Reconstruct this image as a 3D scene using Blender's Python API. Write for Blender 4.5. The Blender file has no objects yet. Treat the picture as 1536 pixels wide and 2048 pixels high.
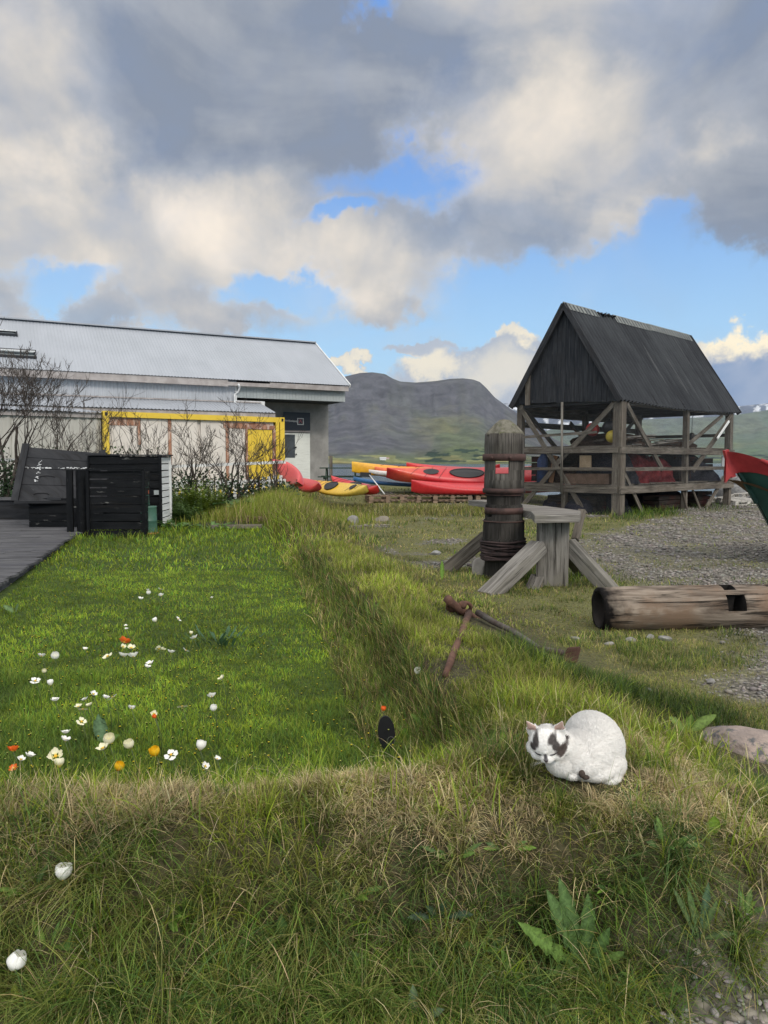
import bpy, bmesh, math, random
import numpy as np
from mathutils import Vector, Matrix, Euler

scene = bpy.context.scene
col = scene.collection
R = math.radians
random.seed(7)

# ------------------------------------------------------------------ camera
EYE = 1.5
PITCH = math.atan(99 / 1500)
cam_d = bpy.data.cameras.new("camera")
cam = bpy.data.objects.new("camera", cam_d)
col.objects.link(cam)
cam.location = (0, 0, EYE)
cam.rotation_euler = (R(90) - PITCH, 0, 0)
cam_d.sensor_fit = 'VERTICAL'
cam_d.sensor_height = 36
cam_d.sensor_width = 27
cam_d.lens = 1500 / 2048 * 36
cam_d.clip_start = 0.05
cam_d.clip_end = 40000
scene.camera = cam
scene.render.resolution_x = 768
scene.render.resolution_y = 1024

# ------------------------------------------------------------------ light
SUN_EL, SUN_AZ = 38, 150       # azimuth clockwise from +Y: behind and to the right
scene.view_settings.view_transform = 'Standard'
scene.view_settings.look = 'None'
scene.view_settings.gamma = 1
scene.view_settings.exposure = 0.18
scene.cycles.max_bounces = 6
scene.cycles.diffuse_bounces = 3
scene.cycles.glossy_bounces = 2
scene.cycles.transmission_bounces = 4
scene.cycles.transparent_max_bounces = 12
scene.cycles.volume_bounces = 0
scene.cycles.use_denoising = True

sd = bpy.data.lights.new("sun", 'SUN')
sd.energy = 1.5
sd.angle = R(13)
sd.color = (1.0, 0.93, 0.82)
sun = bpy.data.objects.new("sun", sd)
col.objects.link(sun)
sun_dir = Vector((math.sin(R(SUN_AZ)) * math.cos(R(SUN_EL)), math.cos(R(SUN_AZ)) * math.cos(R(SUN_EL)), math.sin(R(SUN_EL))))
sun.rotation_euler = sun_dir.to_track_quat('Z', 'Y').to_euler()
sun.location = (8, -8, 12)

world = bpy.data.worlds.new("World")
scene.world = world
world.use_nodes = True


class NT:
    """tiny helper for building node trees"""
    def __init__(s, tree):
        s.t = tree
        tree.nodes.clear()

    def n(s, kind, **kw):
        nd = s.t.nodes.new(kind)
        for k, v in kw.items():
            setattr(nd, k, v)
        return nd

    def link(s, a, b):
        s.t.links.new(a, b)

    def put(s, sock, v):
        if v is None:
            return
        if isinstance(v, bpy.types.NodeSocket):
            s.t.links.new(v, sock)
        else:
            if hasattr(sock.default_value, '__len__') and not hasattr(v, '__len__'):
                v = (v,) * len(sock.default_value)
            if hasattr(v, '__len__') and len(sock.default_value) == 4 and len(v) == 3:
                v = (*v, 1)
            sock.default_value = v

    def math(s, op, a, b=None, c=None, clamp=False):
        nd = s.n('ShaderNodeMath', operation=op)
        nd.use_clamp = clamp
        s.put(nd.inputs[0], a)
        s.put(nd.inputs[1], b)
        s.put(nd.inputs[2], c)
        return nd.outputs[0]

    def noise(s, vec, scale, detail=4, rough=.55, dist=0, dim='3D'):
        nd = s.n('ShaderNodeTexNoise', noise_dimensions=dim)
        s.put(nd.inputs['Vector'], vec)
        nd.inputs['Scale'].default_value = scale
        nd.inputs['Detail'].default_value = detail
        nd.inputs['Roughness'].default_value = rough
        nd.inputs['Distortion'].default_value = dist
        return nd.outputs[0]

    def rng(s, v, a, b, c=0, d=1, smooth=True):
        nd = s.n('ShaderNodeMapRange', interpolation_type='SMOOTHSTEP' if smooth else 'LINEAR')
        s.put(nd.inputs[0], v)
        for i, q in enumerate((a, b, c, d)):
            nd.inputs[i + 1].default_value = q
        return nd.outputs[0]

    def mix(s, f, a, b, mode='MIX'):
        nd = s.n('ShaderNodeMix', data_type='RGBA', blend_type=mode)
        s.put(nd.inputs[0], f)
        s.put(nd.inputs[6], a)
        s.put(nd.inputs[7], b)
        return nd.outputs[2]

    def mapping(s, v, loc=(0, 0, 0), scale=(1, 1, 1), rot=(0, 0, 0)):
        nd = s.n('ShaderNodeMapping')
        s.put(nd.inputs[0], v)
        nd.inputs[1].default_value = loc
        nd.inputs[2].default_value = rot
        nd.inputs[3].default_value = scale
        return nd.outputs[0]


def build_world():
    w = NT(world.node_tree)
    out = w.n('ShaderNodeOutputWorld')
    bg = w.n('ShaderNodeBackground')
    sky = w.n('ShaderNodeTexSky', sky_type='NISHITA')
    sky.sun_disc = False
    sky.sun_elevation = R(SUN_EL)
    sky.sun_rotation = R(SUN_AZ)
    sky.air_density = 1.2
    sky.dust_density = 0.6
    tc = w.n('ShaderNodeTexCoord')
    nv = w.n('ShaderNodeVectorMath', operation='NORMALIZE')
    w.link(tc.outputs['Generated'], nv.inputs[0])
    sp = w.n('ShaderNodeSeparateXYZ')
    w.link(nv.outputs[0], sp.inputs[0])
    x, y, z = sp.outputs
    az = w.math('ARCTAN2', x, y)
    el = w.math('ARCSINE', z)
    # cloud-sheet coordinates: perspective flattening towards the horizon
    den = w.math('ADD', w.math('MAXIMUM', z, 0.0), 0.22)
    cu = w.math('DIVIDE', x, den)
    cv = w.math('DIVIDE', y, den)
    cb = w.n('ShaderNodeCombineXYZ')
    w.put(cb.inputs[0], cu)
    w.put(cb.inputs[1], cv)
    sheet = cb.outputs[0]
    c2 = w.n('ShaderNodeCombineXYZ')
    w.put(c2.inputs[0], az)
    w.put(c2.inputs[1], el)
    ae = c2.outputs[0]

    n_edge = w.noise(ae, 7.0, 7, .56, .35)
    n_soft = w.noise(w.mapping(ae, scale=(1, 1.7, 1), rot=(0, 0, -.25)), 3.6, 5, .50, .6)
    n_big = w.noise(w.mapping(ae, loc=(3.1, 1.7, 0), scale=(1, 1.5, 1)), 1.7, 4, .5, .4)
    n_fine = w.noise(ae, 26.0, 6, .62, .1)
    n_sheet = w.noise(sheet, 1.1, 6, .55, .5)
    warp = w.n('ShaderNodeVectorMath', operation='ADD')
    wn = w.n('ShaderNodeTexNoise')
    w.put(wn.inputs['Vector'], ae)
    wn.inputs['Scale'].default_value = 8
    wn.inputs['Detail'].default_value = 6
    wn.inputs['Roughness'].default_value = .62
    vs = w.n('ShaderNodeVectorMath', operation='SUBTRACT')
    w.link(wn.outputs['Color'], vs.inputs[0])
    vs.inputs[1].default_value = (.5, .5, .5)
    sc_ = w.n('ShaderNodeVectorMath', operation='SCALE')
    w.link(vs.outputs[0], sc_.inputs[0])
    sc_.inputs['Scale'].default_value = 0.20
    w.link(ae, warp.inputs[0])
    w.link(sc_.outputs[0], warp.inputs[1])
    wae = warp.outputs[0]

    def A(px):
        return math.atan((px - 768) / 1500)

    def E(px, py):
        c = (px - 768) / 1500
        d = (1024 - py) / 1500
        zz = d * math.cos(PITCH) - math.sin(PITCH)
        yy = math.cos(PITCH) + d * math.sin(PITCH)
        return math.atan2(zz, math.hypot(yy, c))

    def blob(px, py, rx, ry, soft=1.0, rot=0, vec=None):
        a, e = A(px), E(px, py)
        mp = w.n('ShaderNodeMapping', vector_type='TEXTURE')
        w.put(mp.inputs[0], vec or wae)
        mp.inputs[1].default_value = (a, e, 0)
        mp.inputs[2].default_value = (0, 0, rot)
        mp.inputs[3].default_value = (rx / 1500, ry / 1500, 1)
        ln = w.n('ShaderNodeVectorMath', operation='LENGTH')
        w.link(mp.outputs[0], ln.inputs[0])
        return w.rng(ln.outputs['Value'], 1.0 - .5 * soft, 1.0 + .5 * soft, 1, 0)

    # ---- where the cloud deck ends above the clear strip: edge elevation by azimuth
    # deck coverage
    sp2 = w.n('ShaderNodeSeparateXYZ')
    w.link(wae, sp2.inputs[0])
    wel = sp2.outputs[1]
    e_lo, e_hi = E(768, 640), E(768, 520)
    deck = w.rng(wel, e_lo, e_hi, 0, 1)
    adds = [(120, 590, 170, 60, 1), (430, 575, 200, 105, 1), (700, 560, 190, 70, 1), (190, 640, 130, 36, .8), (1190, 490, 70, 70, .8),
            (760, 600, 90, 40, .8), (440, 640, 70, 60, .8)]
    subs = [(800, 342, 128, 46, 1.3), (150, 550, 90, 36, 1.2), (1130, 560, 260, 66, .7), (1305, 480, 60, 46, 1.3),
            (560, 590, 110, 40, .9), (1480, 590, 180, 66, .8), (735, 45, 30, 20, 2.0), (690, 430, 60, 24, 1.1)]
    for a in adds:
        deck = w.math('MAXIMUM', deck, blob(*a))
    for a in subs:
        deck = w.math('MULTIPLY', deck, w.math('SUBTRACT', 1.0, blob(*a)))
    # thin veils drift over the gaps
    deck = w.math('MAXIMUM', deck, w.rng(n_soft, .42, .75, 0, .42))
    cover = w.math('ADD', deck, w.math('MULTIPLY', w.math('SUBTRACT', n_edge, .5), .8))
    rim = w.rng(cover, .45, 1.2, 1, 0)
    cover = w.rng(cover, -.12, 1.12)
    cover = w.math('MULTIPLY', cover, w.rng(n_soft, .25, .5, .86, 1.0))

    # ---- low cumulus banks near the horizon
    lowb = blob(960, 775, 170, 66, .6)
    lowb = w.math('MAXIMUM', lowb, blob(1010, 705, 66, 36, .6))
    lowb = w.math('MAXIMUM', lowb, blob(1090, 775, 150, 80, .6))
    lowb = w.math('MAXIMUM', lowb, blob(1560, 815, 330, 112, .35))
    lowb = w.math('MAXIMUM', lowb, blob(850, 705, 70, 20, 1.0))
    lowb = w.math('MAXIMUM', lowb, blob(690, 752, 40, 16, .9))
    lowb = w.math('MAXIMUM', lowb, blob(-300, 830, 400, 60, .6))
    lowb = w.rng(w.math('ADD', lowb, w.math('MULTIPLY', w.math('SUBTRACT', n_fine, .5), .5)), .15, .8)

    # ---- colours
    blue_hi = (0.155, 0.35, 0.80)
    blue_lo = (0.44, 0.73, 0.96)
    nish = w.mix(1.0, sky.outputs[0], (0.075, 0.085, 0.1), 'MULTIPLY')
    painted = w.mix(w.rng(el, 0.04, 0.42), blue_lo, blue_hi)
    clear = w.mix(0.8, nish, painted)

    shade = w.math('ADD', w.math('MULTIPLY', n_soft, .72), w.math('ADD', w.math('MULTIPLY', n_sheet, .26), w.math('MULTIPLY', n_edge, .20)))
    shade = w.rng(w.math('ADD', shade, w.math('MULTIPLY', w.math('SUBTRACT', n_fine, .5), .07)), .43, .78)
    # large light and dark areas of the deck
    warm = blob(250, 460, 420, 150, 1.4)
    warm = w.math('MAXIMUM', warm, w.math('MULTIPLY', blob(1060, 250, 300, 110, 1.3, .25), .95))
    warm = w.math('MAXIMUM', warm, w.math('MULTIPLY', blob(700, 520, 330, 90, 1.2), .9))
    warm = w.math('MAXIMUM', warm, w.math('MULTIPLY', blob(60, 250, 160, 300, 1.5), .6))
    warm = w.math('MAXIMUM', warm, w.math('MULTIPLY', blob(1190, 500, 80, 90, 1.0), .9))
    warm = w.math('MAXIMUM', warm, w.math('MULTIPLY', blob(1250, 330, 160, 110, 1.2), .7))
    dark = w.math('MAXIMUM', blob(560, 170, 420, 150, 1.4), blob(1490, 420, 200, 110, 1.0))
    dark = w.math('MAXIMUM', dark, w.math('MULTIPLY', blob(1340, 130, 300, 110, 1.4), .6))
    dark = w.math('MAXIMUM', dark, w.math('MULTIPLY', blob(800, 450, 140, 40, 1.3), .5))
    light = w.math('ADD', w.math('MULTIPLY', shade, .62), w.math('MULTIPLY', warm, .42))
    light = w.math('ADD', light, w.math('MULTIPLY', rim, .12))
    light = w.math('SUBTRACT', light, w.math('MULTIPLY', dark, .28), clamp=True)
    deckc = w.n('ShaderNodeValToRGB')
    w.link(light, deckc.inputs[0])
    cr = deckc.color_ramp
    cr.elements[0].position = 0
    cr.elements[0].color = (.225, .26, .325, 1)
    cr.elements[1].position = 1
    cr.elements[1].color = (.93, .82, .69, 1)
    e = cr.elements.new(.35)
    e.color = (.375, .395, .435, 1)
    e = cr.elements.new(.65)
    e.color = (.61, .575, .53, 1)
    # low bank: cream on top, slate blue beneath
    yl = w.math('ADD', el, w.math('MULTIPLY', w.math('SUBTRACT', n_fine, .5), .05))
    top_r = w.math('MAXIMUM', blob(1500, 688, 260, 34, 1.2), blob(1000, 668, 90, 30, .9))
    top_r = w.math('MAXIMUM', top_r, w.math('MULTIPLY', blob(860, 745, 70, 26, 1.0), .7))
    top_r = w.math('MAXIMUM', top_r, w.math('MULTIPLY', blob(1010, 760, 80, 40, 1.2), .5))
    top_r = w.math('MAXIMUM', top_r, w.math('MULTIPLY', blob(690, 750, 40, 16, 1.2), .8))
    lowc = w.mix(w.rng(az, A(1050), A(1400)), (.40, .45, .53, 1), (.17, .27, .46, 1))
    lowc = w.mix(w.rng(n_edge, .38, .68, 0, .38), lowc, (.62, .64, .68, 1))
    top_r = w.math('MULTIPLY', top_r, w.rng(n_edge, .30, .52, .45, 1))
    lowc = w.mix(top_r, lowc, (1.0, .88, .64, 1))
    c = w.mix(cover, clear, deckc.outputs[0])
    c = w.mix(lowb, c, lowc)
    # unseen sky overhead and behind the viewer, brightened to light the scene
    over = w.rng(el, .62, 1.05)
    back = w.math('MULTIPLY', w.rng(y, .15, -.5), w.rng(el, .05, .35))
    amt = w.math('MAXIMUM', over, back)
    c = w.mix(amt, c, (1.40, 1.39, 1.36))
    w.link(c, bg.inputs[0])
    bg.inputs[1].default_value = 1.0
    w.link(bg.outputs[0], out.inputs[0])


build_world()

# ------------------------------------------------------------------ numbers
def ray(px, py):
    c, d = (px - 768) / 1500, (1024 - py) / 1500
    cp, sp = math.cos(PITCH), math.sin(PITCH)
    return Vector((c, cp + d * sp, -sp + d * cp))


def P(px, py, Y):
    r = ray(px, py)
    return Vector((0, 0, EYE)) + r * (Y / r.y)


def G(px, py, z):
    r = ray(px, py)
    return Vector((0, 0, EYE)) + r * ((z - EYE) / r.z)


def sst(a, b, x):
    t = np.clip((np.asarray(x, float) - a) / (b - a), 0, 1)
    return t * t * (3 - 2 * t)


def _h(ix, iy, s):
    n = (ix * 374761393 + iy * 668265263 + s * 974634777) & 0xffffffff
    n = ((n ^ (n >> 13)) * 1274126177) & 0xffffffff
    return ((n ^ (n >> 16)) & 0xffff) / 65535.0


def vnoise(x, y, s=0):
    x = np.asarray(x, float)
    y = np.asarray(y, float)
    ix, iy = np.floor(x).astype(np.int64), np.floor(y).astype(np.int64)
    fx, fy = x - ix, y - iy
    fx, fy = fx * fx * (3 - 2 * fx), fy * fy * (3 - 2 * fy)
    return (_h(ix, iy, s) * (1 - fx) + _h(ix + 1, iy, s) * fx) * (1 - fy) + (_h(ix, iy + 1, s) * (1 - fx) + _h(ix + 1, iy + 1, s) * fx) * fy


def fbm(x, y, o=4, s=0, g=.5):
    a, t, w_ = 0, 0, 1
    for i in range(o):
        a = a + w_ * vnoise(x * 2 ** i, y * 2 ** i, s + i * 7)
        t += w_
        w_ *= g
    return a / t


# ------------------------------------------------------------------ terrain
CY = [0, 2.3, 3.4, 5.3, 8.3, 13.1, 19, 23, 60]
CX = [.75, .66, .43, .11, -.49, -1.47, -2.6, -3.1, -6]
CH = [.46, .46, .42, .38, .34, .34, .36, .36, .2]


def crest_x(y):
    return np.interp(y, CY, CX)


def base_right(x, y):
    r = .14 - .06 * sst(8, 18, y)
    r = r + .14 * sst(20, 23, y) * sst(7.5, 3.5, x) + .33 * sst(23, 27, y) * sst(7.5, 3.5, x)
    return r


def H(x, y):
    x = np.asarray(x, float)
    y = np.asarray(y, float)
    lawn = .12 + .10 * sst(12, 20, y) + .05 * (fbm(x * .7, y * .7, 2, 5) - .5)
    right = base_right(x, y) + .05 * (fbm(x * .8, y * .8, 3, 9) - .5)
    d = x - crest_x(y) + .10 * (fbm(x * 1.3, y * 1.3, 3, 3) - .5)
    hc = np.interp(y, CY, CH)
    w_ = np.interp(y, [3, 8, 12, 20], [.26, .30, .5, 1.0])
    tl = sst(-w_, -.03, d)
    left = lawn + (hc - lawn) * tl
    tr = sst(1.45, .05, d)
    rgt = right + (hc - right) * tr
    z = np.where(d < 0, left, rgt)
    # front bank running across in front of the lawn
    yb = 2.40 + .14 * sst(-.6, .5, x) + .12 * (fbm(x * 1.7, 3.3 + 0 * x, 3, 21) - .5)
    fb = 1 - sst(yb - .02, yb + .42, y)
    zf = lawn + (.445 + .01 * sst(0, .6, x) + .05 * (fbm(x * 1.5, y * 2, 2, 31) - .5) - lawn) * fb
    z = np.where(d < 0, np.maximum(z, zf), z)
    yf = 2.05 + .24 * (fbm(x * 2.3, 9.1 + 0 * x, 3, 33) - .5)
    fr = .80 * sst(yf - .02, yf + .30, y) + .20 * sst(yf + .2, yf + .55, y)
    z = z * fr + .0 * (1 - fr)
    z = z + .03 * (fbm(x * 5, y * 5, 3, 17) - .5) * sst(40, 10, y)
    # shore: falls to the sea bed
    z = z - 3.2 * sst(33, 44, y + .25 * x)
    z = z * sst(-.5, 1.2, y) + 0 * z
    return z


def Hs(x, y):
    return float(H(np.array([x]), np.array([y]))[0])


def ON(px, py, lift=0.0):
    """first point of the ground seen at this pixel of the photograph (lifted by lift)"""
    r = ray(px, py)
    t = np.geomspace(1.4, 60, 1500)
    x, y, z = r.x * t, r.y * t, EYE + r.z * t
    h = H(x, y) + lift
    k = np.argmax(z < h)
    if k == 0 and not z[0] < h[0]:
        k = len(t) - 1
    return Vector((x[k], y[k], h[k] - lift))


# ------------------------------------------------------------------ objects
def tag(o, label=None, cat=None, group=None, kind=None):
    if label:
        o['label'] = label
    if cat:
        o['category'] = cat
    if group:
        o['group'] = group
    if kind:
        o['kind'] = kind
    return o


def thing(name, loc, label, cat, group=None, rz=0):
    o = bpy.data.objects.new(name, None)
    o.empty_display_size = .1
    col.objects.link(o)
    o.location = loc
    o.rotation_euler = (0, 0, rz)
    return tag(o, label, cat, group)


def setup_mesh(name, verts, faces, smooth=False):
    me = bpy.data.meshes.new(name)
    me.from_pydata(verts, [], faces)
    if smooth:
        me.polygons.foreach_set('use_smooth', [True] * len(me.polygons))
    me.update()
    return me


class MB:
    """collects shapes in world (or local) coordinates; build() links them as ONE object"""
    def __init__(s):
        s.v, s.f, s.uv, s.sm = [], [], [], []
        s.k = 0

    def add(s, verts, faces, uvs=None, smooth=False):
        b = len(s.v)
        s.v += [tuple(v) for v in verts]
        for i, f in enumerate(faces):
            s.f.append(tuple(b + j for j in f))
            s.uv.append(uvs[i] if uvs else [(0, 0)] * len(f))
            s.sm.append(smooth)

    def box(s, c, size, rot=None, jit=0.0, axis=None, taper=1.0):
        """box with uv: u runs along its longest side"""
        sx, sy, sz = [q / 2 for q in size]
        rot = rot or Matrix.Identity(3)
        c = Vector(c)
        V = []
        for z_ in (-1, 1):
            tp = taper if z_ > 0 else 1
            for y_ in (-1, 1):
                for x_ in (-1, 1):
                    p = Vector((x_ * sx * tp, y_ * sy * tp, z_ * sz))
                    if jit:
                        p += Vector((random.uniform(-jit, jit), random.uniform(-jit, jit), random.uniform(-jit, jit)))
                    V.append(p)
        F = [(0, 2, 3, 1), (4, 5, 7, 6), (0, 1, 5, 4), (2, 6, 7, 3), (0, 4, 6, 2), (1, 3, 7, 5)]
        L = max(range(3), key=lambda i: size[i]) if axis is None else axis
        a, b = [i for i in range(3) if i != L]
        off = random.uniform(0, 50)
        off2 = random.uniform(0, 50)
        U = []
        for f in F:
            U.append([(V[j][L] + off, V[j][a] + V[j][b] + off2) for j in f])
        s.add([rot @ v + c for v in V], F, U)

    def beam(s, p0, p1, w, h, up=(0, 0, 1), jit=0.0, roll=0):
        """bar from p0 to p1, w across, h along up"""
        p0, p1 = Vector(p0), Vector(p1)
        x = (p1 - p0)
        L = x.length
        x.normalize()
        up = Vector(up)
        y = up.cross(x)
        if y.length < 1e-3:
            y = Vector((0, 1, 0)).cross(x)
        y.normalize()
        z = x.cross(y)
        rot = Matrix((x, y, z)).transposed()
        if roll:
            rot = rot @ Matrix.Rotation(roll, 3, 'X')
        s.box((p0 + p1) / 2, (L, w, h), rot, jit, axis=0)

    def tube(s, pts, rad, n=8, cap=True, smooth=True):
        pts = [Vector(p) for p in pts]
        if not hasattr(rad, '__len__'):
            rad = [rad] * len(pts)
        V, F, U = [], [], []
        prev = None
        acc = 0
        for i, p in enumerate(pts):
            d = (pts[min(i + 1, len(pts) - 1)] - pts[max(i - 1, 0)]).normalized()
            if prev is None:
                a = d.cross(Vector((0, 0, 1)))
                if a.length < .05:
                    a = d.cross(Vector((0, 1, 0)))
            else:
                a = prev - d * prev.dot(d)
            a.normalize()
            prev = a
            b = d.cross(a)
            for k in range(n):
                t = 2 * math.pi * k / n
                V.append(p + (a * math.cos(t) + b * math.sin(t)) * rad[i])
        ac = [0]
        for i in range(1, len(pts)):
            ac.append(ac[-1] + (pts[i] - pts[i - 1]).length)
        off = random.uniform(0, 50)
        for i in range(len(pts) - 1):
            for k in range(n):
                k2 = (k + 1) % n
                F.append((i * n + k, i * n + k2, (i + 1) * n + k2, (i + 1) * n + k))
                r_ = rad[i] * 2 * math.pi / n
                U.append([(ac[i] + off, k * r_), (ac[i] + off, (k + 1) * r_), (ac[i + 1] + off, (k + 1) * r_), (ac[i + 1] + off, k * r_)])
        if cap:
            m = (len(pts) - 1) * n
            F.append(tuple(range(n - 1, -1, -1)))
            U.append([(0, 0)] * n)
            F.append(tuple(m + k for k in range(n)))
            U.append([(0, 0)] * n)
        s.add(V, F, U, smooth)

    def lathe(s, c, prof, n=24, smooth=True, wob=0.0, squash=1.0, seed=0):
        """prof: list of (r, z)"""
        c = Vector(c)
        V, F, U = [], [], []
        for i, (r, z) in enumerate(prof):
            for k in range(n):
                t = 2 * math.pi * k / n
                rr = r * (1 + wob * math.sin(3 * t + seed) * .5 + wob * math.sin(7 * t + z * 3 + seed) * .5)
                V.append(c + Vector((rr * math.cos(t), rr * math.sin(t) * squash, z)))
        for i in range(len(prof) - 1):
            for k in range(n):
                k2 = (k + 1) % n
                F.append((i * n + k, i * n + k2, (i + 1) * n + k2, (i + 1) * n + k))
                a = prof[i][0] * 2 * math.pi / n
                U.append([(prof[i][1], k * a), (prof[i][1], (k + 1) * a), (prof[i + 1][1], (k + 1) * a), (prof[i + 1][1], k * a)])
        m = (len(prof) - 1) * n
        F.append(tuple(range(n - 1, -1, -1)))
        U.append([(0, 0)] * n)
        F.append(tuple(m + k for k in range(n)))
        U.append([(0, 0)] * n)
        s.add(V, F, U, smooth)

    def grid(s, fn, nu, nv, smooth=True, closed_u=False):
        V = [fn(i / nu, j / nv) for j in range(nv + 1) for i in range(nu + 1)]
        F, U = [], []
        for j in range(nv):
            for i in range(nu):
                F.append((j * (nu + 1) + i, j * (nu + 1) + i + 1, (j + 1) * (nu + 1) + i + 1, (j + 1) * (nu + 1) + i))
                U.append([(i / nu, j / nv), ((i + 1) / nu, j / nv), ((i + 1) / nu, (j + 1) / nv), (i / nu, (j + 1) / nv)])
        s.add(V, F, U, smooth)

    def build(s, name, mat, parent=None, local=False, bevel=0.0, label=None):
        me = bpy.data.meshes.new(name)
        V = s.v
        if parent is not None and not local:
            o_ = Vector((0, 0, 0))
            q = parent
            while q is not None:
                o_ += q.location
                q = q.parent
            V = [(v[0] - o_.x, v[1] - o_.y, v[2] - o_.z) for v in V]
        me.from_pydata(V, [], s.f)
        uvl = me.uv_layers.new(name='UVMap')
        flat = [c for f in s.uv for uv in f for c in uv]
        uvl.data.foreach_set('uv', flat)
        me.polygons.foreach_set('use_smooth', s.sm)
        me.materials.append(mat)
        me.update()
        o = bpy.data.objects.new(name, me)
        col.objects.link(o)
        if parent is not None:
            o.parent = parent
        if bevel:
            b = o.modifiers.new('bevel', 'BEVEL')
            b.width = bevel
            b.segments = 2
            b.limit_method = 'ANGLE'
        if label:
            o['label'] = label
        return o


def build_each(m, name, mat, parent=None, **kw):
    """link every separate piece collected in m as an object of its own"""
    par = list(range(len(m.v)))

    def find(a):
        while par[a] != a:
            par[a] = par[par[a]]
            a = par[a]
        return a
    for f in m.f:
        for j in f[1:]:
            par[find(j)] = find(f[0])
    groups = {}
    for i, f in enumerate(m.f):
        groups.setdefault(find(f[0]), []).append(i)
    out = []
    for g in groups.values():
        q = MB()
        idx = {}
        for i in g:
            for j in m.f[i]:
                if j not in idx:
                    idx[j] = len(q.v)
                    q.v.append(m.v[j])
            q.f.append(tuple(idx[j] for j in m.f[i]))
            q.uv.append(m.uv[i])
            q.sm.append(m.sm[i])
        out.append(q.build(name, mat, parent, **kw))
    return out


def copy_tree(o, parent=None):
    kids = [c for c in col.objects if c.parent is o]
    c = o.copy()
    col.objects.link(c)
    c.parent = parent
    for k in kids:
        copy_tree(k, c)
    return c


def bake(o):
    """replace the object's mesh by its evaluated one and drop the modifiers"""
    bpy.context.view_layer.update()
    dg = bpy.context.evaluated_depsgraph_get()
    me = bpy.data.meshes.new_from_object(o.evaluated_get(dg))
    o.modifiers.clear()
    o.data = me
    return o


# ------------------------------------------------------------------ materials
def new_mat(name):
    m = bpy.data.materials.new(name)
    m.use_nodes = True
    t = NT(m.node_tree)
    out = t.n('ShaderNodeOutputMaterial')
    b = t.n('ShaderNodeBsdfPrincipled')
    t.link(b.outputs[0], out.inputs[0])
    return m, t, b, out


def bump(t, b, h, strength=.3, dist=.01):
    bn = t.n('ShaderNodeBump')
    bn.inputs['Strength'].default_value = strength
    bn.inputs['Distance'].default_value = dist
    t.link(h, bn.inputs['Height'])
    t.link(bn.outputs[0], b.inputs['Normal'])


def rough_mat(name, c1, c2, scale=4, rough=.7, metallic=0, bmp=.2, bd=.01, spots=None, spot_scale=8, spot_lo=.6, stretch=(1, 1, 1), detail=6, spec=.4):
    m, t, b, out = new_mat(name)
    tc = t.n('ShaderNodeTexCoord')
    v = t.mapping(tc.outputs['Object'], scale=stretch)
    n = t.noise(v, scale, detail, .6)
    c = t.mix(t.rng(n, .35, .65), c1, c2)
    if spots:
        n2 = t.noise(v, spot_scale, 6, .65)
        c = t.mix(t.rng(n2, spot_lo, spot_lo + .1), c, spots)
    t.link(c, b.inputs['Base Color'])
    b.inputs['Roughness'].default_value = rough
    b.inputs['Metallic'].default_value = metallic
    b.inputs['Specular IOR Level'].default_value = spec
    if bmp:
        bump(t, b, t.noise(v, scale * 3, 6, .6), bmp, bd)
    return m


def wood_mat(name, c1, c2, c3=None, grain=26, rough=.85, patch=None, patch_lo=.6, bmp=.5, bd=.006, cracks=.5, knots=True):
    """weathered wood; the grain runs along u of each board"""
    m, t, b, out = new_mat(name)
    tc = t.n('ShaderNodeTexCoord')
    uv = tc.outputs['UV']
    v = t.mapping(uv, scale=(1.6, grain, 1))
    n1 = t.noise(v, 1.0, 8, .65, .6)
    n2 = t.noise(t.mapping(uv, scale=(.9, 5, 1)), 1.0, 4, .5, .3)
    f = t.math('ADD', t.math('MULTIPLY', n1, .7), t.math('MULTIPLY', n2, .4))
    c = t.mix(t.rng(f, .38, .72), c1, c2)
    if c3:
        n3 = t.noise(tc.outputs['Object'], 2.3, 5, .6)
        c = t.mix(t.rng(n3, .48, .68), c, c3)
    crk = t.noise(t.mapping(uv, scale=(1.1, grain * 1.7, 1)), 1.0, 5, .7, .4)
    ck = t.rng(crk, .37, .45, 1, 0)
    c = t.mix(t.math('MULTIPLY', ck, cracks), c, (.012, .011, .010))
    if patch:
        n4 = t.noise(t.mapping(uv, scale=(2.5, 14, 1)), 1.0, 6, .65)
        c = t.mix(t.rng(n4, patch_lo, patch_lo + .06), c, patch)
    t.link(c, b.inputs['Base Color'])
    b.inputs['Roughness'].default_value = rough
    b.inputs['Specular IOR Level'].default_value = .10
    hgt = t.math('SUBTRACT', n1, t.math('MULTIPLY', ck, .6))
    bump(t, b, hgt, bmp, bd)
    return m


def plain(name, c, rough=.5, metallic=0, spec=.5):
    m, t, b, out = new_mat(name)
    tc = t.n('ShaderNodeTexCoord')
    n = t.noise(tc.outputs['Object'], 7, 5, .6)
    cc = t.mix(t.rng(n, .3, .7), tuple(q * .86 for q in c), tuple(min(1, q * 1.1) for q in c))
    t.link(cc, b.inputs['Base Color'])
    b.inputs['Roughness'].default_value = rough
    b.inputs['Metallic'].default_value = metallic
    b.inputs['Specular IOR Level'].default_value = spec
    return m


def attr_mat(name, trans=.25, rough=.7, spec=.2):
    m, t, b, out = new_mat(name)
    at = t.n('ShaderNodeAttribute', attribute_name='col')
    t.link(at.outputs['Color'], b.inputs['Base Color'])
    b.inputs['Roughness'].default_value = rough
    b.inputs['Specular IOR Level'].default_value = spec
    if trans:
        tr = t.n('ShaderNodeBsdfTranslucent')
        t.link(at.outputs['Color'], tr.inputs[0])
        mx = t.n('ShaderNodeMixShader')
        mx.inputs[0].default_value = trans
        t.link(b.outputs[0], mx.inputs[1])
        t.link(tr.outputs[0], mx.inputs[2])
        t.link(mx.outputs[0], out.inputs[0])
    return m


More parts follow.
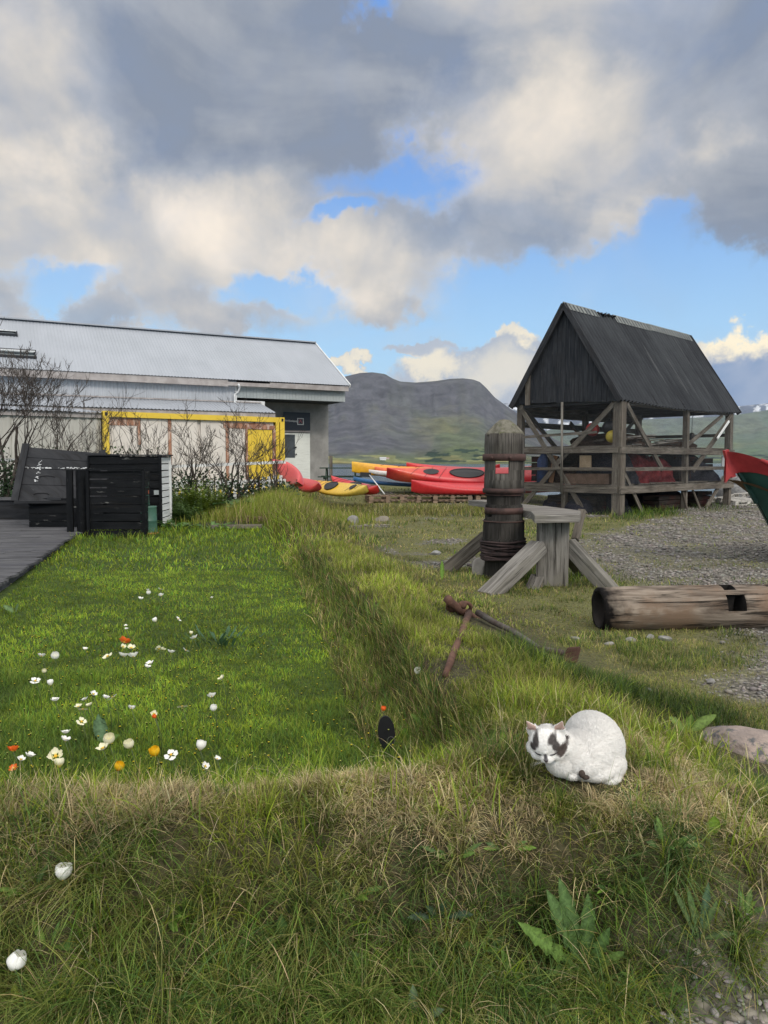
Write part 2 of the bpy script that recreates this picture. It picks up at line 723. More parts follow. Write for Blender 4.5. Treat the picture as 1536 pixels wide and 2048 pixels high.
M = {}
M['grass'] = attr_mat('grass_blades', .35, .6, .25)
M['leaf'] = attr_mat('leaf_attr', .3, .55, .35)


def leaf_detail(m):
    t = NT.__new__(NT)
    t.t = m.node_tree
    bs = [n for n in m.node_tree.nodes if n.type == 'BSDF_PRINCIPLED'][0]
    at = [n for n in m.node_tree.nodes if n.type == 'ATTRIBUTE'][0]
    tc = t.n('ShaderNodeTexCoord')
    n = t.noise(tc.outputs['Object'], 70, 6, .65)
    n2 = t.noise(tc.outputs['Object'], 260, 4, .6)
    c = t.mix(1.0, at.outputs['Color'], t.rng(n, .3, .7, .6, 1.35), 'MULTIPLY')
    c = t.mix(t.rng(n, .66, .74, 0, .7), c, (.20, .15, .06))
    t.link(c, bs.inputs['Base Color'])
    bump(t, bs, t.math('ADD', n, t.math('MULTIPLY', n2, .4)), .6, .004)


leaf_detail(M['leaf'])
M['fur'] = attr_mat('fur', .4, .9, .05)
M['old_wood'] = wood_mat('old_grey_wood', (.055, .045, .038), (.20, .178, .152), (.105, .088, .072))
M['pale_wood'] = wood_mat('pale_grey_wood', (.085, .078, .070), (.27, .255, .235), (.17, .16, .14), grain=22, cracks=.7)
M['dark_wood'] = wood_mat('tarred_wood', (.020, .021, .024), (.055, .056, .062), (.035, .033, .035))
M['gable_wood'] = wood_mat('gable_boards', (.016, .018, .023), (.050, .052, .058), (.030, .031, .035), patch=(.10, .098, .095), patch_lo=.66)
M['black_paint'] = wood_mat('flaking_black_paint', (.004, .0048, .006), (.011, .012, .014), None, grain=9, rough=.75, patch=(.13, .13, .125), patch_lo=.63, bmp=.3)
M['black_chest'] = wood_mat('grey_black_paint', (.017, .018, .021), (.034, .035, .039), None, grain=6, rough=.6, patch=(.25, .25, .25), patch_lo=.70, bmp=.2)
M['deck'] = wood_mat('deck_boards', (.05, .05, .055), (.13, .13, .137), (.08, .08, .09), grain=14)
M['white_wood'] = wood_mat('white_paint_wood', (.55, .56, .56), (.72, .73, .73), None, grain=10, patch=(.25, .24, .22), patch_lo=.68, cracks=.15, bmp=.15)
M['capstan'] = wood_mat('capstan_wood', (.035, .031, .028), (.13, .12, .108), (.060, .055, .046), grain=20, patch=(.26, .25, .23), patch_lo=.70, cracks=.8)
M['log'] = wood_mat('brown_log', (.065, .048, .038), (.33, .275, .225), (.17, .118, .085), grain=15, patch=(.34, .15, .06), patch_lo=.70, cracks=.85, bmp=.8, bd=.012)


def dark_end(m, lim=.10):
    """the log's left end is charred black: u runs along it from that end"""
    t = m.node_tree
    bs = [n for n in t.nodes if n.type == 'BSDF_PRINCIPLED'][0]
    src = bs.inputs['Base Color'].links[0].from_socket
    tc = t.nodes.new('ShaderNodeTexCoord')
    sp = t.nodes.new('ShaderNodeSeparateXYZ')
    t.links.new(tc.outputs['UV'], sp.inputs[0])
    nz = t.nodes.new('ShaderNodeTexNoise')
    nz.inputs['Scale'].default_value = 14
    nz.inputs['Detail'].default_value = 6
    t.links.new(tc.outputs['Object'], nz.inputs['Vector'])
    ad = t.nodes.new('ShaderNodeMath')
    ad.operation = 'MULTIPLY_ADD'
    t.links.new(nz.outputs[0], ad.inputs[0])
    ad.inputs[1].default_value = -.30
    t.links.new(sp.outputs[0], ad.inputs[2])
    mr = t.nodes.new('ShaderNodeMapRange')
    t.links.new(ad.outputs[0], mr.inputs[0])
    mr.inputs[1].default_value = -.13
    mr.inputs[2].default_value = lim - .06
    mr.inputs[3].default_value = 1
    mr.inputs[4].default_value = 0
    mx = t.nodes.new('ShaderNodeMix')
    mx.data_type = 'RGBA'
    t.links.new(mr.outputs[0], mx.inputs[0])
    t.links.new(src, mx.inputs[6])
    mx.inputs[7].default_value = (.008, .007, .007, 1)
    t.links.new(mx.outputs[2], bs.inputs['Base Color'])


dark_end(M['log'])
M['rust'] = rough_mat('rust', (.055, .026, .018), (.13, .065, .042), 9, .85, 0, .6, .01)
M['band'] = rough_mat('band_iron', (.030, .018, .016), (.075, .040, .034), 8, .7, .2, .4, .006)
M['dark'] = plain('dark_void', (.010, .010, .012), .8)
M['hollow'] = rough_mat('dark_hollow', (.006, .005, .005), (.02, .016, .014), 10, .9)

# ------------------------------------------------------------------ ground sheet
def gravel_mask(x, y):
    """0..1 how much bare gravel (no grass)"""
    n = fbm(x * .9 + 4, y * .9, 4, 41)
    n2 = fbm(x * 3.1, y * 3.1, 3, 44)
    # big gravel yard to the right
    xl = np.interp(y, [3.0, 4.3, 5.2, 6.2, 7, 8, 9.5, 12, 15, 18, 24, 40], [4.2, 2.2, 2.4, 2.65, 2.75, 2.6, 2.45, 2.75, 4.3, 6.6, 9.5, 12])
    g = sst(-.35, .55, x - xl + (n - .5) * 1.6 + (n2 - .5) * .7)
    # the path at the photographer's feet
    p = sst(.25, -.10, y - np.interp(x, [-3, .3, .7, .85, 1.0, 1.15, 1.4, 3], [1.0, 1.2, 1.84, 1.91, 1.95, 2.08, 2.20, 2.35]) + (n2 - .5) * .3)
    # small bare patches
    b = sst(.66, .76, n) * sst(.6, 1.8, x - crest_x(y)) * sst(4.5, 6.5, y) * .8
    g = g * (1 - .45 * sst(.44, .60, fbm(x * 1.6 + 8, y * 1.1, 4, 47)) * sst(7, 8.5, y))
    return np.clip(np.maximum(np.maximum(g, p), b), 0, 1)


def axis(lo, hi, c, d0, k):
    """coordinates dense (step d0) near c, spacing growing with distance"""
    out = [c]
    s = d0
    v = c
    while v < hi:
        v += s + abs(v - c) * k
        out.append(v)
    v = c
    while v > lo:
        v -= s + abs(v - c) * k
        out.insert(0, v)
    return np.array(out)


def color_attr(me, cols, name='col'):
    a = me.color_attributes.new(name, 'FLOAT_COLOR', 'POINT')
    c4 = np.ones((len(cols), 4), np.float32)
    c4[:, :3] = cols
    a.data.foreach_set('color', c4.ravel())


def sheet(name, X, Y, Z, cols, mat):
    ny, nx = X.shape
    V = np.stack([X, Y, Z], -1).reshape(-1, 3)
    i = np.arange(ny - 1)[:, None] * nx + np.arange(nx - 1)[None, :]
    F = np.stack([i, i + 1, i + nx + 1, i + nx], -1).reshape(-1, 4)
    me = np_mesh(name, V, F)
    me.polygons.foreach_set('use_smooth', np.ones(len(F), bool))
    color_attr(me, cols.reshape(-1, 3))
    me.materials.append(mat)
    o = bpy.data.objects.new(name, me)
    col.objects.link(o)
    return o


def np_mesh(name, V, F):
    me = bpy.data.meshes.new(name)
    me.vertices.add(len(V))
    me.vertices.foreach_set('co', np.ascontiguousarray(V, np.float32).ravel())
    n = F.shape[1]
    me.loops.add(F.size)
    me.loops.foreach_set('vertex_index', np.ascontiguousarray(F, np.int32).ravel())
    me.polygons.add(len(F))
    me.polygons.foreach_set('loop_start', np.arange(0, F.size, n, dtype=np.int32))
    me.update(calc_edges=True)
    return me


def terrain_mat():
    m, t, b, out = new_mat('soil_and_gravel')
    at = t.n('ShaderNodeAttribute', attribute_name='col')
    tc = t.n('ShaderNodeTexCoord')
    v = t.n('ShaderNodeTexVoronoi', feature='F1')
    v.inputs['Scale'].default_value = 26
    t.link(tc.outputs['Object'], v.inputs['Vector'])
    n = t.noise(tc.outputs['Object'], 30, 6, .65)
    bw = t.n('ShaderNodeSeparateColor')
    t.link(v.outputs['Color'], bw.inputs[0])
    peb = t.rng(bw.outputs[0], 0, 1, .55, 1.5, False)
    gr = t.mix(1.0, at.outputs['Color'], peb, 'MULTIPLY')
    edge = t.rng(v.outputs['Distance'], .3, .62, 1, .35)
    gr = t.mix(1.0, gr, edge, 'MULTIPLY')
    so = t.mix(1.0, at.outputs['Color'], t.rng(n, .3, .7, .6, 1.4), 'MULTIPLY')
    c = t.mix(at.outputs['Alpha'], so, gr)
    t.link(c, b.inputs['Base Color'])
    b.inputs['Roughness'].default_value = .9
    b.inputs['Specular IOR Level'].default_value = .2
    h = t.math('ADD', t.math('MULTIPLY', v.outputs['Distance'], -1.0), t.math('MULTIPLY', n, .5))
    bump(t, b, h, .6, .02)
    return m


def build_ground():
    ys = axis(-8, 60, 2.4, .03, .022)
    xs = axis(-60, 60, .5, .035, .03)
    X, Y = np.meshgrid(xs, ys)
    Z = H(X, Y)
    g = gravel_mask(X, Y)
    n = fbm(X * 2, Y * 2, 4, 77)
    soil = np.stack([.040 + .03 * n, .036 + .028 * n, .020 + .012 * n], -1)
    lawn = np.stack([.035 + .01 * n, .055 + .02 * n, .012 + 0 * n], -1)
    olive = np.stack([.085 + .05 * n, .085 + .05 * n, .035 + .02 * n], -1)
    d = X - crest_x(Y)
    wl = sst(-.2, -.5, d) * sst(2.9, 3.2, Y)
    wr = sst(.8, 1.8, d) * sst(3, 4, Y)
    c = soil * (1 - wl[..., None]) + lawn * wl[..., None]
    c = c * (1 - wr[..., None]) + olive * wr[..., None]
    gc = np.stack([.17 + .08 * n, .155 + .075 * n, .135 + .065 * n], -1)
    c = c * (1 - g[..., None]) + gc * g[..., None]
    o = sheet('ground', X, Y, Z, c, terrain_mat())
    a = o.data.color_attributes['col']
    buf = np.zeros(X.size * 4, np.float32)
    a.data.foreach_get('color', buf)
    buf = buf.reshape(-1, 4)
    buf[:, 3] = g.ravel()
    a.data.foreach_set('color', buf.ravel())
    tag(o, kind='structure')
    return o


build_ground()


def build_sea():
    m, t, b, out = new_mat('sea_water')
    tc = t.n('ShaderNodeTexCoord')
    b.inputs['Base Color'].default_value = (.03, .06, .08, 1)
    b.inputs['Roughness'].default_value = .16
    b.inputs['IOR'].default_value = 1.33
    n = t.noise(t.mapping(tc.outputs['Object'], scale=(.4, .15, 1)), 1.0, 6, .6)
    bump(t, b, n, .25, .3)
    s = MB()
    s.add([(-9000, 30, -1.3), (9000, 30, -1.3), (9000, 9000, -1.3), (-9000, 9000, -1.3)], [(0, 1, 2, 3)])
    o = s.build('sea', m)
    tag(o, kind='structure')


build_sea()


# ------------------------------------------------------------------ mountains
def mountain(name, pxs, hts, d_shore, d_crest, seed, rock, green, gfun, back=1.15, cliff=.72, snow=False, nx=500, ny=120, gul=1.0, gscale=60, pmin=None):
    """a ridge seen over a range of bearings: crest heights are given by the skyline"""
    pmin = pmin if pmin is not None else pxs[0]
    s = np.linspace(pmin, pxs[-1], nx)
    t = np.concatenate([np.linspace(-.04, 1, ny), np.linspace(1.02, back + .3, 14)])
    S, T = np.meshgrid(s, t)
    tanx = (S - 768) / 1500
    D = d_shore + (d_crest - d_shore) * T
    # wavy shoreline
    D = D + (fbm(S / 120, S * 0, 3, seed) - .5) * 160 * (1 - np.clip(T, 0, 1))
    sky_px = np.interp(S, pxs, hts)
    ang = np.tan(np.arctan((1024 - sky_px) / 1500) - PITCH)
    Hc = ang * d_crest * np.sqrt(1.0) + EYE
    Tc = np.clip(T, 0, 1)
    talus = .60 * (Tc / cliff) ** 1.55
    pers = (d_shore + (d_crest - d_shore) * Tc) / d_crest
    cl = .60 + .385 * sst(cliff, cliff + .13, Tc) + .015 * sst(cliff + .1, 1, Tc)
    cl = cl * (1 - (1 - pers) * sst(cliff + .02, cliff + .13, Tc) * 1.02)
    g = np.where(Tc < cliff, talus, cl)
    gn = fbm(S / gscale * 2.2 + T * 1.5, T * 2.2, 4, seed + 2) - .5
    gully = (np.abs(fbm(S / gscale * 4 + T * .8, T * 1.3, 4, seed + 5) - .5) * 2)
    amp = sst(.05, .5, Tc) * sst(cliff + .12, cliff + .03, Tc)
    g = g + amp * (gn * .06 + (gully - .3) * .055 * sst(.4, .75, Tc)) * gul * sst(1.0, .82, Tc)
    g = np.minimum(g, 1.0)
    terr = .010 * np.sin(g * 46 + gn * 5) * sst(.5, .7, Tc) * sst(.93, .86, Tc)
    g = g + terr
    Z = Hc * g
    Z = np.where(T > 1, Hc * (1 - .10 * (T - 1) / .3), Z)
    Z = Z - 6 * sst(0.02, -.04, T)
    X, Y = tanx * D, D
    n = fbm(S / 30, T * 14, 4, seed + 9)
    strata = vnoise(S / 200, g * 60, seed + 3)
    gr = np.clip(gfun(S, T, g) + (n - .5) * .5 + (gn) * .4, 0, 1)
    n2 = fbm(S / 8, T * 30, 3, seed + 11)
    rk = np.array(rock)[None, None, :] * (.90 + .20 * n[..., None]) * (1 - .14 * (strata[..., None] > .6) * (g[..., None] > .5))
    gc = np.array(green)[None, None, :] * (.8 + .4 * n2[..., None])
    gc2 = gc * np.array([1.3, 1.08, 1.0])
    mix2 = sst(.45, .62, fbm(S / 50, T * 9, 3, seed + 13))[..., None]
    gc = gc * (1 - mix2) + gc2 * mix2
    c = rk * (1 - gr[..., None]) + gc * gr[..., None]
    # dark woods and pale fields near the shore
    fld = (vnoise(S / 26, T * 26, seed + 15) > .62) & (T < .16) & (T > .02)
    c = np.where(fld[..., None], gc * np.array([2.0, 1.7, 1.6]), c)
    wood = (fbm(S / 28, T * 30, 3, seed + 19) > .54) & (T < .26) & (T > .03) & (S > 850)
    c = np.where(wood[..., None], np.array([.022, .040, .024]), c)
    if snow:
        sn = (fbm(S / 10, T * 30, 4, seed + 21) > .58) & (T > .5)
        c = np.where(sn[..., None], np.array([.6, .62, .66]), c)
    o = sheet(name, X, Y, Z, c, M['hill'])
    tag(o, kind='structure')
    return o


def hill_mat():
    m, t, b, out = new_mat('hillside')
    at = t.n('ShaderNodeAttribute', attribute_name='col')
    tc = t.n('ShaderNodeTexCoord')
    n = t.noise(tc.outputs['Object'], .02, 8, .65)
    c = t.mix(1.0, at.outputs['Color'], t.rng(n, .3, .7, .7, 1.3), 'MULTIPLY')
    t.link(c, b.inputs['Base Color'])
    b.inputs['Roughness'].default_value = 1
    b.inputs['Specular IOR Level'].default_value = .05
    bump(t, b, n, .6, 25)
    return m


M['hill'] = hill_mat()

mountain('mountain', [-400, 300, 560, 640, 690, 720, 745, 770, 785, 800, 830, 870, 900, 925, 945, 958, 970, 988, 1010, 1030, 1060, 1110, 1200, 1320],
         [840, 815, 800, 782, 753, 746, 744.5, 748, 757, 763, 765, 762, 757.5, 756.5, 759, 764, 775, 795, 811, 825, 846, 880, 915, 931],
         1500, 2700, 3, (.088, .089, .102), (.095, .118, .055),
         lambda S, T, g: sst(.30, .06, T + .10 * np.clip((760 - S) / 200, 0, 1)) * .9 + .8 * np.exp(-((S - 905 + (T - .4) * 120) / 62) ** 2) * sst(.74, .45, T) * .9 + .32 * sst(880, 1010, S) * sst(.8, .4, T) + .35 * sst(.93, .97, T))
mountain('green_slope', [880, 980, 1060, 1150, 1300, 1420, 1480, 1536, 1700, 1900, 2300], [924, 895, 868, 849, 838, 834, 828, 819, 815, 812, 812],
         2500, 4600, 23, (.11, .125, .13), (.085, .125, .060), lambda S, T, g: .95 - .55 * T, cliff=.80, gul=.6, gscale=90)
mountain('far_hills', [900, 990, 1010, 1040, 1100, 1200, 1330, 1480, 1536, 1800, 2300], [830, 812, 806, 813, 822, 818, 820, 812, 806, 790, 800],
         5400, 6300, 43, (.10, .12, .17), (.09, .11, .13), lambda S, T, g: .2 + 0 * S, snow=True, gul=.6, gscale=50, cliff=.6)
mountain('left_hills', [-2300, -1500, -900, -400, 0, 400, 600], [800, 780, 790, 780, 795, 800, 830],
         2200, 3600, 63, (.10, .10, .12), (.09, .12, .05), lambda S, T, g: sst(.5, .15, T), gscale=80)


# ------------------------------------------------------------------ grass
def blades(name, x, y, z, h, w, lean, col0, col1, nseg=3, curl=.6, label=None, cat=None, mat=None, th=None):
    """one ribbon per point; lean = horizontal reach as a share of the length"""
    n = len(x)
    rs = np.random.RandomState(len(name) * 7 + n % 1000)
    r0 = rs.uniform(0, 2 * np.pi, n)
    th = r0 if th is None else th
    dx, dy = np.cos(th), np.sin(th)
    ph = th + rs.uniform(-.9, .9, n) + np.pi / 2
    # ribbons turn mostly towards any side
    wx, wy = np.cos(ph), np.sin(ph)
    vs, cs = [], []
    for i in range(nseg + 1):
        t = i / nseg
        r = lean * h * (t ** 1.6)
        up = h * (t * np.sqrt(np.clip(1 - (lean * .75) ** 2, .04, 1)) - (curl * lean * t ** 3 * .45))
        bx, by, bz = x + dx * r, y + dy * r, z + up - .01
        ww = w * (1 - t ** 2 * .85) * .5
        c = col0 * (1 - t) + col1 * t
        if i < nseg:
            vs.append(np.stack([bx - wx * ww, by - wy * ww, bz], -1))
            vs.append(np.stack([bx + wx * ww, by + wy * ww, bz], -1))
            cs += [c, c]
        else:
            vs.append(np.stack([bx, by, bz], -1))
            cs.append(c)
    k = len(vs)
    V = np.stack(vs, 1).reshape(-1, 3)
    C = np.stack(cs, 1).reshape(-1, 3)
    b = (np.arange(n) * k)[:, None]
    F = []
    for i in range(nseg - 1):
        F.append(b + np.array([[2 * i, 2 * i + 1, 2 * i + 3]]))
        F.append(b + np.array([[2 * i, 2 * i + 3, 2 * i + 2]]))
    F.append(b + np.array([[2 * nseg - 2, 2 * nseg - 1, 2 * nseg]]))
    F = np.concatenate(F, 0)
    me = np_mesh(name, V, F)
    color_attr(me, C)
    me.materials.append(mat or M['grass'])
    o = bpy.data.objects.new(name, me)
    col.objects.link(o)
    tag(o, label, cat, kind='stuff')
    return o


def pal(rs, n, cs, wts):
    """pick a base colour per blade from a palette and vary it"""
    cs = np.array(cs)
    k = rs.choice(len(cs), n, p=np.array(wts) / sum(wts))
    c = cs[k] * rs.uniform(.72, 1.28, (n, 1)) * rs.uniform(.93, 1.07, (n, 3))
    return c


def scatter(rs, n, x0, x1, y0, y1, power=1.0, margin=.64):
    """random points in the fan the camera looks into, denser near (area-true density ~ 1/y^power)"""
    u = rs.rand(n)
    if power == 1.0:
        # weight ~ width(y) * y^-1 -> roughly uniform in y
        y = y0 + (y1 - y0) * u
    elif power == 2.0:
        y = y0 * (y1 / y0) ** u
    else:
        a = 2 - power
        y = (y0 ** a + (y1 ** a - y0 ** a) * u) ** (1 / a)
    x = rs.uniform(-1, 1, n) * (margin * y + .8)
    k = (x > x0) & (x < x1)
    return x[k], y[k]


LG = (.185, .265, .020)       # lawn green
LG2 = (.26, .33, .030)
LG3 = (.085, .15, .024)
STRAW = (.58, .48, .27)
STRAW2 = (.42, .33, .16)
OLIVE = (.27, .275, .060)
OLIVE2 = (.15, .18, .042)
DKG = (.065, .115, .030)
BLUEG = (.075, .13, .060)
BRN = (.13, .085, .045)
DENS = 1.0


def excl(x, y):
    """where things stand and no grass grows"""
    k = np.zeros(len(x), bool)
    # deck
    ex = np.interp(y, [4.4, 7.5, 12.4, 16], [-3.0, -3.85, -5.35, -6.2])
    k |= (x < ex) & (y > 4.4) & (y < 19)
    return k


def lowf(x, y):
    """shorter grass where small things lie open to view"""
    f = np.ones(len(x))
    for (cx, cy, r_, a) in LOW:
        f *= 1 - a * np.exp(-(((x - cx) ** 2 + (y - cy) ** 2) / r_ ** 2))
    return f


def build_grass():
    rs = np.random.RandomState(11)

    # ---- lawn ----
    for (n, y0, y1, w0, seg, hh) in ((215000, 2.55, 5.2, .0030, 3, .042), (155000, 5.2, 9.5, .0055, 2, .045), (90000, 9.5, 22, .012, 2, .07)):
        n = int(n * DENS)
        x, y = scatter(rs, n, -30, 2, y0, y1, 1.0)
        d = x - crest_x(y)
        k = (d < -.10) & ~excl(x, y)
        x, y, d = x[k], y[k], d[k]
        n = len(x)
        pn = fbm(x * 1.1, y * 1.1, 4, 51)
        p2 = fbm(x * 6, y * 6, 3, 52)
        dk = sst(.54, .68, fbm(x * .9 + 9, y * 1.1, 3, 53)) * np.interp(y, [3, 5, 9], [.9, .55, .2])
        dk = np.maximum(dk, .8 * sst(-.9, -1.6, x) * sst(4.2, 3.6, y) * sst(3.0, 3.3, y))
        dk = np.maximum(dk, .9 * sst(-.42, -.24, d) * sst(12, 9, y))  # blades darkened along the bank's lawn side, its shadow put into the colour
        c = pal(rs, n, [LG, LG2, LG3, OLIVE, (.12, .25, .03)], [5, 5, 1.6, .6, 3])
        c = 1.08 * c * (.74 + .52 * sst(.32, .68, pn))[:, None] * (.72 + .56 * sst(.3, .7, p2))[:, None]
        dark = np.array([.052, .115, .032])[None, :] * rs.uniform(.6, 1.4, (n, 1))
        c = c * (1 - dk[:, None] * .7) + dark * dk[:, None] * .7
        ie = rs.rand(n) < .38 * sst(-.42, -.26, d)
        c[ie] = pal(rs, n, [BRN, STRAW2, OLIVE], [3, 2, 2])[ie]
        h = .88 * hh * rs.uniform(.5, 1.5, n) * (1 + 1.0 * dk) * (.6 + .8 * p2)
        edge = sst(-.5, -.25, d) + .5 * sst(3.0, 2.7, y)
        h = h * (1 + .8 * edge) * (1 + .9 * sst(10, 15, y))
        z = H(x, y)
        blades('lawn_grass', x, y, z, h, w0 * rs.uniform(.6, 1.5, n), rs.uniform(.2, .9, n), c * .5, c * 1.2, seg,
               label='short bright green lawn grass with darker tufts behind the turf bank', cat='grass')

    # ---- top and face of the front bank, and the side bank near the viewer ----
    def bank_ok(x, y):
        d = x - crest_x(y)
        return ((y < 2.75 + .2 * sst(0, .4, x)) | (d > -.3)) & (rs.rand(len(x)) > gravel_mask(x, y) * 1.1)

    def catlow(x, y):
        cat = np.exp(-(((x - CATP.x - .02) / .17) ** 2 + ((y - CATP.y - .03) / .15) ** 2))
        return 1 - .72 * np.clip(cat * 1.6, 0, 1)

    # undercoat of short crossing blades
    n = int(205000 * DENS)
    y = rs.uniform(1.80, 3.35, n)
    x = rs.uniform(-1, 1, n) * (.64 * y + 1.0)
    k = bank_ok(x, y)
    x, y = x[k], y[k]
    z = H(x, y)
    n = len(x)

    def dryness(x, y):
        q = fbm(x * 2.6, y * 3.0, 4, 61)
        zone = sst(2.08, 2.30, y + .24 * (fbm(x * 3, y * 3, 2, 99) - .5)) * sst(3.0, 2.75, y)
        return sst(.41, .56, q + .10 * sst(.1, -.9, x) + .03) * zone * (1 - .85 * sst(1.05, 1.35, x))
    dry = dryness(x, y)
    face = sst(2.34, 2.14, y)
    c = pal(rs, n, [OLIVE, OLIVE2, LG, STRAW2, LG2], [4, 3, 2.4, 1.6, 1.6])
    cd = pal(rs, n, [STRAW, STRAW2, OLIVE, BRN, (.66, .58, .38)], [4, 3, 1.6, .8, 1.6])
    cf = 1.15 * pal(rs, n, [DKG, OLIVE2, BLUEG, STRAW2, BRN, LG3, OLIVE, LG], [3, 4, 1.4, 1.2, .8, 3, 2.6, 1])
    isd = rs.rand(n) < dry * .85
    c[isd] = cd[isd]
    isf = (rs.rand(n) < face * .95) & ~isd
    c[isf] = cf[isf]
    right = sst(1.1, 1.5, x) * sst(2.2, 2.5, y)
    ir = rs.rand(n) < right * .8
    c[ir] = pal(rs, n, [DKG, LG3, BLUEG], [3, 3, 2])[ir]
    clump = fbm(x * 9, y * 9, 3, 67)
    c = c * (.55 + .9 * sst(.3, .7, clump))[:, None]
    h = rs.uniform(.03, .08, n) * (.6 + .9 * clump)
    h = h * lowf(x, y) * catlow(x, y)
    lean = np.where(isd, rs.uniform(.8, 1.15, n), rs.uniform(.35, 1.0, n))
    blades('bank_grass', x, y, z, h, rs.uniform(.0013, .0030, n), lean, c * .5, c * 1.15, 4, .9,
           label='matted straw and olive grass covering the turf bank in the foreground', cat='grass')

    # tussocks: blades fanning out from shared roots
    nt = int(3200 * DENS)
    ty = rs.uniform(1.9, 3.3, nt)
    tx = rs.uniform(-1, 1, nt) * (.64 * ty + 1.0)
    k = bank_ok(tx, ty) & ~((np.abs(tx - CATP.x - .02) < .17) & (ty > CATP.y - .15) & (ty < CATP.y + .2))
    tx, ty = tx[k], ty[k]
    nt = len(tx)
    per = rs.randint(22, 60, nt)
    ti = np.repeat(np.arange(nt), per)
    n = len(ti)
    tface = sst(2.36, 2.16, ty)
    trad = rs.uniform(.010, .035, nt)
    tlen = rs.uniform(.07, .14, nt) * (1 + .75 * tface) * (1 + .4 * sst(0, -1.2, tx))
    tdry = np.clip(dryness(tx, ty) * .85 + .10, 0, 1)
    tkind = rs.rand(nt)
    th = rs.uniform(0, 6.283, n)
    rr = trad[ti] * np.sqrt(rs.rand(n))
    x = tx[ti] + rr * np.cos(th)
    y = ty[ti] + rr * np.sin(th)
    # on the face the blades hang forward, downhill
    thd = np.where(rs.rand(n) < .45 * tface[ti], -np.pi / 2 + rs.normal(0, .6, n), th + rs.normal(0, .4, n))
    base_c = np.where((tkind < .22)[:, None], np.array([LG2]) * .9, np.where((tkind < .5)[:, None], np.array([OLIVE]), np.where((tkind < .72)[:, None], np.array([LG3]), np.array([OLIVE2]))))
    base_c = np.where((rs.rand(nt) < tdry)[:, None], np.array([STRAW]) * rs.uniform(.6, 1.1, (nt, 1)), base_c)
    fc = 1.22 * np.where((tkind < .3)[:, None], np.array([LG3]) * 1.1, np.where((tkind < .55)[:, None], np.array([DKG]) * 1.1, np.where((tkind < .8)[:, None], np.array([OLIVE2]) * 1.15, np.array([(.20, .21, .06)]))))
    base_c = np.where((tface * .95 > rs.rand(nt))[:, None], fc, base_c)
    tright = sst(1.15, 1.5, tx) * sst(2.2, 2.5, ty)
    base_c = np.where((rs.rand(nt) < tright * .8)[:, None], np.array([DKG]) * 1.2, base_c)
    c = base_c[ti] * rs.uniform(.65, 1.4, (n, 1)) * rs.uniform(.92, 1.08, (n, 3))
    st = rs.rand(n) < .07
    c[st] = pal(rs, n, [STRAW, STRAW2], [1, 1])[st]
    h = tlen[ti] * rs.uniform(.5, 1.2, n) * lowf(tx[ti], ty[ti]) * lowf(x, y)
    h = h * (1 - .45 * (1 - tface[ti]) * tdry[ti])
    lean = rs.uniform(.25, 1.1, n) + .15 * tface[ti]
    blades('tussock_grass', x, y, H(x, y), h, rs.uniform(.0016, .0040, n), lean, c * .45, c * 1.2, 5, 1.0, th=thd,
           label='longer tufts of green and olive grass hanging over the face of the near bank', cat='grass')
    # green blades rising from the back edge of the crest
    n = 3800
    x = rs.uniform(-2.9, .6, n)
    y = 2.50 + .16 * sst(-.6, .5, x) + rs.normal(0, .07, n)
    k = rs.rand(n) < sst(.42, .62, fbm(x * 3.3, y * 2, 3, 73)) + .12
    x, y = x[k], y[k]
    n = len(x)
    c = pal(rs, n, [LG, LG2, OLIVE, STRAW2], [3, 3, 3, 1.4])
    blades('crest_grass', x, y, H(x, y), rs.uniform(.05, .15, n), rs.uniform(.0016, .004, n), rs.uniform(.1, .7, n), c * .6, c * 1.2, 4, .7,
           label='green blades standing along the back edge of the near bank, before the poppies', cat='grass')
    for nm_, cc_, nn_ in (('dry_stalks', STRAW, 650),):
        y = rs.uniform(1.95, 3.2, nn_)
        x = rs.uniform(-1, 1, nn_) * (.6 * y + .3)
        k = bank_ok(x, y)
        x, y = x[k], y[k]
        n = len(x)
        c = pal(rs, n, [(.60, .50, .30), (.48, .36, .2), (.66, .58, .38)], [1, 1, 1])
        blades(nm_, x, y, H(x, y) + .015, rs.uniform(.10, .24, n) * catlow(x, y), rs.uniform(.0014, .0026, n), rs.uniform(.5, 1.15, n), c * .8, c, 5, .9,
               label='pale dry grass stalks criss-crossing the near bank', cat='grass')
    # long single green blades standing out of the thatch
    n = int(25000 * DENS)
    y = rs.uniform(1.95, 3.3, n)
    x = rs.uniform(-1, 1, n) * (.64 * y + 1.0)
    cl = sst(.50, .68, fbm(x * 3.1, y * 3.1, 3, 71) + .05 * sst(0, -1.2, x))
    k = (rs.rand(n) < cl * .9 * (1 + .3 * sst(0, -1, x)) + .07) & (rs.rand(n) > gravel_mask(x, y)) & ((y < 3.0) | (x > crest_x(y) - .3))
    k &= ~((np.abs(x - CATP.x - .02) < .16) & (y > CATP.y - .14) & (y < CATP.y + .2))
    x, y = x[k], y[k]
    n = len(x)
    c = pal(rs, n, [(.24, .31, .035), LG2, OLIVE, (.16, .24, .035), STRAW], [4, 3, 3, 3, 1.2])
    blades('long_grass', x, y, H(x, y), rs.uniform(.07, .20, n), rs.uniform(.0025, .0066, n), rs.uniform(.15, .8, n), c * .6, c * 1.25, 5, .7,
           label='taller green blades standing out of the matted grass on the near bank', cat='grass')

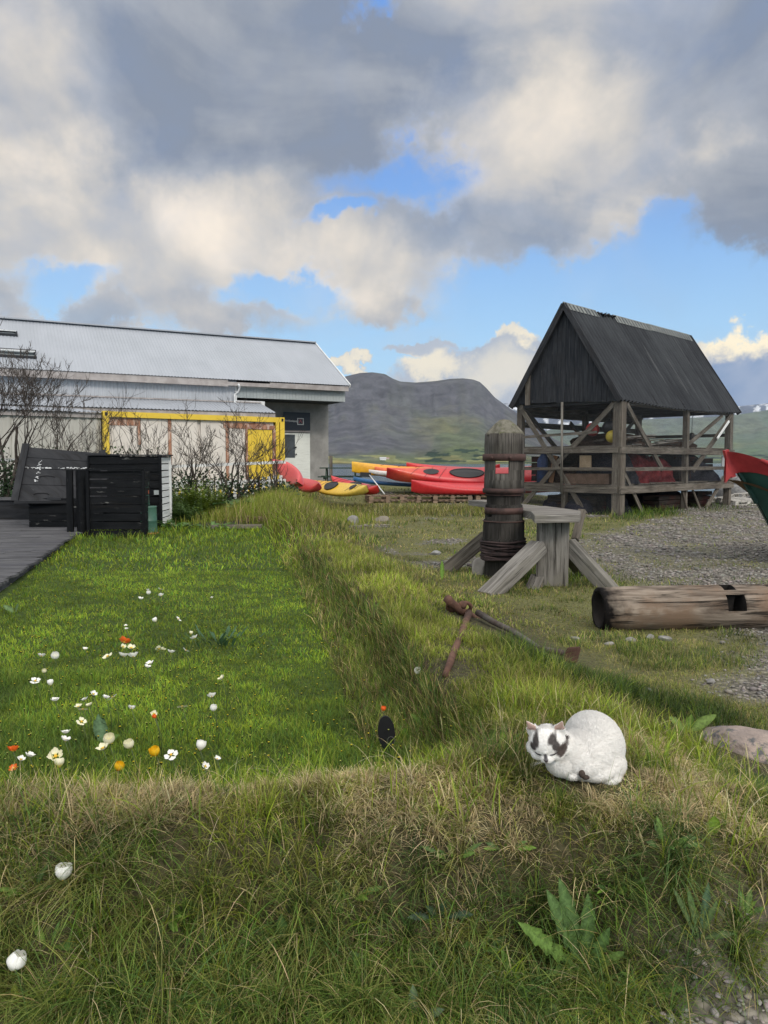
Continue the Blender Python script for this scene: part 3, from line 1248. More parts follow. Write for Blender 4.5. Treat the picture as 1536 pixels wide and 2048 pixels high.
    # ---- side bank and right-hand ground ----
    for (n, y0, y1, w0, seg) in ((118000, 3.2, 5.6, .0034, 3), (104000, 5.6, 11, .0065, 2), (80000, 11, 28, .014, 2)):
        n = int(n * DENS)
        x, y = scatter(rs, n, -12, 30, y0, y1, 1.0)
        d = x - crest_x(y)
        g = gravel_mask(x, y)
        k = (d > -.5) & (rs.rand(len(x)) > g * 1.15) & ~excl(x, y)
        x, y, d = x[k], y[k], d[k]
        n = len(x)
        bank = sst(1.1, .25, d)
        slope = sst(-.02, -.16, d)
        nn = fbm(x * 1.0, y * 1.0, 4, 81)
        n2 = fbm(x * 2.2 + 5, y * 2.2, 3, 83)
        c = pal(rs, n, [OLIVE, (.30, .29, .095), STRAW2, LG, (.22, .24, .07)], [4, 3.2, 2.4, 1.6, 3])
        gb = pal(rs, n, [LG, LG2, OLIVE, (.30, .33, .06), STRAW2], [3, 3, 3, 3, 1.2])
        ib = rs.rand(n) < bank * .85
        c[ib] = gb[ib]
        dk = sst(.5, .66, n2) * (1 - .75 * bank)
        # dark green tongue running from the cat towards the rock
        tongue = np.exp(-((y - (4.55 - .75 * (x - .9))) / .38) ** 2) * sst(.55, .9, x) * sst(2.2, 1.7, x)
        # green round the capstan and shed feet
        cap = np.exp(-(((x - 2.05) / 1.15) ** 2 + ((y - 8.9) / .95) ** 2))
        shed = sst(1.7, .5, np.abs((x - 8.2) * .686 - (y - 21.7) * .728)) * sst(5.2, 6.2, x) * sst(13.6, 12.0, x)
        dk = np.clip(np.maximum(dk * .55, np.maximum(tongue * 1.1, np.maximum(cap * .9, shed))), 0, 1)
        isk = rs.rand(n) < dk
        cdk = pal(rs, n, [LG3, DKG, (.075, .13, .035), LG], [4, 2.5, 3, 2])
        c[isk] = cdk[isk]
        # brownish seeding grass towards the kayaks
        brn = sst(9, 14, y) * sst(4.5, 2.0, x) * sst(-.2, .6, d)
        isr = (rs.rand(n) < brn * .65) & ~isk
        c[isr] = pal(rs, n, [(.32, .25, .11), (.26, .25, .08), STRAW2, OLIVE], [3, 3, 2, 3])[isr]
        iss = rs.rand(n) < slope * .8 * sst(12, 8, y)  # slope blades mix soil browns with darker greens that paint in its shadow
        c[iss] = pal(rs, n, [DKG, BRN, OLIVE2, STRAW2, LG3], [2.4, 2.4, 2.6, 2, 2])[iss]
        c = c * (.72 + .55 * sst(.3, .7, nn))[:, None] * (.70 + .6 * sst(.3, .7, fbm(x * 7, y * 7, 3, 85)))[:, None]
        h = rs.uniform(.035, .085, n) * (.7 + .6 * nn)
        h = h * (1 + .7 * bank) * (1 + 1.2 * dk) * (.6 + .8 * fbm(x * 7, y * 7, 3, 85))
        tall = sst(11, 14, y) * sst(1.6, .3, np.abs(d + .0))
        h = h * (1 + 2.0 * tall) + .15 * shed * rs.rand(n)
        h = h * (1 + .5 * sst(12, 18, y) * sst(4.0, 2.5, x))
        h = h * lowf(x, y)
        low = (1 - bank) * (1 - dk) * sst(.6, 1.6, d)
        h = h * (1 - .45 * low)
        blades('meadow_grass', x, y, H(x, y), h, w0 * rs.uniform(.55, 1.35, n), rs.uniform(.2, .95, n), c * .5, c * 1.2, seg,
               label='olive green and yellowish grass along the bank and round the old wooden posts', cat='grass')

    # ---- tall seeding clump where the bank meets the hedge ----
    n = int(15000 * DENS)
    x = rs.normal(-2.5, 1.0, n)
    y = rs.normal(18.5, 1.5, n)
    k = (np.abs(x + 2.5) < 2.3) & (y > 15.3) & (y < 22)
    x, y = x[k], y[k]
    n = len(x)
    c = pal(rs, n, [(.24, .28, .05), (.30, .25, .11), OLIVE, LG, STRAW2], [4, 1.6, 3, 3.4, .9])
    hh = .42 * np.exp(-((x + 2.9) / 1.0) ** 2) + .20
    blades('tall_grass', x, y, H(x, y), hh * rs.uniform(.5, 1.1, n), rs.uniform(.008, .018, n), rs.uniform(.1, .5, n), c * .8, c * 1.1, 3, .5,
           label='tall seeding yellow green grass clump between the hedge and the kayaks', cat='grass')
    # tall grass before the pallets, the wall foot and the shed
    n = int(9000 * DENS)
    x = rs.uniform(-2.2, 4.2, n)
    y = rs.normal(20.9, .6, n)
    k = y < 22.2
    x, y = x[k], y[k]
    n = len(x)
    c = pal(rs, n, [(.09, .12, .035), (.20, .165, .075), OLIVE, STRAW], [4, 2.5, 3, .8])
    blades('tall_grass', x, y, H(x, y), rs.uniform(.06, .26, n) * (.5 + .8 * fbm(x * 2, y * 2, 2, 5)), rs.uniform(.008, .016, n), rs.uniform(.1, .6, n), c * .8, c * 1.1, 3, .5,
           label='straggly tall grass growing in front of the pallets and kayaks', cat='grass')


def rock_template(seed, sub=2):
    bm = bmesh.new()
    bmesh.ops.create_icosphere(bm, subdivisions=sub, radius=1)
    V = np.array([v.co[:] for v in bm.verts])
    F = np.array([[v.index for v in f.verts] for f in bm.faces])
    bm.free()
    r = np.random.RandomState(seed)
    for _ in range(5):
        a = r.normal(size=3)
        a /= np.linalg.norm(a)
        dd = V @ a
        lim = r.uniform(.55, .85)
        V = V - np.clip(dd - lim, 0, None)[:, None] * a * .8
    return V, F


def stones(name, x, y, size, cols, label, cat, flat=.55, sub=1, sink=.25, seed=1):
    """one mesh of many small stones lying on the ground"""
    rs = np.random.RandomState(seed)
    tpl = [rock_template(i + seed, sub) for i in range(6)]
    Vs, Fs, Cs = [], [], []
    base = 0
    z = H(x, y)
    which = rs.randint(0, 6, len(x))
    for ti in range(6):
        k = np.where(which == ti)[0]
        V, F = tpl[ti]
        a = rs.uniform(0, 6.28, len(k))
        s = size[k][:, None] * np.stack([rs.uniform(.8, 1.3, len(k)), rs.uniform(.7, 1, len(k)), np.full(len(k), flat) * rs.uniform(.7, 1.2, len(k))], -1)
        L = V[None] * s[:, None, :]
        ca, sa = np.cos(a)[:, None], np.sin(a)[:, None]
        X = L[..., 0] * ca - L[..., 1] * sa + x[k][:, None]
        Y = L[..., 0] * sa + L[..., 1] * ca + y[k][:, None]
        Z = L[..., 2] + (z[k] + size[k] * flat * (1 - 2 * sink))[:, None]
        VV = np.stack([X, Y, Z], -1).reshape(-1, 3)
        FF = (F[None] + (np.arange(len(k)) * len(V))[:, None, None]).reshape(-1, 3) + base
        base += len(VV)
        Vs.append(VV)
        Fs.append(FF)
        Cs.append(np.repeat(cols[k], len(V), 0))
    me = np_mesh(name, np.concatenate(Vs), np.concatenate(Fs))
    color_attr(me, np.concatenate(Cs))
    me.polygons.foreach_set('use_smooth', np.ones(len(me.polygons), bool))
    me.materials.append(M['stone_attr'])
    o = bpy.data.objects.new(name, me)
    col.objects.link(o)
    tag(o, label, cat, kind='stuff')


M['stone_attr'] = attr_mat('stone_attr', 0, .8, .3)


def build_pebbles():
    rs = np.random.RandomState(5)
    # gravel yard
    y = 3.0 * (30 / 3.0) ** rs.rand(int(70000 * DENS))
    x = rs.uniform(-.2, 1, len(y)) * (.64 * y + .4)
    g = gravel_mask(x, y)
    k = (rs.rand(len(x)) < g ** 1.5) & (y > 3)
    x, y = x[k], y[k]
    s = rs.uniform(.35, 1, len(x)) ** 1.5 * np.clip(.006 + .0022 * y, 0, .045)
    s = np.where(rs.rand(len(x)) < .03, s * 1.8, s)
    sh = rs.uniform(.5, 1.35, len(x))[:, None]
    c = np.array([.205, .19, .175])[None] * sh * rs.uniform(.94, 1.06, (len(x), 3))
    stones('gravel', x, y, s, c, 'grey rounded gravel covering the yard on the right', 'gravel', seed=3)
    # path at the bottom right
    n = int(6500 * DENS)
    y = rs.uniform(1.3, 2.6, n)
    x = rs.uniform(.3, 3.2, n)
    k = rs.rand(n) < gravel_mask(x, y) ** 1.3
    x, y = x[k], y[k]
    s = rs.uniform(.004, .020, len(x)) * rs.uniform(.5, 1, len(x))
    c = np.array([.23, .215, .205])[None] * rs.uniform(.55, 1.4, len(x))[:, None] * rs.uniform(.94, 1.08, (len(x), 3))
    stones('path_gravel', x, y, s, c, 'rounded grey and brown pebbles at the foot of the bank, bottom right', 'gravel', sub=2, seed=9)

# ================================================================== warehouse
def corr_mat(name, c1, c2, rough=.45, streak=None, metallic=0.0):
    m, t, b, out = new_mat(name)
    tc = t.n('ShaderNodeTexCoord')
    n = t.noise(t.mapping(tc.outputs['UV'], scale=(40, 2, 1)), 1.0, 5, .6)
    n2 = t.noise(tc.outputs['Object'], .6, 4, .6)
    c = t.mix(t.rng(t.math('ADD', t.math('MULTIPLY', n, .5), t.math('MULTIPLY', n2, .5)), .35, .65), c1, c2)
    if streak:
        n3 = t.noise(t.mapping(tc.outputs['UV'], scale=(60, 1.2, 1)), 1.0, 6, .65)
        c = t.mix(t.rng(n3, .58, .72), c, streak)
    t.link(c, b.inputs['Base Color'])
    b.inputs['Roughness'].default_value = rough
    b.inputs['Metallic'].default_value = metallic
    b.inputs['Specular IOR Level'].default_value = .5 if rough < .6 else .12
    bump(t, b, n2, .1, .02)
    return m


M['roof_metal'] = corr_mat('pale_roof_metal', (.27, .29, .325), (.31, .33, .37), .5)
M['wall_metal'] = corr_mat('pale_wall_metal', (.34, .36, .395), (.42, .44, .48), .55, (.27, .29, .32))
M['shed_wall'] = corr_mat('stained_white_boards', (.38, .37, .34), (.50, .49, .46), .7, (.17, .155, .125))
M['fascia'] = rough_mat('fascia_pinkish', (.26, .235, .23), (.36, .335, .33), 3, .7, 0, .1)
M['concrete'] = rough_mat('concrete_wall', (.21, .205, .20), (.29, .285, .275), 1.6, .9, 0, .5, .03, (.24, .235, .225), 9, .62)
M['planks_grey'] = corr_mat('grey_vertical_planks', (.27, .30, .31), (.37, .40, .41), .8, (.17, .19, .20))
M['soffit'] = plain('soffit_dark', (.028, .031, .038), .8)
M['sign_navy'] = plain('sign_navy', (.015, .026, .042), .4)
M['sign_white'] = plain('sign_letters', (.62, .62, .62), .5)
M['sign_red'] = plain('sign_red', (.35, .10, .12), .5)
M['door_white'] = corr_mat('peeling_white_door', (.62, .64, .61), (.74, .76, .72), .6, (.22, .22, .20))
M['glass_dark'] = plain('dark_glass', (.07, .08, .09), .12)
M['white'] = plain('white_paint', (.62, .63, .64), .5)
M['black'] = plain('black_metal', (.015, .015, .018), .5)

WU = Vector((.889, .458, 0)).normalized()      # along the long wall, to the right and away
WN = Vector((-WU.y, WU.x, 0))                  # into the building (away from the viewer)
W0 = Vector((-1.66, 32.0, 0))                  # right-hand eave corner


def WP(a, d, z):
    """a: metres left of the corner along the wall; d: metres into the building"""
    return W0 - WU * a + WN * d + Vector((0, 0, z))


def corrugated(mb, p0, p1, p2, p3, pitch, amp, nv=1, seg=6, sag=0.0):
    """p0-p1 bottom edge (across the waves), p3-p2 top edge; waves run bottom to top"""
    p0, p1, p2, p3 = map(Vector, (p0, p1, p2, p3))
    L = (p1 - p0).length
    nrm = (p1 - p0).cross(p3 - p0).normalized()
    n = max(2, int(L / pitch * seg))

    def fn(u, v):
        a = p0.lerp(p1, u)
        b = p3.lerp(p2, u)
        q = a.lerp(b, v) + nrm * (amp * math.sin(2 * math.pi * u * L / pitch))
        q.z -= sag * math.sin(math.pi * u) * (1 - v)
        return q
    mb.grid(fn, n, nv)


def build_warehouse():
    r = thing('warehouse', (W0.x - 6, W0.y - 3, 0.3), 'long pale warehouse with corrugated roof and overhanging upper corner behind the hedge', 'building')
    zE, zR, Wd = 4.92, 7.02, 3.54
    LB, LT = 26.0, 26.0
    m = MB()
    corrugated(m, WP(LB, -.35, zE - .2), WP(-.06, -.35, zE - .2), WP(-.06, Wd, zR), WP(LB, Wd, zR), .12, .007)
    corrugated(m, WP(-.06, 2 * Wd + .35, zE - .2), WP(LB, 2 * Wd + .35, zE - .2), WP(LB, Wd, zR - .01), WP(-.06, Wd, zR - .01), .12, .012)
    roof = m.build('roof', M['roof_metal'], r)
    m = MB()
    m.beam(WP(LB, Wd, zR + .02), WP(-.08, Wd, zR + .02), .36, .05)
    m.build('ridge_cap', M['roof_metal'], roof)
    # verge trim
    m = MB()
    m.beam(WP(-.09, -.35, zE - .22), WP(-.09, Wd, zR - .02), .05, .14)
    m.build('verge_board', M['white'], roof)
    m = MB()
    m.beam(WP(LB, -.28, zE - .34), WP(5.1, -.28, zE - .34), .05, .26)
    m.beam(WP(5.1, -.28, zE - .36), WP(3.4, -.28, zE - .36), .05, .14)
    m.beam(WP(3.4, -.28, zE - .34), WP(-.04, -.28, zE - .34), .05, .20)
    m.build('fascia', M['fascia'], r)
    # dark strip standing in for the shade under the sheet edge
    m = MB()
    m.beam(WP(LB, -.22, zE - .19), WP(-.02, -.22, zE - .19), .10, .04)
    m.build('eave_shadow_strip', M['soffit'], r)
    # main corrugated wall, left of the downpipe
    m = MB()
    corrugated(m, WP(LB, 0, .2), WP(4.75, 0, .2), WP(4.75, 0, zE - .2), WP(LB, 0, zE - .2), .13, .018)
    m.build('corrugated_wall', M['wall_metal'], r)
    m = MB()
    m.beam(WP(4.72, -.01, .2), WP(4.72, -.01, zE - .2), .05, .12, up=WN)
    m.build('corner_trim', M['white'], r)
    # smooth wall piece under the overhang and its return
    m = MB()
    m.box(WP(4.1, .6, 2.1), (1.15, 1.2, 3.7), Matrix((WU, WN, Vector((0, 0, 1)))).transposed())
    m.build('smooth_wall', M['white'], r)
    # overhanging upper storey: front band, soffit and gable
    rot = Matrix((WU, WN, Vector((0, 0, 1)))).transposed()
    zb = 4.06
    m = MB()
    npl = 34
    for i in range(npl):
        a0 = 4.70 - i * 4.70 / npl
        m.box(WP(a0 - .069, -.02 + random.uniform(0, .008), (zb + zE - .3) / 2), (.132, .04, zE - .3 - zb), rot, axis=2)
    m.build('plank_band', M['planks_grey'], r)
    m = MB()
    m.box(WP(2.35, 2.2, zb + .035), (4.68, 4.36, .05), rot)
    m.build('soffit', M['soffit'], r)
    m = MB()
    # gable end wall above (seen from the side)
    g0, g1, g2 = WP(.02, .02, zb), WP(.02, 2 * Wd, zb), WP(.02, 2 * Wd, zE - .25)
    m.add([g0, g1, g2, WP(.02, Wd, zR - .06), WP(.02, .02, zE - .25)], [(0, 1, 2, 3, 4)])
    m.build('gable_wall', M['planks_grey'], r)
    # recessed concrete wall and end wall
    m = MB()
    m.box(WP(1.9, 1.74 + .15, 2.1), (3.76, .3, 3.95), rot)
    m.box(WP(.13, 1.74 + 2.8, 2.1), (.26, 5.0, 3.95), rot)
    m.build('concrete_wall', M['concrete'], r)
    # rear wall and far end so that the building is closed
    m = MB()
    m.box(WP(LB / 2, 2 * Wd, 2.5), (LB, .1, 4.9), rot)
    m.box(WP(LB, Wd, 2.5), (.1, 2 * Wd, 4.9), rot)
    m.build('rear_wall', M['wall_metal'], r)
    # door set in the recessed wall
    def D(px, py, off=0.0):
        """point on the recessed wall plane under this pixel"""
        rr = ray(px, py)
        o = Vector((0, 0, EYE))
        pl = WP(0, 1.74 - off, 0)
        t = (pl - o).dot(WN) / rr.dot(WN)
        return o + rr * t

    def panel(px0, py0, px1, py1, off, th, name, mat, parent, squ=True):
        a, b = D(px0, py0, off), D(px1, py1, off)
        z0, z1 = min(a.z, b.z), max(a.z, b.z)
        m_ = MB()
        c_ = (a + b) / 2
        w_ = abs((b - a).dot(WU))
        m_.box((c_.x, c_.y, (z0 + z1) / 2), (w_, th, z1 - z0), rot, axis=2)
        return m_.build(name, mat, parent)

    door = panel(566, 866, 620, 1000, .03, .07, 'door', M['door_white'], r)
    panel(567, 869, 590, 915, .075, .03, 'door_window', M['glass_dark'], door)
    h = MB()
    h.lathe(D(591.5, 895, .13), [(.0, -.02), (.045, -.02), (.045, .03), (.0, .05)], 10)
    h.lathe(D(592.5, 909, .11), [(.0, -.02), (.03, -.02), (.03, .03), (.0, .05)], 8)
    build_each(h, 'door_handle', M['black'], door)
    panel(566, 861, 620, 865, .05, .08, 'lintel_board', M['fascia'], r)
    # downpipe
    m = MB()
    a = 4.62
    m.tube([WP(a + .08, -.34, zE - .38), WP(a + .0, -.22, zE - .45), WP(a + .02, -.12, zE - .62), WP(a + .16, -.08, zE - .75), WP(a + .16, -.08, 3.4), WP(a + .16, -.08, .4)], .045, 8)
    m.build('downpipe', M['white'], r)
    # skylights
    slope = (WP(0, Wd, zR) - WP(0, -.35, zE - .2)).normalized()
    nr = WU.cross(slope).normalized()
    srot = Matrix((WU, slope, nr)).transposed()
    o0 = WP(0, -.35, zE - .2)
    for (px, py, w_, h_) in ((34, 709, 1.15, .55), (2, 668, 1.0, .25)):
        rr = ray(px, py)
        e = Vector((0, 0, EYE))
        t = (o0 - e).dot(nr) / rr.dot(nr)
        c_ = e + rr * t
        m = MB()
        for q in (-1, 1):
            m.box(c_ + slope * (q * h_ / 2) + nr * .04, (w_ + .1, .06, .10), srot)
            m.box(c_ + WU * (q * w_ / 2) + nr * .04, (.05, h_, .10), srot)
        f = m.build('skylight', M['soffit'], r)
        m = MB()
        tl = Matrix.Rotation(R(-22), 3, WU)
        m.box(c_ + nr * .16, (w_, h_ * .55, .04), tl @ srot)
        m.build('skylight_sash', M['white'], f)
        m = MB()
        m.box(c_ + nr * .03, (w_ - .05, h_ - .05, .03), srot)
        m.build('skylight_pane', M['planks_grey'], f)
    # lean-to along the wall
    zt, zl, dp = 3.86, 3.38, 1.9
    m = MB()
    corrugated(m, WP(LB, -dp, zl), WP(3.7, -dp, zl), WP(3.7, -.02, zt), WP(LB, -.02, zt), .13, .015)
    lean = m.build('lean_to_roof', M['roof_metal'], r)
    m = MB()
    m.beam(WP(LB, -.05, zt + .03), WP(3.7, -.05, zt + .03), .05, .05)
    m.build('flashing', M['fascia'], lean)
    m = MB()
    m.beam(WP(LB, -dp + .08, zl - .13), WP(3.72, -dp + .08, zl - .13), .05, .20)
    m.build('lean_to_fascia', M['fascia'], r)
    m = MB()
    corrugated(m, WP(LB, -dp + .14, .1), WP(3.8, -dp + .14, .1), WP(3.8, -dp + .14, zl), WP(LB, -dp + .14, zl), .22, .02)
    corrugated(m, WP(3.8, -dp + .14, .1), WP(3.8, 0, .1), WP(3.8, 0, zt - .02), WP(3.8, -dp + .14, zl), .22, .02)
    m.build('lean_to_wall', M['shed_wall'], r)

    # ---- sign board above the door: a thing of its own
    a, b = D(567, 824, .06), D(620, 861, .06)
    zc = (1.0, 1.0)
    c_ = (a + b) / 2
    s = thing('sign', (c_.x, c_.y, min(a.z, b.z)), 'dark navy sign with thin pale lettering and a framed emblem above the warehouse door', 'sign')
    w_ = abs((b - a).dot(WU))
    h_ = abs(a.z - b.z)
    m = MB()
    m.box(c_, (w_, .06, h_), rot)
    bd = m.build('sign_board', M['sign_navy'], s)
    # lettering reads as a fine grey line of strokes at this size
    m = MB()
    lx = 0
    p0, p1 = D(569, 841, .10), D(596, 843, .10)
    n = 22
    for i in range(n):
        q = p0.lerp(p1, i / (n - 1))
        m.box(q, (.014, .01, random.choice((.055, .07, .085))), rot)
        if i % 3 != 2:
            m.box(q + WU * .012 + Vector((0, 0, random.choice((-.025, 0, .025)))), (.022, .01, .014), rot)
    m.build('lettering', M['sign_white'], s)
    m = MB()
    q = D(601, 843, .10)
    e_ = .13
    for k in (-1, 1):
        m.box(q + WU * (k * e_), (.035, .012, 2 * e_ + .035), rot)
        m.box(q + Vector((0, 0, k * e_)), (2 * e_ - .036, .012, .035), rot)
    m.build('emblem_frame', M['sign_white'], s)
    m = MB()
    m.beam(q + WU * -.07 + Vector((0, 0, -.07)), q + Vector((0, 0, .05)), .012, .03)
    m.beam(q + WU * .07 + Vector((0, 0, -.07)), q + Vector((0, 0, .05)), .0125, .03)
    m.beam(q + WU * -.05 + Vector((0, 0, .07)), q + WU * .05 + Vector((0, 0, .07)), .012, .02)
    m.build('emblem', M['sign_red'], s)


build_warehouse()


# ================================================================== container
def container_mat(name, base, base2, rust_lo, band=None):
    m, t, b, out = new_mat(name)
    tc = t.n('ShaderNodeTexCoord')
    o = tc.outputs['UV']
    n = t.noise(t.mapping(o, scale=(1.0, 1.0, 1)), 1.2, 5, .6)
    c = t.mix(t.rng(n, .35, .65), base, base2)
    v = t.noise(t.mapping(o, scale=(5.5, .55, 1)), 1.0, 6, .62)
    v2 = t.noise(t.mapping(o, scale=(30, 3, 1)), 1.0, 5, .65)
    rr = t.math('ADD', t.math('MULTIPLY', v, .75), t.math('MULTIPLY', v2, .30))
    k = t.rng(rr, rust_lo, rust_lo + .10)
    c = t.mix(k, c, t.mix(v2, (.55, .26, .12), (.16, .05, .025)))
    t.link(c, b.inputs['Base Color'])
    b.inputs['Roughness'].default_value = .6
    bump(t, b, v2, .2, .01)
    return m


M['cont_white'] = container_mat('container_white', (.58, .54, .50), (.66, .61, .56), .62)
M['cont_yellow'] = container_mat('container_yellow', (.62, .43, .03), (.70, .50, .05), .66)
M['cont_rust'] = rough_mat('container_rust', (.38, .20, .13), (.24, .11, .07), 5, .9, 0, .4, .01, (.46, .34, .28), 9, .50, (1, 1, .3))


def build_container():
    p1, p2 = Vector((-8.48, 22.8, 0)), Vector((-3.46, 26.2, 0))
    u = (p2 - p1).normalized()
    n = Vector((-u.y, u.x, 0))
    rot = Matrix((u, n, Vector((0, 0, 1)))).transposed()
    L = (p2 - p1).length
    z0, z1 = .45, 3.06
    r = thing('shipping_container', (p1.x, p1.y, z0), 'white shipping container with rusty streaks and a yellow frame beside the warehouse', 'container')

    def C(a, d, z):
        return p1 + u * a + n * d + Vector((0, 0, z))
    m = MB()
    for a in (.08, L - .08):
        for d in (.08, 2.36):
            m.box(C(a, d, (z0 + z1) / 2), (.17, .17, z1 - z0), rot, axis=2)
    m.box(C(L - .26, .05, (z0 + z1) / 2 - .02), (.12, .09, z1 - z0 - .3), rot, axis=2)
    build_each(m, 'corner_post', M['cont_yellow'], r)
    m = MB()
    for d in (.07, 2.37):
        m.box(C(L / 2, d, z1 - .09), (L - .34, .12, .17), rot)
    for a in (.08, L - .08):
        m.box(C(a, 1.22, z1 - .09), (.12, 2.1, .15), rot)
    m.build('top_rail', M['cont_yellow'], r)
    m = MB()
    for d in (.07, 2.37):
        m.box(C(L / 2, d, z0 + .08), (L - .34, .12, .15), rot)
    m.build('bottom_rail', M['cont_yellow'], r)
    # corrugated side panels
    m = MB()
    a0, a1 = .18, L - .36
    segs = []
    x = a0
    k = 0
    while x < a1 - .01:
        x2 = min(a1, x + (.85 if k % 2 == 0 else .12))
        segs.append((x, x2, k % 2))
        x = x2
        k += 1
    V = []
    for (xa, xb, kk) in segs:
        dd = .12 if kk == 0 else .20
        V.append((xa, dd))
        V.append((xb, dd))
    vs, fs, us = [], [], []
    for (a, d) in V:
        vs.append(C(a, d, z0 + .15))
        vs.append(C(a, d, z1 - .17))
    for i in range(len(V) - 1):
        fs.append((2 * i, 2 * i + 2, 2 * i + 3, 2 * i + 1))
        us.append([(V[i][0], 0), (V[i + 1][0], 0), (V[i + 1][0], 2.3), (V[i][0], 2.3)])
    m.add(vs, fs, us)
    m.build('side_panel', M['cont_white'], r)
    # rust-covered seams between the panels
    m = MB()
    for i, (xa, xb, kk) in enumerate(segs):
        if kk == 1 and i in (3, 7):
            m.box(C((xa + xb) / 2, .115, (z0 + z1) / 2), (.10, .02, z1 - z0 - .36), rot, axis=2)
    build_each(m, 'rusty_seam', M['cont_rust'], r)
    m = MB()
    m.box(C(.62, .112, 2.75), (.9, .012, .22), rot, axis=0)
    m.box(C(L - 1.35, .112, 2.74), (1.7, .012, .20), rot, axis=0)
    m.box(C(1.09, .112, 2.45), (.08, .012, .8), rot, axis=2)
    build_each(m, 'rust_stain', M['cont_rust'], r)
    # yellow door insert near the right end
    m = MB()
    for i in range(7):
        m.box(C(L - 1.28 + i * .13, .085, (z0 + 2.65) / 2 + .05), (.125, .03, 2.5 - z0), rot, axis=2)
    d = m.build('container_door', M['cont_yellow'], r)
    m = MB()
    m.box(C(L - .88, .065, 2.70), (1.08, .05, .14), rot)
    m.box(C(L - .36, .065, 1.6), (.11, .05, 2.05), rot)
    m.box(C(L - 1.39, .065, 1.6), (.07, .05, 2.05), rot)
    build_each(m, 'door_frame', M['cont_rust'], d)
    # end walls, roof, back
    m = MB()
    m.box(C(L / 2, 1.22, z1 - .12), (L - .2, 2.2, .04), rot)
    m.box(C(.06, 1.22, 1.7), (.04, 2.2, 2.4), rot)
    m.box(C(L - .06, 1.22, 1.7), (.04, 2.2, 2.4), rot)
    m.box(C(L / 2, 2.38, 1.7), (L - .3, .04, 2.4), rot)
    m.build('shell', M['cont_white'], r)
    m = MB()
    for a in (.08, L - .08):
        m.box(C(a, -.012, z1 - .09), (.07, .02, .10), rot)
    build_each(m, 'casting_hole', M['dark'], r)
    m = MB()
    for a in (.3, L - .3):
        m.box(C(a, 1.2, .30), (.4, 2.4, .30), rot)
    build_each(m, 'support_block', M['concrete'], r)


build_container()


def build_annex():
    """low side building flush with the container front, left of it"""
    p1, p2 = Vector((-8.48, 22.8, 0)), Vector((-3.46, 26.2, 0))
    u = (p2 - p1).normalized()
    n = Vector((-u.y, u.x, 0))
    C = lambda a, d, z: p1 + u * a + n * d + Vector((0, 0, z))
    zt = P(196, 833, 22.8).z
    z2 = P(30, 829, C(-3.2, .2, 0).y).z
    r = thing('annex', tuple(C(-3, .3, .2)), 'low annex with stained white vertical boards and a pale roof strip left of the container', 'building')
    m = MB()
    corrugated(m, C(-12, .2, .1), C(-.03, .2, .1), C(-.03, .2, zt), C(-12, .2, zt), .24, .02)
    m.build('board_wall', M['shed_wall'], r)
    m = MB()
    m.beam(C(-3.0, .14, zt + .03), C(-.03, .14, zt + .03), .05, .14)
    m.beam(C(-12, .145, zt + .0), C(-3.0, .145, zt + .0), .05, .12)
    m.build('fascia', M['fascia'], r)
    m = MB()
    corrugated(m, C(-3.05, 0.02, zt + .12), C(-.02, .02, zt + .12), C(-.02, 3.6, zt + .45), C(-3.05, 3.6, zt + .45), .13, .015)
    corrugated(m, C(-12, .02, zt + .13), C(-3.06, .02, zt + .13), C(-3.06, 3.6, zt + .46), C(-12, 3.6, zt + .46), .13, .015)
    m.build('roof', M['roof_metal'], r)


build_annex()


# ================================================================== picket fence
def picket_fence(pA, pB, h, label, gap=.16, skip=()):
    pA, pB = Vector(pA), Vector(pB)
    L = (pB - pA).length
    u = (pB - pA).normalized()
    r = thing('picket_fence', (pA.x, pA.y, Hs(pA.x, pA.y)), label, 'fence')
    n = Vector((-u.y, u.x, 0))
    rot = Matrix((u, n, Vector((0, 0, 1)))).transposed()
    m = MB()
    k = int(L / gap)
    for i in range(k + 1):
        if i in skip:
            continue
        p = pA + u * (i * gap)
        z = Hs(p.x, p.y)
        hh = h * random.uniform(.97, 1.02)
        m.box((p.x, p.y, z + hh / 2), (.09, .02, hh), rot @ Matrix.Rotation(random.uniform(-.03, .03), 3, 'Y'), axis=2)
    m.build('pickets', M['white_wood'], r)
    for f in (.25, .9):
        m = MB()
        z0, z1 = Hs(pA.x, pA.y), Hs(pB.x, pB.y)
        m.beam(pA + n * .04 + Vector((0, 0, z0 + h * f)), pB + n * .04 + Vector((0, 0, z1 + h * f)), .04, .08)
        m.build('rail', M['white_wood'], r)
    return r


picket_fence(P(330, 1000, 20.9), P(572, 1000, 21.3), .80, 'white picket fence running behind the bare bushes in front of the container')
picket_fence(P(-60, 1000, 18.2), P(44, 1000, 18.2), .85, 'short white picket fence at the far left beside the black chest')


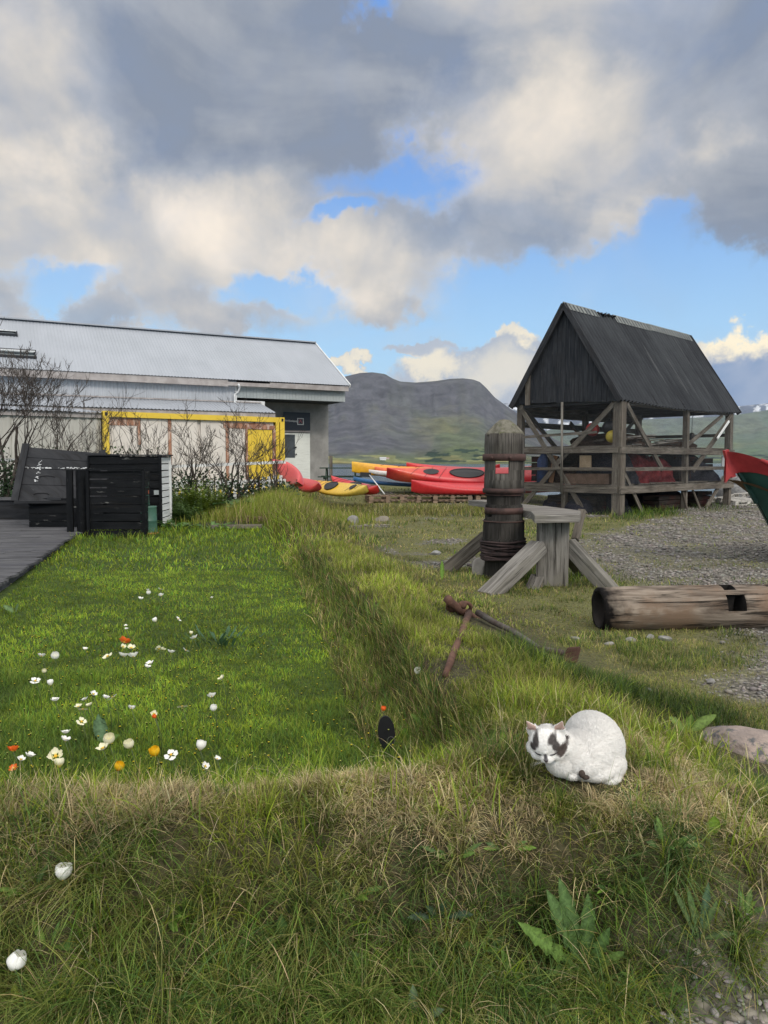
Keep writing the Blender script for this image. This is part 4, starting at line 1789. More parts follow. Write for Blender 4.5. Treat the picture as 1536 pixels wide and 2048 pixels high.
# ================================================================== deck
def build_deck():
    r = thing('deck', (-6, 12, .16), 'grey wooden deck of weathered boards at the left edge of the lawn', 'deck')
    m = MB()
    y = 4.5
    while y < 16.6:
        xe = float(np.interp(y, [4.5, 7.9, 12.9, 15, 16.6], [-3.05, -4.05, -5.40, -5.75, -5.9])) + random.uniform(-.03, .03)
        xs_ = -13.0
        while xs_ < xe - .2:
            x2 = min(xe, xs_ + random.uniform(2.6, 4.4))
            m.box(((xs_ + x2) / 2, y, .215 + random.uniform(-.003, .003)), (x2 - xs_ - .006, .132, .028), Matrix.Rotation(random.uniform(-.002, .002), 3, 'Z'), axis=0)
            xs_ = x2
        y += .142
    m.build('deck_boards', M['deck'], r)
    m = MB()
    for (ya, yb, xa, xb) in ((4.5, 7.9, -3.10, -4.13), (7.9, 12.9, -4.13, -5.48), (12.9, 16.6, -5.48, -5.98)):
        m.beam((xa, ya, .13), (xb, yb, .13), .05, .14)
    build_each(m, 'edge_beam', M['deck'], r)
    m = MB()
    for x in (-12, -10, -8, -6.2):
        m.box((x, 11, .12), (.06, 10.8, .16))
    build_each(m, 'joist', M['dark_wood'], r)
    r2 = thing('step', (-9.8, 17.0, .2), 'low dark wooden step at the back of the deck, left of the black chest', 'step')
    m = MB()
    m.box((-9.0, 16.9, .43), (3.6, .30, .45))
    m.build('riser', M['black_chest'], r2)
    m = MB()
    m.box((-9.0, 16.95, .685), (3.7, .50, .05))
    m.build('tread', M['deck'], r2)


build_deck()


# ================================================================== chest, slatted boxes, drum
def build_chest():
    A, B = P(30, 1003, 14.6), P(214, 1003, 14.9)         # lower edge of the lid
    Cc, Dd = P(205, 906, 15.6), P(52, 893, 15.4)          # top edge
    r = thing('chest', ((A.x + B.x) / 2, 15.1, .23), 'black wooden chest with a steep sloping lid standing on the deck', 'chest')
    nrm = (B - A).cross(Dd - A).normalized()
    # lid: boards running across
    m = MB()
    ks = [0, .30, .60, .80, .995]
    for i in range(4):
        f0, f1 = ks[i] + .004, ks[i + 1] - .004
        q = [A.lerp(Dd, f0), B.lerp(Cc, f0), B.lerp(Cc, f1), A.lerp(Dd, f1)]
        vs = q + [p - nrm * .03 for p in q]
        uvs = lambda f: [(vs[j].x, (vs[j] - A).length) for j in f]
        F = [(0, 1, 2, 3), (7, 6, 5, 4), (0, 4, 5, 1), (1, 5, 6, 2), (2, 6, 7, 3), (3, 7, 4, 0)]
        m.add(vs, F, [uvs(f) for f in F])
    lid = m.build('lid', M['black_chest'], r)
    m = MB()
    up_ = nrm
    m.beam(A.lerp(Dd, -.01) + nrm * .03, A.lerp(Dd, 1.03) + nrm * .03, .13, .05, up=nrm)
    m.beam(B.lerp(Cc, .0) + nrm * .03, B.lerp(Cc, 1.03) + nrm * .03, .13, .05, up=nrm)
    build_each(m, 'lid_side_board', M['black_chest'], lid)
    m = MB()
    m.beam(A + nrm * .02 - Vector((0, 0, .02)), B + nrm * .02 - Vector((0, 0, .02)), .10, .05)
    m.build('lid_front_edge', M['black_chest'], lid)
    # curved finger grips and the latch
    m = MB()
    for (fx, fy) in ((.30, .43), (.27, .12), (.74, .43), (.74, .12)):
        c_ = A.lerp(B, fx) + (Dd - A) * fy + nrm * .012
        uu = (B - A).normalized()
        vv = (Dd - A).normalized()
        pts = [c_ + uu * (.14 * math.cos(t)) + vv * (.035 * math.sin(t)) for t in np.linspace(math.pi, 0, 9)]
        m.tube(pts, .009, 5)
    build_each(m, 'finger_grip', M['dark'], lid)
    m = MB()
    c_ = A.lerp(B, .42) + (Dd - A) * .04 + nrm * .02
    m.box(c_, (.28, .03, .05))
    m.build('latch', M['black'], lid)
    # flaking white paint line along the hinge of the lid
    m = MB()
    for i in range(60):
        f = random.random()
        c_ = A.lerp(B, f) + (Dd - A) * (.60 + random.uniform(-.012, .012)) + nrm * .006
        m.box(c_, (random.uniform(.01, .06), .012, random.uniform(.006, .016)))
    for i in range(30):
        c_ = A.lerp(B, .19 + random.uniform(-.02, .02)) + (Dd - A) * random.uniform(.35, .74) + nrm * .006
        m.box(c_, (random.uniform(.01, .03), .012, random.uniform(.006, .02)))
    tag(m.build('paint_flakes', M['white'], lid), kind='stuff')
    # box body
    m = MB()
    x0, x1 = A.x + .20, B.x - .02
    for i in range(4):
        m.box(((x0 + x1) / 2, 14.75, .26 + i * .155), (x1 - x0, .04, .148))
    m.box((x0 + .02, 15.35, .50), (.04, .66, .52))
    m.box((x1 - .02, 15.35, .50), (.04, .66, .52))
    m.box(((x0 + x1) / 2, 15.7, .95), (x1 - x0, .04, 1.45))
    m.build('body', M['black_paint'], r)
    m = MB()
    for xx, tx in ((x0 - .1, A.x + .07), (x1 + .02, B.x)):
        m.add([(xx, 15.0, .24), (xx, 15.7, .24), (xx, 15.7, Dd.z - .12), (xx, 15.02, A.z - .06)], [(0, 1, 2, 3)])
    build_each(m, 'side_panel', M['black_chest'], r)


build_chest()


def slats(m, A, B, z0, z1, n, gap, th=.022):
    A, B = Vector(A), Vector(B)
    u = (B - A).normalized()
    nn = Vector((-u.y, u.x, 0))
    rot = Matrix((u, nn, Vector((0, 0, 1)))).transposed()
    h = (z1 - z0) / n
    for i in range(n):
        m.box(((A.x + B.x) / 2, (A.y + B.y) / 2, z0 + h * (i + .5)), ((B - A).length, th, h - gap), rot @ Matrix.Rotation(random.uniform(-.006, .006), 3, 'Y'), axis=0)
    return rot


def build_screens():
    # front slatted crate panel
    r = thing('slatted_box', (P(230, 1075, 13.6).x, 13.6, .15), 'black slatted box with flaking paint in front, at the edge of the lawn', 'planter box')
    zt, zb = P(230, 940, 13.6).z, .12
    a, b = P(178, 1000, 13.6), P(288, 1000, 13.6)
    m = MB()
    slats(m, (a.x, 13.6, 0), (b.x, 13.6, 0), zb, zt - .01, 8, .022)
    m.build('slats', M['black_paint'], r)
    for px in (176, 287):
        m = MB()
        q = P(px, 1000, 13.57)
        m.box((q.x, 13.57, (zt + zb) / 2), (.055, .05, zt - zb), axis=2)
        m.build('post', M['black_paint'], r)
    m = MB()
    m.beam((a.x - .02, 13.58, zt + .01), (b.x + .02, 13.58, zt + .01), .08, .03)
    m.build('top_rail', M['black_paint'], r)
    # side and back
    m = MB()
    slats(m, (b.x + .01, 13.62, 0), (b.x - .18, 14.5, 0), zb, zt - .02, 8, .02)
    slats(m, (a.x, 14.5, 0), (b.x - .18, 14.5, 0), zb, zt - .02, 8, .02)
    m.build('rear_slats', M['black_paint'], r)
    # round dark post/board left of it
    r = thing('gate_post', (P(160, 1070, 13.7).x, 13.7, .15), 'rounded black board and narrow post just left of the slatted box', 'post')
    m = MB()
    q0, q1 = P(150, 1000, 13.75), P(178, 1000, 13.75)

    def fn(u, v):
        t = u * math.pi
        return Vector((q0.x + (q1.x - q0.x) * u, 13.8 - .13 * math.sin(t), .12 + v * (zt - .12 - .0)))
    m.grid(fn, 10, 1)
    m.build('curved_board', M['black_paint'], r)
    m = MB()
    q = P(140, 1000, 13.7)
    m.box((q.x, 13.7, (zt + .12) / 2), (.11, .06, zt - .12), Matrix.Rotation(.01, 3, 'Y'), axis=2)
    m.build('post', M['black_paint'], r)
    # rear, bigger box with the white slatted side
    Y = 15.3
    r = thing('slatted_box', (P(250, 1045, Y).x, Y, .2), 'larger black boarded box with white slatted side behind the green drum', 'planter box')
    a, b = P(180, 1000, Y), P(319, 1000, Y)
    zt = P(250, 909, Y).z
    m = MB()
    slats(m, (a.x, Y, 0), (b.x, Y, 0), .15, zt - .03, 9, .012)
    m.build('front_boards', M['black_paint'], r)
    c = P(339, 1000, Y + .85)
    m = MB()
    rot = slats(m, (b.x + .015, Y, 0), (c.x + .0, Y + .85, 0), .22, zt - .05, 10, .022)
    m.build('white_slats', M['white_wood'], r)
    for (q, yy) in ((b.x + .03, Y - .02), (c.x + .02, Y + .86)):
        m = MB()
        m.box((q, yy, (zt + .15) / 2), (.05, .05, zt - .15), axis=2)
        m.build('corner_post', M['white_wood'] if yy > Y else M['black_paint'], r)
    m = MB()
    m.add([(a.x - .05, Y - .05, zt - .02), (b.x + .08, Y - .05, zt - .03), (c.x + .08, Y + .92, zt - .02), (a.x - .05, Y + .92, zt - .01),
           (a.x - .05, Y - .05, zt + .005), (b.x + .08, Y - .05, zt - .005), (c.x + .08, Y + .92, zt + .005), (a.x - .05, Y + .92, zt + .015)],
          [(3, 2, 1, 0), (4, 5, 6, 7), (0, 1, 5, 4), (1, 2, 6, 5), (2, 3, 7, 6), (3, 0, 4, 7)])
    m.build('top_board', M['black_chest'], r)
    m = MB()
    m.box(((a.x + c.x) / 2, Y + .86, (zt + .15) / 2), (c.x - a.x - .04, .02, zt - .2))
    m.box((a.x, Y + .4, (zt + .15) / 2), (.02, .9, zt - .2))
    m.build('rear_boards', M['black_paint'], r)
    m = MB()
    q = P(313, 985, Y - .03)
    m.box(q, (.10, .02, .09))
    m.build('label_plate', M['planks_grey'], r)
    # green drum with pipe
    Y = 14.2
    q = P(298, 1075, Y)
    r = thing('drum', (q.x, Y, .15), 'dark green drum with a narrow pipe standing between the two black boxes', 'drum')
    gm = rough_mat('green_paint', (.045, .115, .085), (.065, .145, .11), 6, .45, 0, .1)
    zt = P(294, 1012, Y).z
    zz = .12
    m = MB()
    m.lathe((q.x, Y, 0), [(.155, zz), (.165, zz + .02), (.158, zz + .05), (.153, (zt + zz) / 2 - .01), (.159, (zt + zz) / 2), (.153, (zt + zz) / 2 + .01), (.150, zt - .03), (.157, zt - .01), (.145, zt)], 28)
    m.build('drum_body', gm, r)
    m = MB()
    m.lathe((q.x, Y, 0), [(.160, zz + .02), (.170, zz + .03), (.170, zz + .055), (.160, zz + .06)], 28)
    m.build('rim', plain('orange_rim', (.45, .17, .05), .7), r)
    m = MB()
    z2 = P(290, 965, Y).z
    m.lathe((q.x - .045, Y, 0), [(.075, zt), (.055, zt + .18), (.05, z2 - .06), (.055, z2 - .05), (.055, z2), (.04, z2 + .01)], 18)
    m.build('pipe', gm, r)
    m = MB()
    z3 = P(290, 984, Y).z
    m.lathe((q.x - .045, Y, 0), [(.055, z3 - .04), (.058, z3 - .035), (.058, z3 + .03), (.055, z3 + .035)], 18)
    m.build('pipe_band', plain('orange_band', (.7, .16, .07), .6), r)


build_screens()


# ================================================================== drying shed
SC = Vector((6.25, 20.0, 0))
SU = Vector((5.1, 4.8, 0)).normalized()
SV = Vector((-SU.y, SU.x, 0))
SL, SW = 7.0, 3.2


def SP(a, b, z):
    return SC + SU * a + SV * b + Vector((0, 0, z))


M['shed_roof'] = corr_mat('dark_corrugated_iron', (.024, .026, .031), (.046, .050, .056), .75, (.08, .083, .088))
M['ridge_metal'] = rough_mat('ridge_sheet', (.11, .12, .12), (.19, .20, .19), 5, .6, 0, .2)
M['net'] = None


def net_mat():
    m, t, b, out = new_mat('wire_netting')
    tc = t.n('ShaderNodeTexCoord')
    uv = tc.outputs['UV']
    w1 = t.n('ShaderNodeTexWave', wave_type='BANDS', bands_direction='DIAGONAL')
    w1.inputs['Scale'].default_value = 6.5
    t.link(uv, w1.inputs['Vector'])
    w2 = t.n('ShaderNodeTexWave', wave_type='BANDS', bands_direction='DIAGONAL')
    w2.inputs['Scale'].default_value = 6.5
    t.link(t.mapping(uv, scale=(-1, 1, 1)), w2.inputs['Vector'])
    mx = t.math('MAXIMUM', w1.outputs['Fac'], w2.outputs['Fac'])
    a = t.rng(mx, .96, .99, 0, .6)
    tr = t.n('ShaderNodeBsdfTransparent')
    ms = t.n('ShaderNodeMixShader')
    t.link(a, ms.inputs[0])
    t.link(tr.outputs[0], ms.inputs[1])
    b.inputs['Base Color'].default_value = (.07, .075, .08, 1)
    b.inputs['Roughness'].default_value = .6
    t.link(b.outputs[0], ms.inputs[2])
    t.link(ms.outputs[0], out.inputs[0])
    return m


def build_shed():
    r = thing('drying_shed', (SC.x, SC.y, .05), 'tall open-sided wooden drying shed with a steep black corrugated roof', 'shed')
    W = M['old_wood']
    zE, zR = 3.16, 5.86
    up = Vector((0, 0, 1))
    J = .006

    def post(a, b, w=.20, z1=zE, z0=-.05):
        m = MB()
        rot = Matrix((SU, SV, up)).transposed()
        m.box(SP(a, b, (z0 + z1) / 2), (w, w, z1 - z0), rot, J, axis=2)
        m.build('post', W, r)
    post(0, 0, .25)
    post(0, SW, .17)
    post(SL, 0, .19)
    post(SL, SW, .17)
    post(SL * .555, 0, .15)
    post(SL * .5, SW, .16)
    post(0, SW * .02 + 1.6, .12, z0=-.05, z1=.8)
    # beams
    def beam(p, q, w, h, name='beam', mat=None):
        m = MB()
        m.beam(p, q, w, h, jit=J)
        m.build(name, mat or W, r)
    for (z, h, w) in ((.77, .21, .06), (1.83, .17, .06)):
        beam(SP(-.15, -.14, z), SP(SL + .1, -.14, z), w, h)
        beam(SP(-.15, SW + .1, z), SP(SL + .1, SW + .1, z), w, h)
        beam(SP(-.14, -.05, z + .01), SP(-.14, SW + .1, z + .01), w, h)
        beam(SP(SL + .12, -.05, z + .01), SP(SL + .12, SW + .1, z + .01), w, h)
    for z in (1.32,):
        beam(SP(.1, -.13, z), SP(SL, -.13, z), .04, .10, 'rail')
        beam(SP(-.13, .1, z), SP(-.13, SW, z), .04, .09, 'rail')
        beam(SP(.1, SW + .12, z), SP(SL, SW + .12, z), .04, .09, 'rail')
    beam(SP(-.12, .6, 2.32), SP(-.12, SW - .2, 2.24), .03, .07, 'rail')
    beam(SP(.2, SW + .12, 2.62), SP(SL, SW + .12, 2.62), .04, .17, 'rail')
    beam(SP(.0, SW + .12, 2.98), SP(SL, SW + .12, 2.98), .04, .22, 'rail')
    beam(SP(SL + .1, .1, 2.4), SP(SL + .1, SW, 2.4), .04, .10, 'rail')
    # wall plates
    beam(SP(-.1, .06, zE - .04), SP(SL + .1, .06, zE - .04), .14, .16)
    beam(SP(-.1, SW - .06, zE - .04), SP(SL + .1, SW - .06, zE - .04), .14, .16)
    for a in (0, SL * .25, SL * .5, SL * .75, SL):
        beam(SP(a, -.1, zE + .0), SP(a, SW + .1, zE + .0), .10, .14, 'tie_beam', M['dark_wood'])
    # braces
    def brace(p, q, w=.05, h=.13):
        m = MB()
        m.beam(p, q, w, h, jit=J)
        m.build('brace', W, r)
    brace(SP(-.10, SW - .10, zE - .12), SP(-.10, 1.62, 1.05))
    brace(SP(-.10, 1.75, 1.25), SP(-.10, .9, .05))
    brace(SP(-.095, .12, zE - .1), SP(-.095, 2.0, 1.35))
    brace(SP(-.095, 2.0, 1.3), SP(-.095, SW - .1, .15))
    brace(SP(.15, -.10, zE - .12), SP(2.25, -.10, 1.3))
    brace(SP(SL - .1, -.10, zE - .15), SP(SL * .60, -.10, 1.25), h=.16)
    brace(SP(SL - .6, -.02, zE - .15), SP(SL * .56, -.02, 2.0), h=.11)
    brace(SP(.15, -.09, 1.2), SP(1.25, -.09, .02), h=.11)
    brace(SP(SL - .1, -.09, 1.3), SP(SL - 1.8, -.09, .05), h=.12)
    brace(SP(SL * .52, -.05, .66), SP(SL * .50, -.3, 0), .05, .07)
    brace(SP(SL * .62, -.05, .66), SP(SL * .645, -.25, 0), .05, .06)
    brace(SP(.2, SW, zE - .1), SP(1.9, SW, 1.9))
    brace(SP(SL - .2, SW, zE - .1), SP(SL - 1.9, SW, 1.9))
    brace(SP(2.6, SW, zE - .4), SP(4.0, SW, 1.9))
    # galvanised pole leaning on the gable side
    m = MB()
    m.tube([SP(-.22, 1.62, .62), SP(-.20, 1.66, zE + .02)], .035, 8)
    m.build('vertical_pole', M['pale_wood'], r)
    # floors
    for z, n_ in ((.90, 'lower_floor'), (1.94, 'upper_floor')):
        m = MB()
        k = 20
        for i in range(k):
            m.box(SP((i + .5) * SL / k, SW / 2, z + random.uniform(0, .01)), (SL / k - .03, SW, .03), Matrix((SU, SV, up)).transposed(), axis=1)
        m.build(n_, W, r)
    # hooks and short poles under the eaves on the far side
    m = MB()
    for i in range(26):
        m.box(SP(.3 + i * SL / 27, SW + .08, 3.13), (.05, .05, .07), Matrix((SU, SV, up)).transposed())
    m.build('hanging_rail', M['pale_wood'], r)
    # gable boards
    for aa, nm in ((-.16, 'gable_boards'), (SL + .16, 'rear_gable_boards')):
        m = MB()
        nb = 24
        o = .12
        for i in range(nb):
            b0 = -o + i * (SW + 2 * o) / nb
            b1 = -o + (i + 1) * (SW + 2 * o) / nb - .006
            def top(b):
                return zR - .07 - abs(b - SW / 2) / (SW / 2 + .17) * (zR - 3.14)
            zl = zE - .02 + .10 * (b0 / SW) - random.uniform(0, .03)
            zl = min(zl, top(b0) - .01, top(b1) - .01) if min(top(b0), top(b1)) < zl + .02 else zl
            j = random.uniform(-.006, .006)
            q = [SP(aa + j, b0, zl), SP(aa + j, b1, zl), SP(aa + j, b1, top(b1)), SP(aa + j, b0, top(b0))]
            if b0 < SW / 2 < b1:
                q = [q[0], q[1], q[2], SP(aa + j, SW / 2, top(SW / 2)), q[3]]
            d_ = SU * .025
            n_ = len(q)
            vs = q + [p + d_ for p in q]
            F = [tuple(range(n_)), tuple(range(2 * n_ - 1, n_ - 1, -1))] + [(k, (k + 1) % n_, n_ + (k + 1) % n_, n_ + k) for k in range(n_)]
            ou = random.uniform(0, 40)
            m.add(vs, F, [[(vs[t].z + ou, (vs[t] - SC).dot(SV)) for t in f] for f in F])
        m.build(nm, M['gable_wood'], r)
    m = MB()
    m.box(SP(-.185, SW - .36, 3.62), (.02, .16, .92), Matrix((SU, SV, up)).transposed(), axis=2)
    m.build('patch_board', M['old_wood'], r)
    # roof
    ro = MB()
    o = .17
    ez = 3.14
    a0, a1 = -.30, SL + .40
    corrugated(ro, SP(a0, -o, ez), SP(a1, -o, ez), SP(a1, SW / 2, zR), SP(a0, SW / 2, zR), .19, .042, nv=6, seg=8, sag=.09)
    corrugated(ro, SP(a1, SW + o, ez), SP(a0, SW + o, ez), SP(a0, SW / 2, zR), SP(a1, SW / 2, zR), .19, .042, nv=6, seg=8, sag=.05)
    roof = ro.build('roof', M['shed_roof'], r)
    m = MB()
    for s_ in (0, 1):
        e = SP(a0 + .01, -o if s_ == 0 else SW + o, ez - .03)
        m.beam(e, SP(a0 + .01, SW / 2, zR - .02), .04, .16)
        e = SP(a1 - .01, -o if s_ == 0 else SW + o, ez - .03)
        m.beam(e, SP(a1 - .01, SW / 2, zR - .02), .04, .16)
    build_each(m, 'barge_board', M['dark_wood'], roof)
    # ridge sheets, one piece torn off
    m = MB()
    for (x0, x1, w_) in ((a0 - .02, 1.35, .26), (2.3, 4.4, .30), (4.42, 6.0, .28), (6.02, a1 + .03, .30)):
        for sgn in (-1, 1):
            q = [SP(x0, SW / 2, zR + .055), SP(x1, SW / 2, zR + .045), SP(x1, SW / 2 + sgn * w_ * .55, zR - w_ * .84 + .045), SP(x0, SW / 2 + sgn * w_ * .55, zR - w_ * .84 + .055)]
            m.add(q, [(0, 1, 2, 3)], [[(0, 0), (1, 0), (1, .3), (0, .3)]])
    build_each(m, 'ridge_sheet', M['ridge_metal'], roof)
    m = MB()
    for i in range(9):
        p = SP(1.4 + i * .1, SW / 2 - .04 - random.uniform(0, .08), zR - .04 + random.uniform(-.02, .03))
        m.box(p, (random.uniform(.10, .24), .02, random.uniform(.03, .06)), Euler((random.uniform(-1, 1), random.uniform(-.6, .6), random.uniform(0, 3))).to_matrix(), .02)
    m.build('torn_felt', M['dark'], roof)
    # rafters visible below the eaves
    m = MB()
    for i in range(9):
        a = .1 + i * (SL - .2) / 8
        for s_ in (0, 1):
            m.beam(SP(a, -.1 if s_ == 0 else SW + .1, ez - .02), SP(a, SW / 2, zR - .22), .05, .10)
    build_each(m, 'rafter', M['dark_wood'], r)
    # netting
    M['net'] = net_mat()
    m = MB()
    def net(p, q, z0, z1):
        L = (q - p).length
        m.add([p + up * z0, q + up * z0, q + up * z1, p + up * z1], [(0, 1, 2, 3)], [[(0, z0 * 4), (L * 4, z0 * 4), (L * 4, z1 * 4), (0, z1 * 4)]])
    net(SP(-.18, -.1, 0), SP(-.18, SW, 0), .1, zE)
    net(SP(0, -.185, 0), SP(SL, -.185, 0), .85, zE - .05)
    m.build('wire_netting', M['net'], r)

    # ---------------- contents, each a thing of its own
    rot = Matrix((SU, SV, up)).transposed()
    plank = M['old_wood']
    # upper floor: planks in a heap
    rs = random.Random(4)
    for k in range(13):
        m = MB()
        a = rs.uniform(.9, 3.6)
        L = rs.uniform(1.4, 2.8)
        z = 1.99 + (k // 3) * .045
        b = .3 + (k % 3) * .32 + rs.uniform(-.05, .05)
        an = rs.uniform(-.10, .10)
        p = SP(a - L / 2 * .6, b, z + .02)
        q = SP(min(a + L / 2, 4.9), b + an, z + .02 + rs.uniform(0, .12))
        m.beam(p, q, rs.uniform(.10, .2), .03, jit=.003)
        o = m.build('plank', plank if k % 3 else M['pale_wood'])
        tag(o, 'loose plank on the upper shed floor, %s layer of the heap, %s row' % (('lowest', 'second', 'third', 'fourth', 'topmost')[k // 3], ('nearest', 'middle', 'rear')[k % 3]), 'plank', 'loose planks heaped on the upper floor of the shed')

    def ball(name, label, cat, c, rr, mat, sq=1.0):
        m = MB()
        prof = [(rr * math.sin(t), -rr * sq * math.cos(t)) for t in np.linspace(.05, math.pi - .05, 12)]
        m.lathe(c, prof, 18)
        t_ = thing(name, (c[0], c[1], c[2] - rr * sq), label, cat)
        m.build('float_body', mat, t_)
        m = MB()
        m.tube([Vector(c) + up * (rr * sq * .95), Vector(c) + up * (rr * sq * 1.15), Vector(c) + Vector((.04, 0, rr * sq * 1.22))], .022, 6)
        m.build('eyelet', M['dark'], t_)
    ball('buoy', 'red round buoy behind the near corner post on the upper shed floor', 'buoy', SP(.35, 1.02, 2.42), .19, plain('red_buoy', (.35, .03, .025), .5))
    ball('buoy', 'black buoy squeezed between the red and the yellow ones in the shed', 'buoy', SP(.55, .62, 2.46), .20, plain('black_buoy', (.02, .02, .025), .5))
    ball('buoy', 'yellow buoy lying lowest beside the near corner post of the shed', 'buoy', SP(.25, .36, 2.20), .17, plain('yellow_buoy', (.50, .38, .05), .5))
    # dark heap of nets beneath
    def heap(name, label, cat, c, sx, sy, sz, mat, seed, n=22):
        rr_ = random.Random(seed)
        m = MB()
        def fn(u, v):
            t = 2 * math.pi * u
            ph = v * math.pi / 2
            q = 1 + .22 * math.sin(5 * t + seed) * math.cos(ph) + .15 * math.sin(9 * t + 6 * v + seed)
            hh = 1 + .18 * math.sin(7 * t + 3 * seed) * math.sin(2 * ph)
            return c + SU * (sx * q * math.cos(ph) * math.cos(t)) + SV * (sy * q * math.cos(ph) * math.sin(t)) + up * (sz * math.sin(ph) * hh)
        m.grid(fn, n, 8)
        o = m.build(name, mat)
        o.data.polygons.foreach_set('use_smooth', [True] * len(o.data.polygons))
        tag(o, label, cat)
    netm = rough_mat('old_net', (.012, .014, .022), (.030, .030, .038), 22, .95, 0, .9, .03, (.06, .055, .05), 30, .6, spec=.05)
    redm = rough_mat('dull_red_cloth', (.09, .012, .016), (.15, .03, .032), 9, .9, 0, .6, .03, spec=.05)
    brm = rough_mat('brown_net', (.030, .020, .016), (.075, .052, .040), 26, .95, 0, 1.0, .04, (.12, .09, .07), 30, .58, spec=.05)
    heap('net_pile', 'dark blue heap of fishing net left of the near corner post', 'net', SP(.75, .85, .92), .62, .85, .88, netm, 1)
    heap('net_pile', 'dark heap of tangled net in the right bay of the shed', 'net', SP(5.45, 1.0, .92), 1.35, 1.0, .86, netm, 2)
    heap('net_pile', 'dark heap of gear under the raised floor of the shed', 'net', SP(1.0, 1.5, .0), 1.2, 1.2, .72, netm, 3)
    heap('net_pile', 'low dark heap beneath the far bay of the shed', 'net', SP(4.4, 1.6, .0), 1.9, 1.2, .72, netm, 5)
    heap('tarpaulin', 'dull red tarpaulin bundle in the middle bay of the shed', 'tarpaulin', SP(1.75, .75, .92), .85, .6, .80, redm, 4)
    heap('tarpaulin', 'second dull red bundle beside the middle post of the shed', 'tarpaulin', SP(3.2, .8, .92), .75, .6, .76, redm, 7)
    heap('net_pile', 'black heap of net filling the rear of the lower shed floor', 'net', SP(2.6, 2.3, .92), 2.3, .75, .88, brm, 8)
    heap('net_pile', 'dark bundle of rope at the rear right of the lower shed floor', 'net', SP(5.3, 2.4, .92), 1.3, .7, .84, netm, 9)
    heap('net_pile', 'low dark bundle of rope on the planks of the upper shed floor', 'net', SP(1.9, 1.3, 1.97), 1.5, .9, .36, brm, 10)
    heap('net_pile', 'small black bundle in the right bay of the upper shed floor', 'net', SP(5.2, 1.0, 1.97), .8, .6, .28, brm, 11)
    crm = wood_mat('dark_crate', (.012, .010, .010), (.040, .034, .030), (.05, .018, .016), grain=9)
    for (a_, b_, z_, sx, sy, sz, wd) in ((1.1, 2.5, .92, 1.3, .7, .62, 'behind the near corner of the lower floor'), (2.5, 1.6, .92, 1.2, .7, .80, 'in the middle of the lower floor'),
                                         (4.55, .55, .92, .8, .5, .42, 'in the right bay beside the middle post'), (6.1, .6, .92, .9, .6, .70, 'by the right corner post'), (5.0, .5, 1.36, .7, .45, .30, 'on top of another by the middle post'),
                                         (.4, 2.6, .92, .4, .7, .75, 'at the left end of the gable side'), (3.3, .35, .0, 1.6, .5, .5, 'under the floor at mid length'), (5.9, .5, .0, 1.1, .5, .55, 'under the floor at the right'), (.35, 1.5, .0, .5, 1.6, .55, 'under the floor on the gable side')):
        m = MB()
        for i in range(4):
            m.box(SP(a_, b_, z_ + .02 + sz * (i + .5) / 4), (sx, sy, sz / 4 - .02), rot, .006)
        o = m.build('crate', crm)
        tag(o, 'dark slatted crate ' + wd + ' of the drying shed', 'crate', 'dark crates stored in the drying shed')
    m = MB()
    m.box(SP(-.02, 1.0, 1.48), (.04, .36, .42), rot, .01)
    o = m.build('cardboard_box', rough_mat('cardboard', (.26, .19, .12), (.33, .25, .17), 4, .9))
    tag(o, 'tan board propped behind the gable netting above the brown box', 'board')
    m = MB()
    m.box(SP(.22, .95, 1.05), (.5, 1.35, .28), rot, .01)
    o = m.build('crate', rough_mat('brown_crate', (.09, .055, .038), (.14, .09, .065), 5, .9))
    tag(o, 'long brown crate on the lower floor behind the gable rail', 'crate')
    m = MB()
    m.tube([SP(.1, 2.5, .92), SP(.12, 2.5, 1.55), SP(.16, 2.48, 1.75)], [.16, .16, .08], 10)
    o = m.build('blue_mat', rough_mat('dark_blue_roll', (.012, .025, .08), (.02, .045, .13), 5, .7))
    tag(o, 'dark blue roll standing upright at the left of the lower shed floor', 'roll')
    m = MB()
    m.beam(SP(.02, 2.14, .93), SP(.05, 2.02, 1.70), .03, .14, up=SV)
    o = m.build('plank', rough_mat('orange_board', (.17, .085, .04), (.24, .12, .06), 5, .8))
    tag(o, 'brown orange board leaning beside the dark blue roll', 'plank')
    m = MB()
    m.tube([SP(0, .0, 0) + Vector((-.16, -.1, 2.05)), SP(0, 0, 0) + Vector((-.10, -.05, 2.3))], .02, 6)
    # lantern hanging in the far bay
    t_ = thing('lantern', SP(5.6, .6, 2.25), 'small black lantern hanging in the right-hand bay of the shed', 'lantern')
    m = MB()
    m.lathe(SP(5.6, .6, 2.22), [(.05, 0), (.08, .02), (.08, .2), (.04, .24), (.0, .25)], 10)
    m.build('lantern_body', M['black'], t_)
    m = MB()
    m.tube([SP(5.6, .6, 2.45), SP(5.6, .6, 3.1)], .008, 5)
    m.build('cord', M['black'], t_)
    # white poles bundle on the brace at the right
    m = MB()
    m.beam(SP(5.5, -.26, 2.25), SP(6.35, -.26, 2.82), .03, .07)
    o = m.build('pole', M['white_wood'])
    tag(o, 'short white pole lying along the brace in the right bay of the shed', 'pole')
    m = MB()
    m.box(SP(SL - .45, -.06, 1.52), (.34, .03, .40), rot)
    o = m.build('board', plain('white_sheet', (.40, .41, .42), .7))
    tag(o, 'small whitish board beside the right corner post of the shed', 'board')


build_shed()

LOW = []      # places where the grass stays short

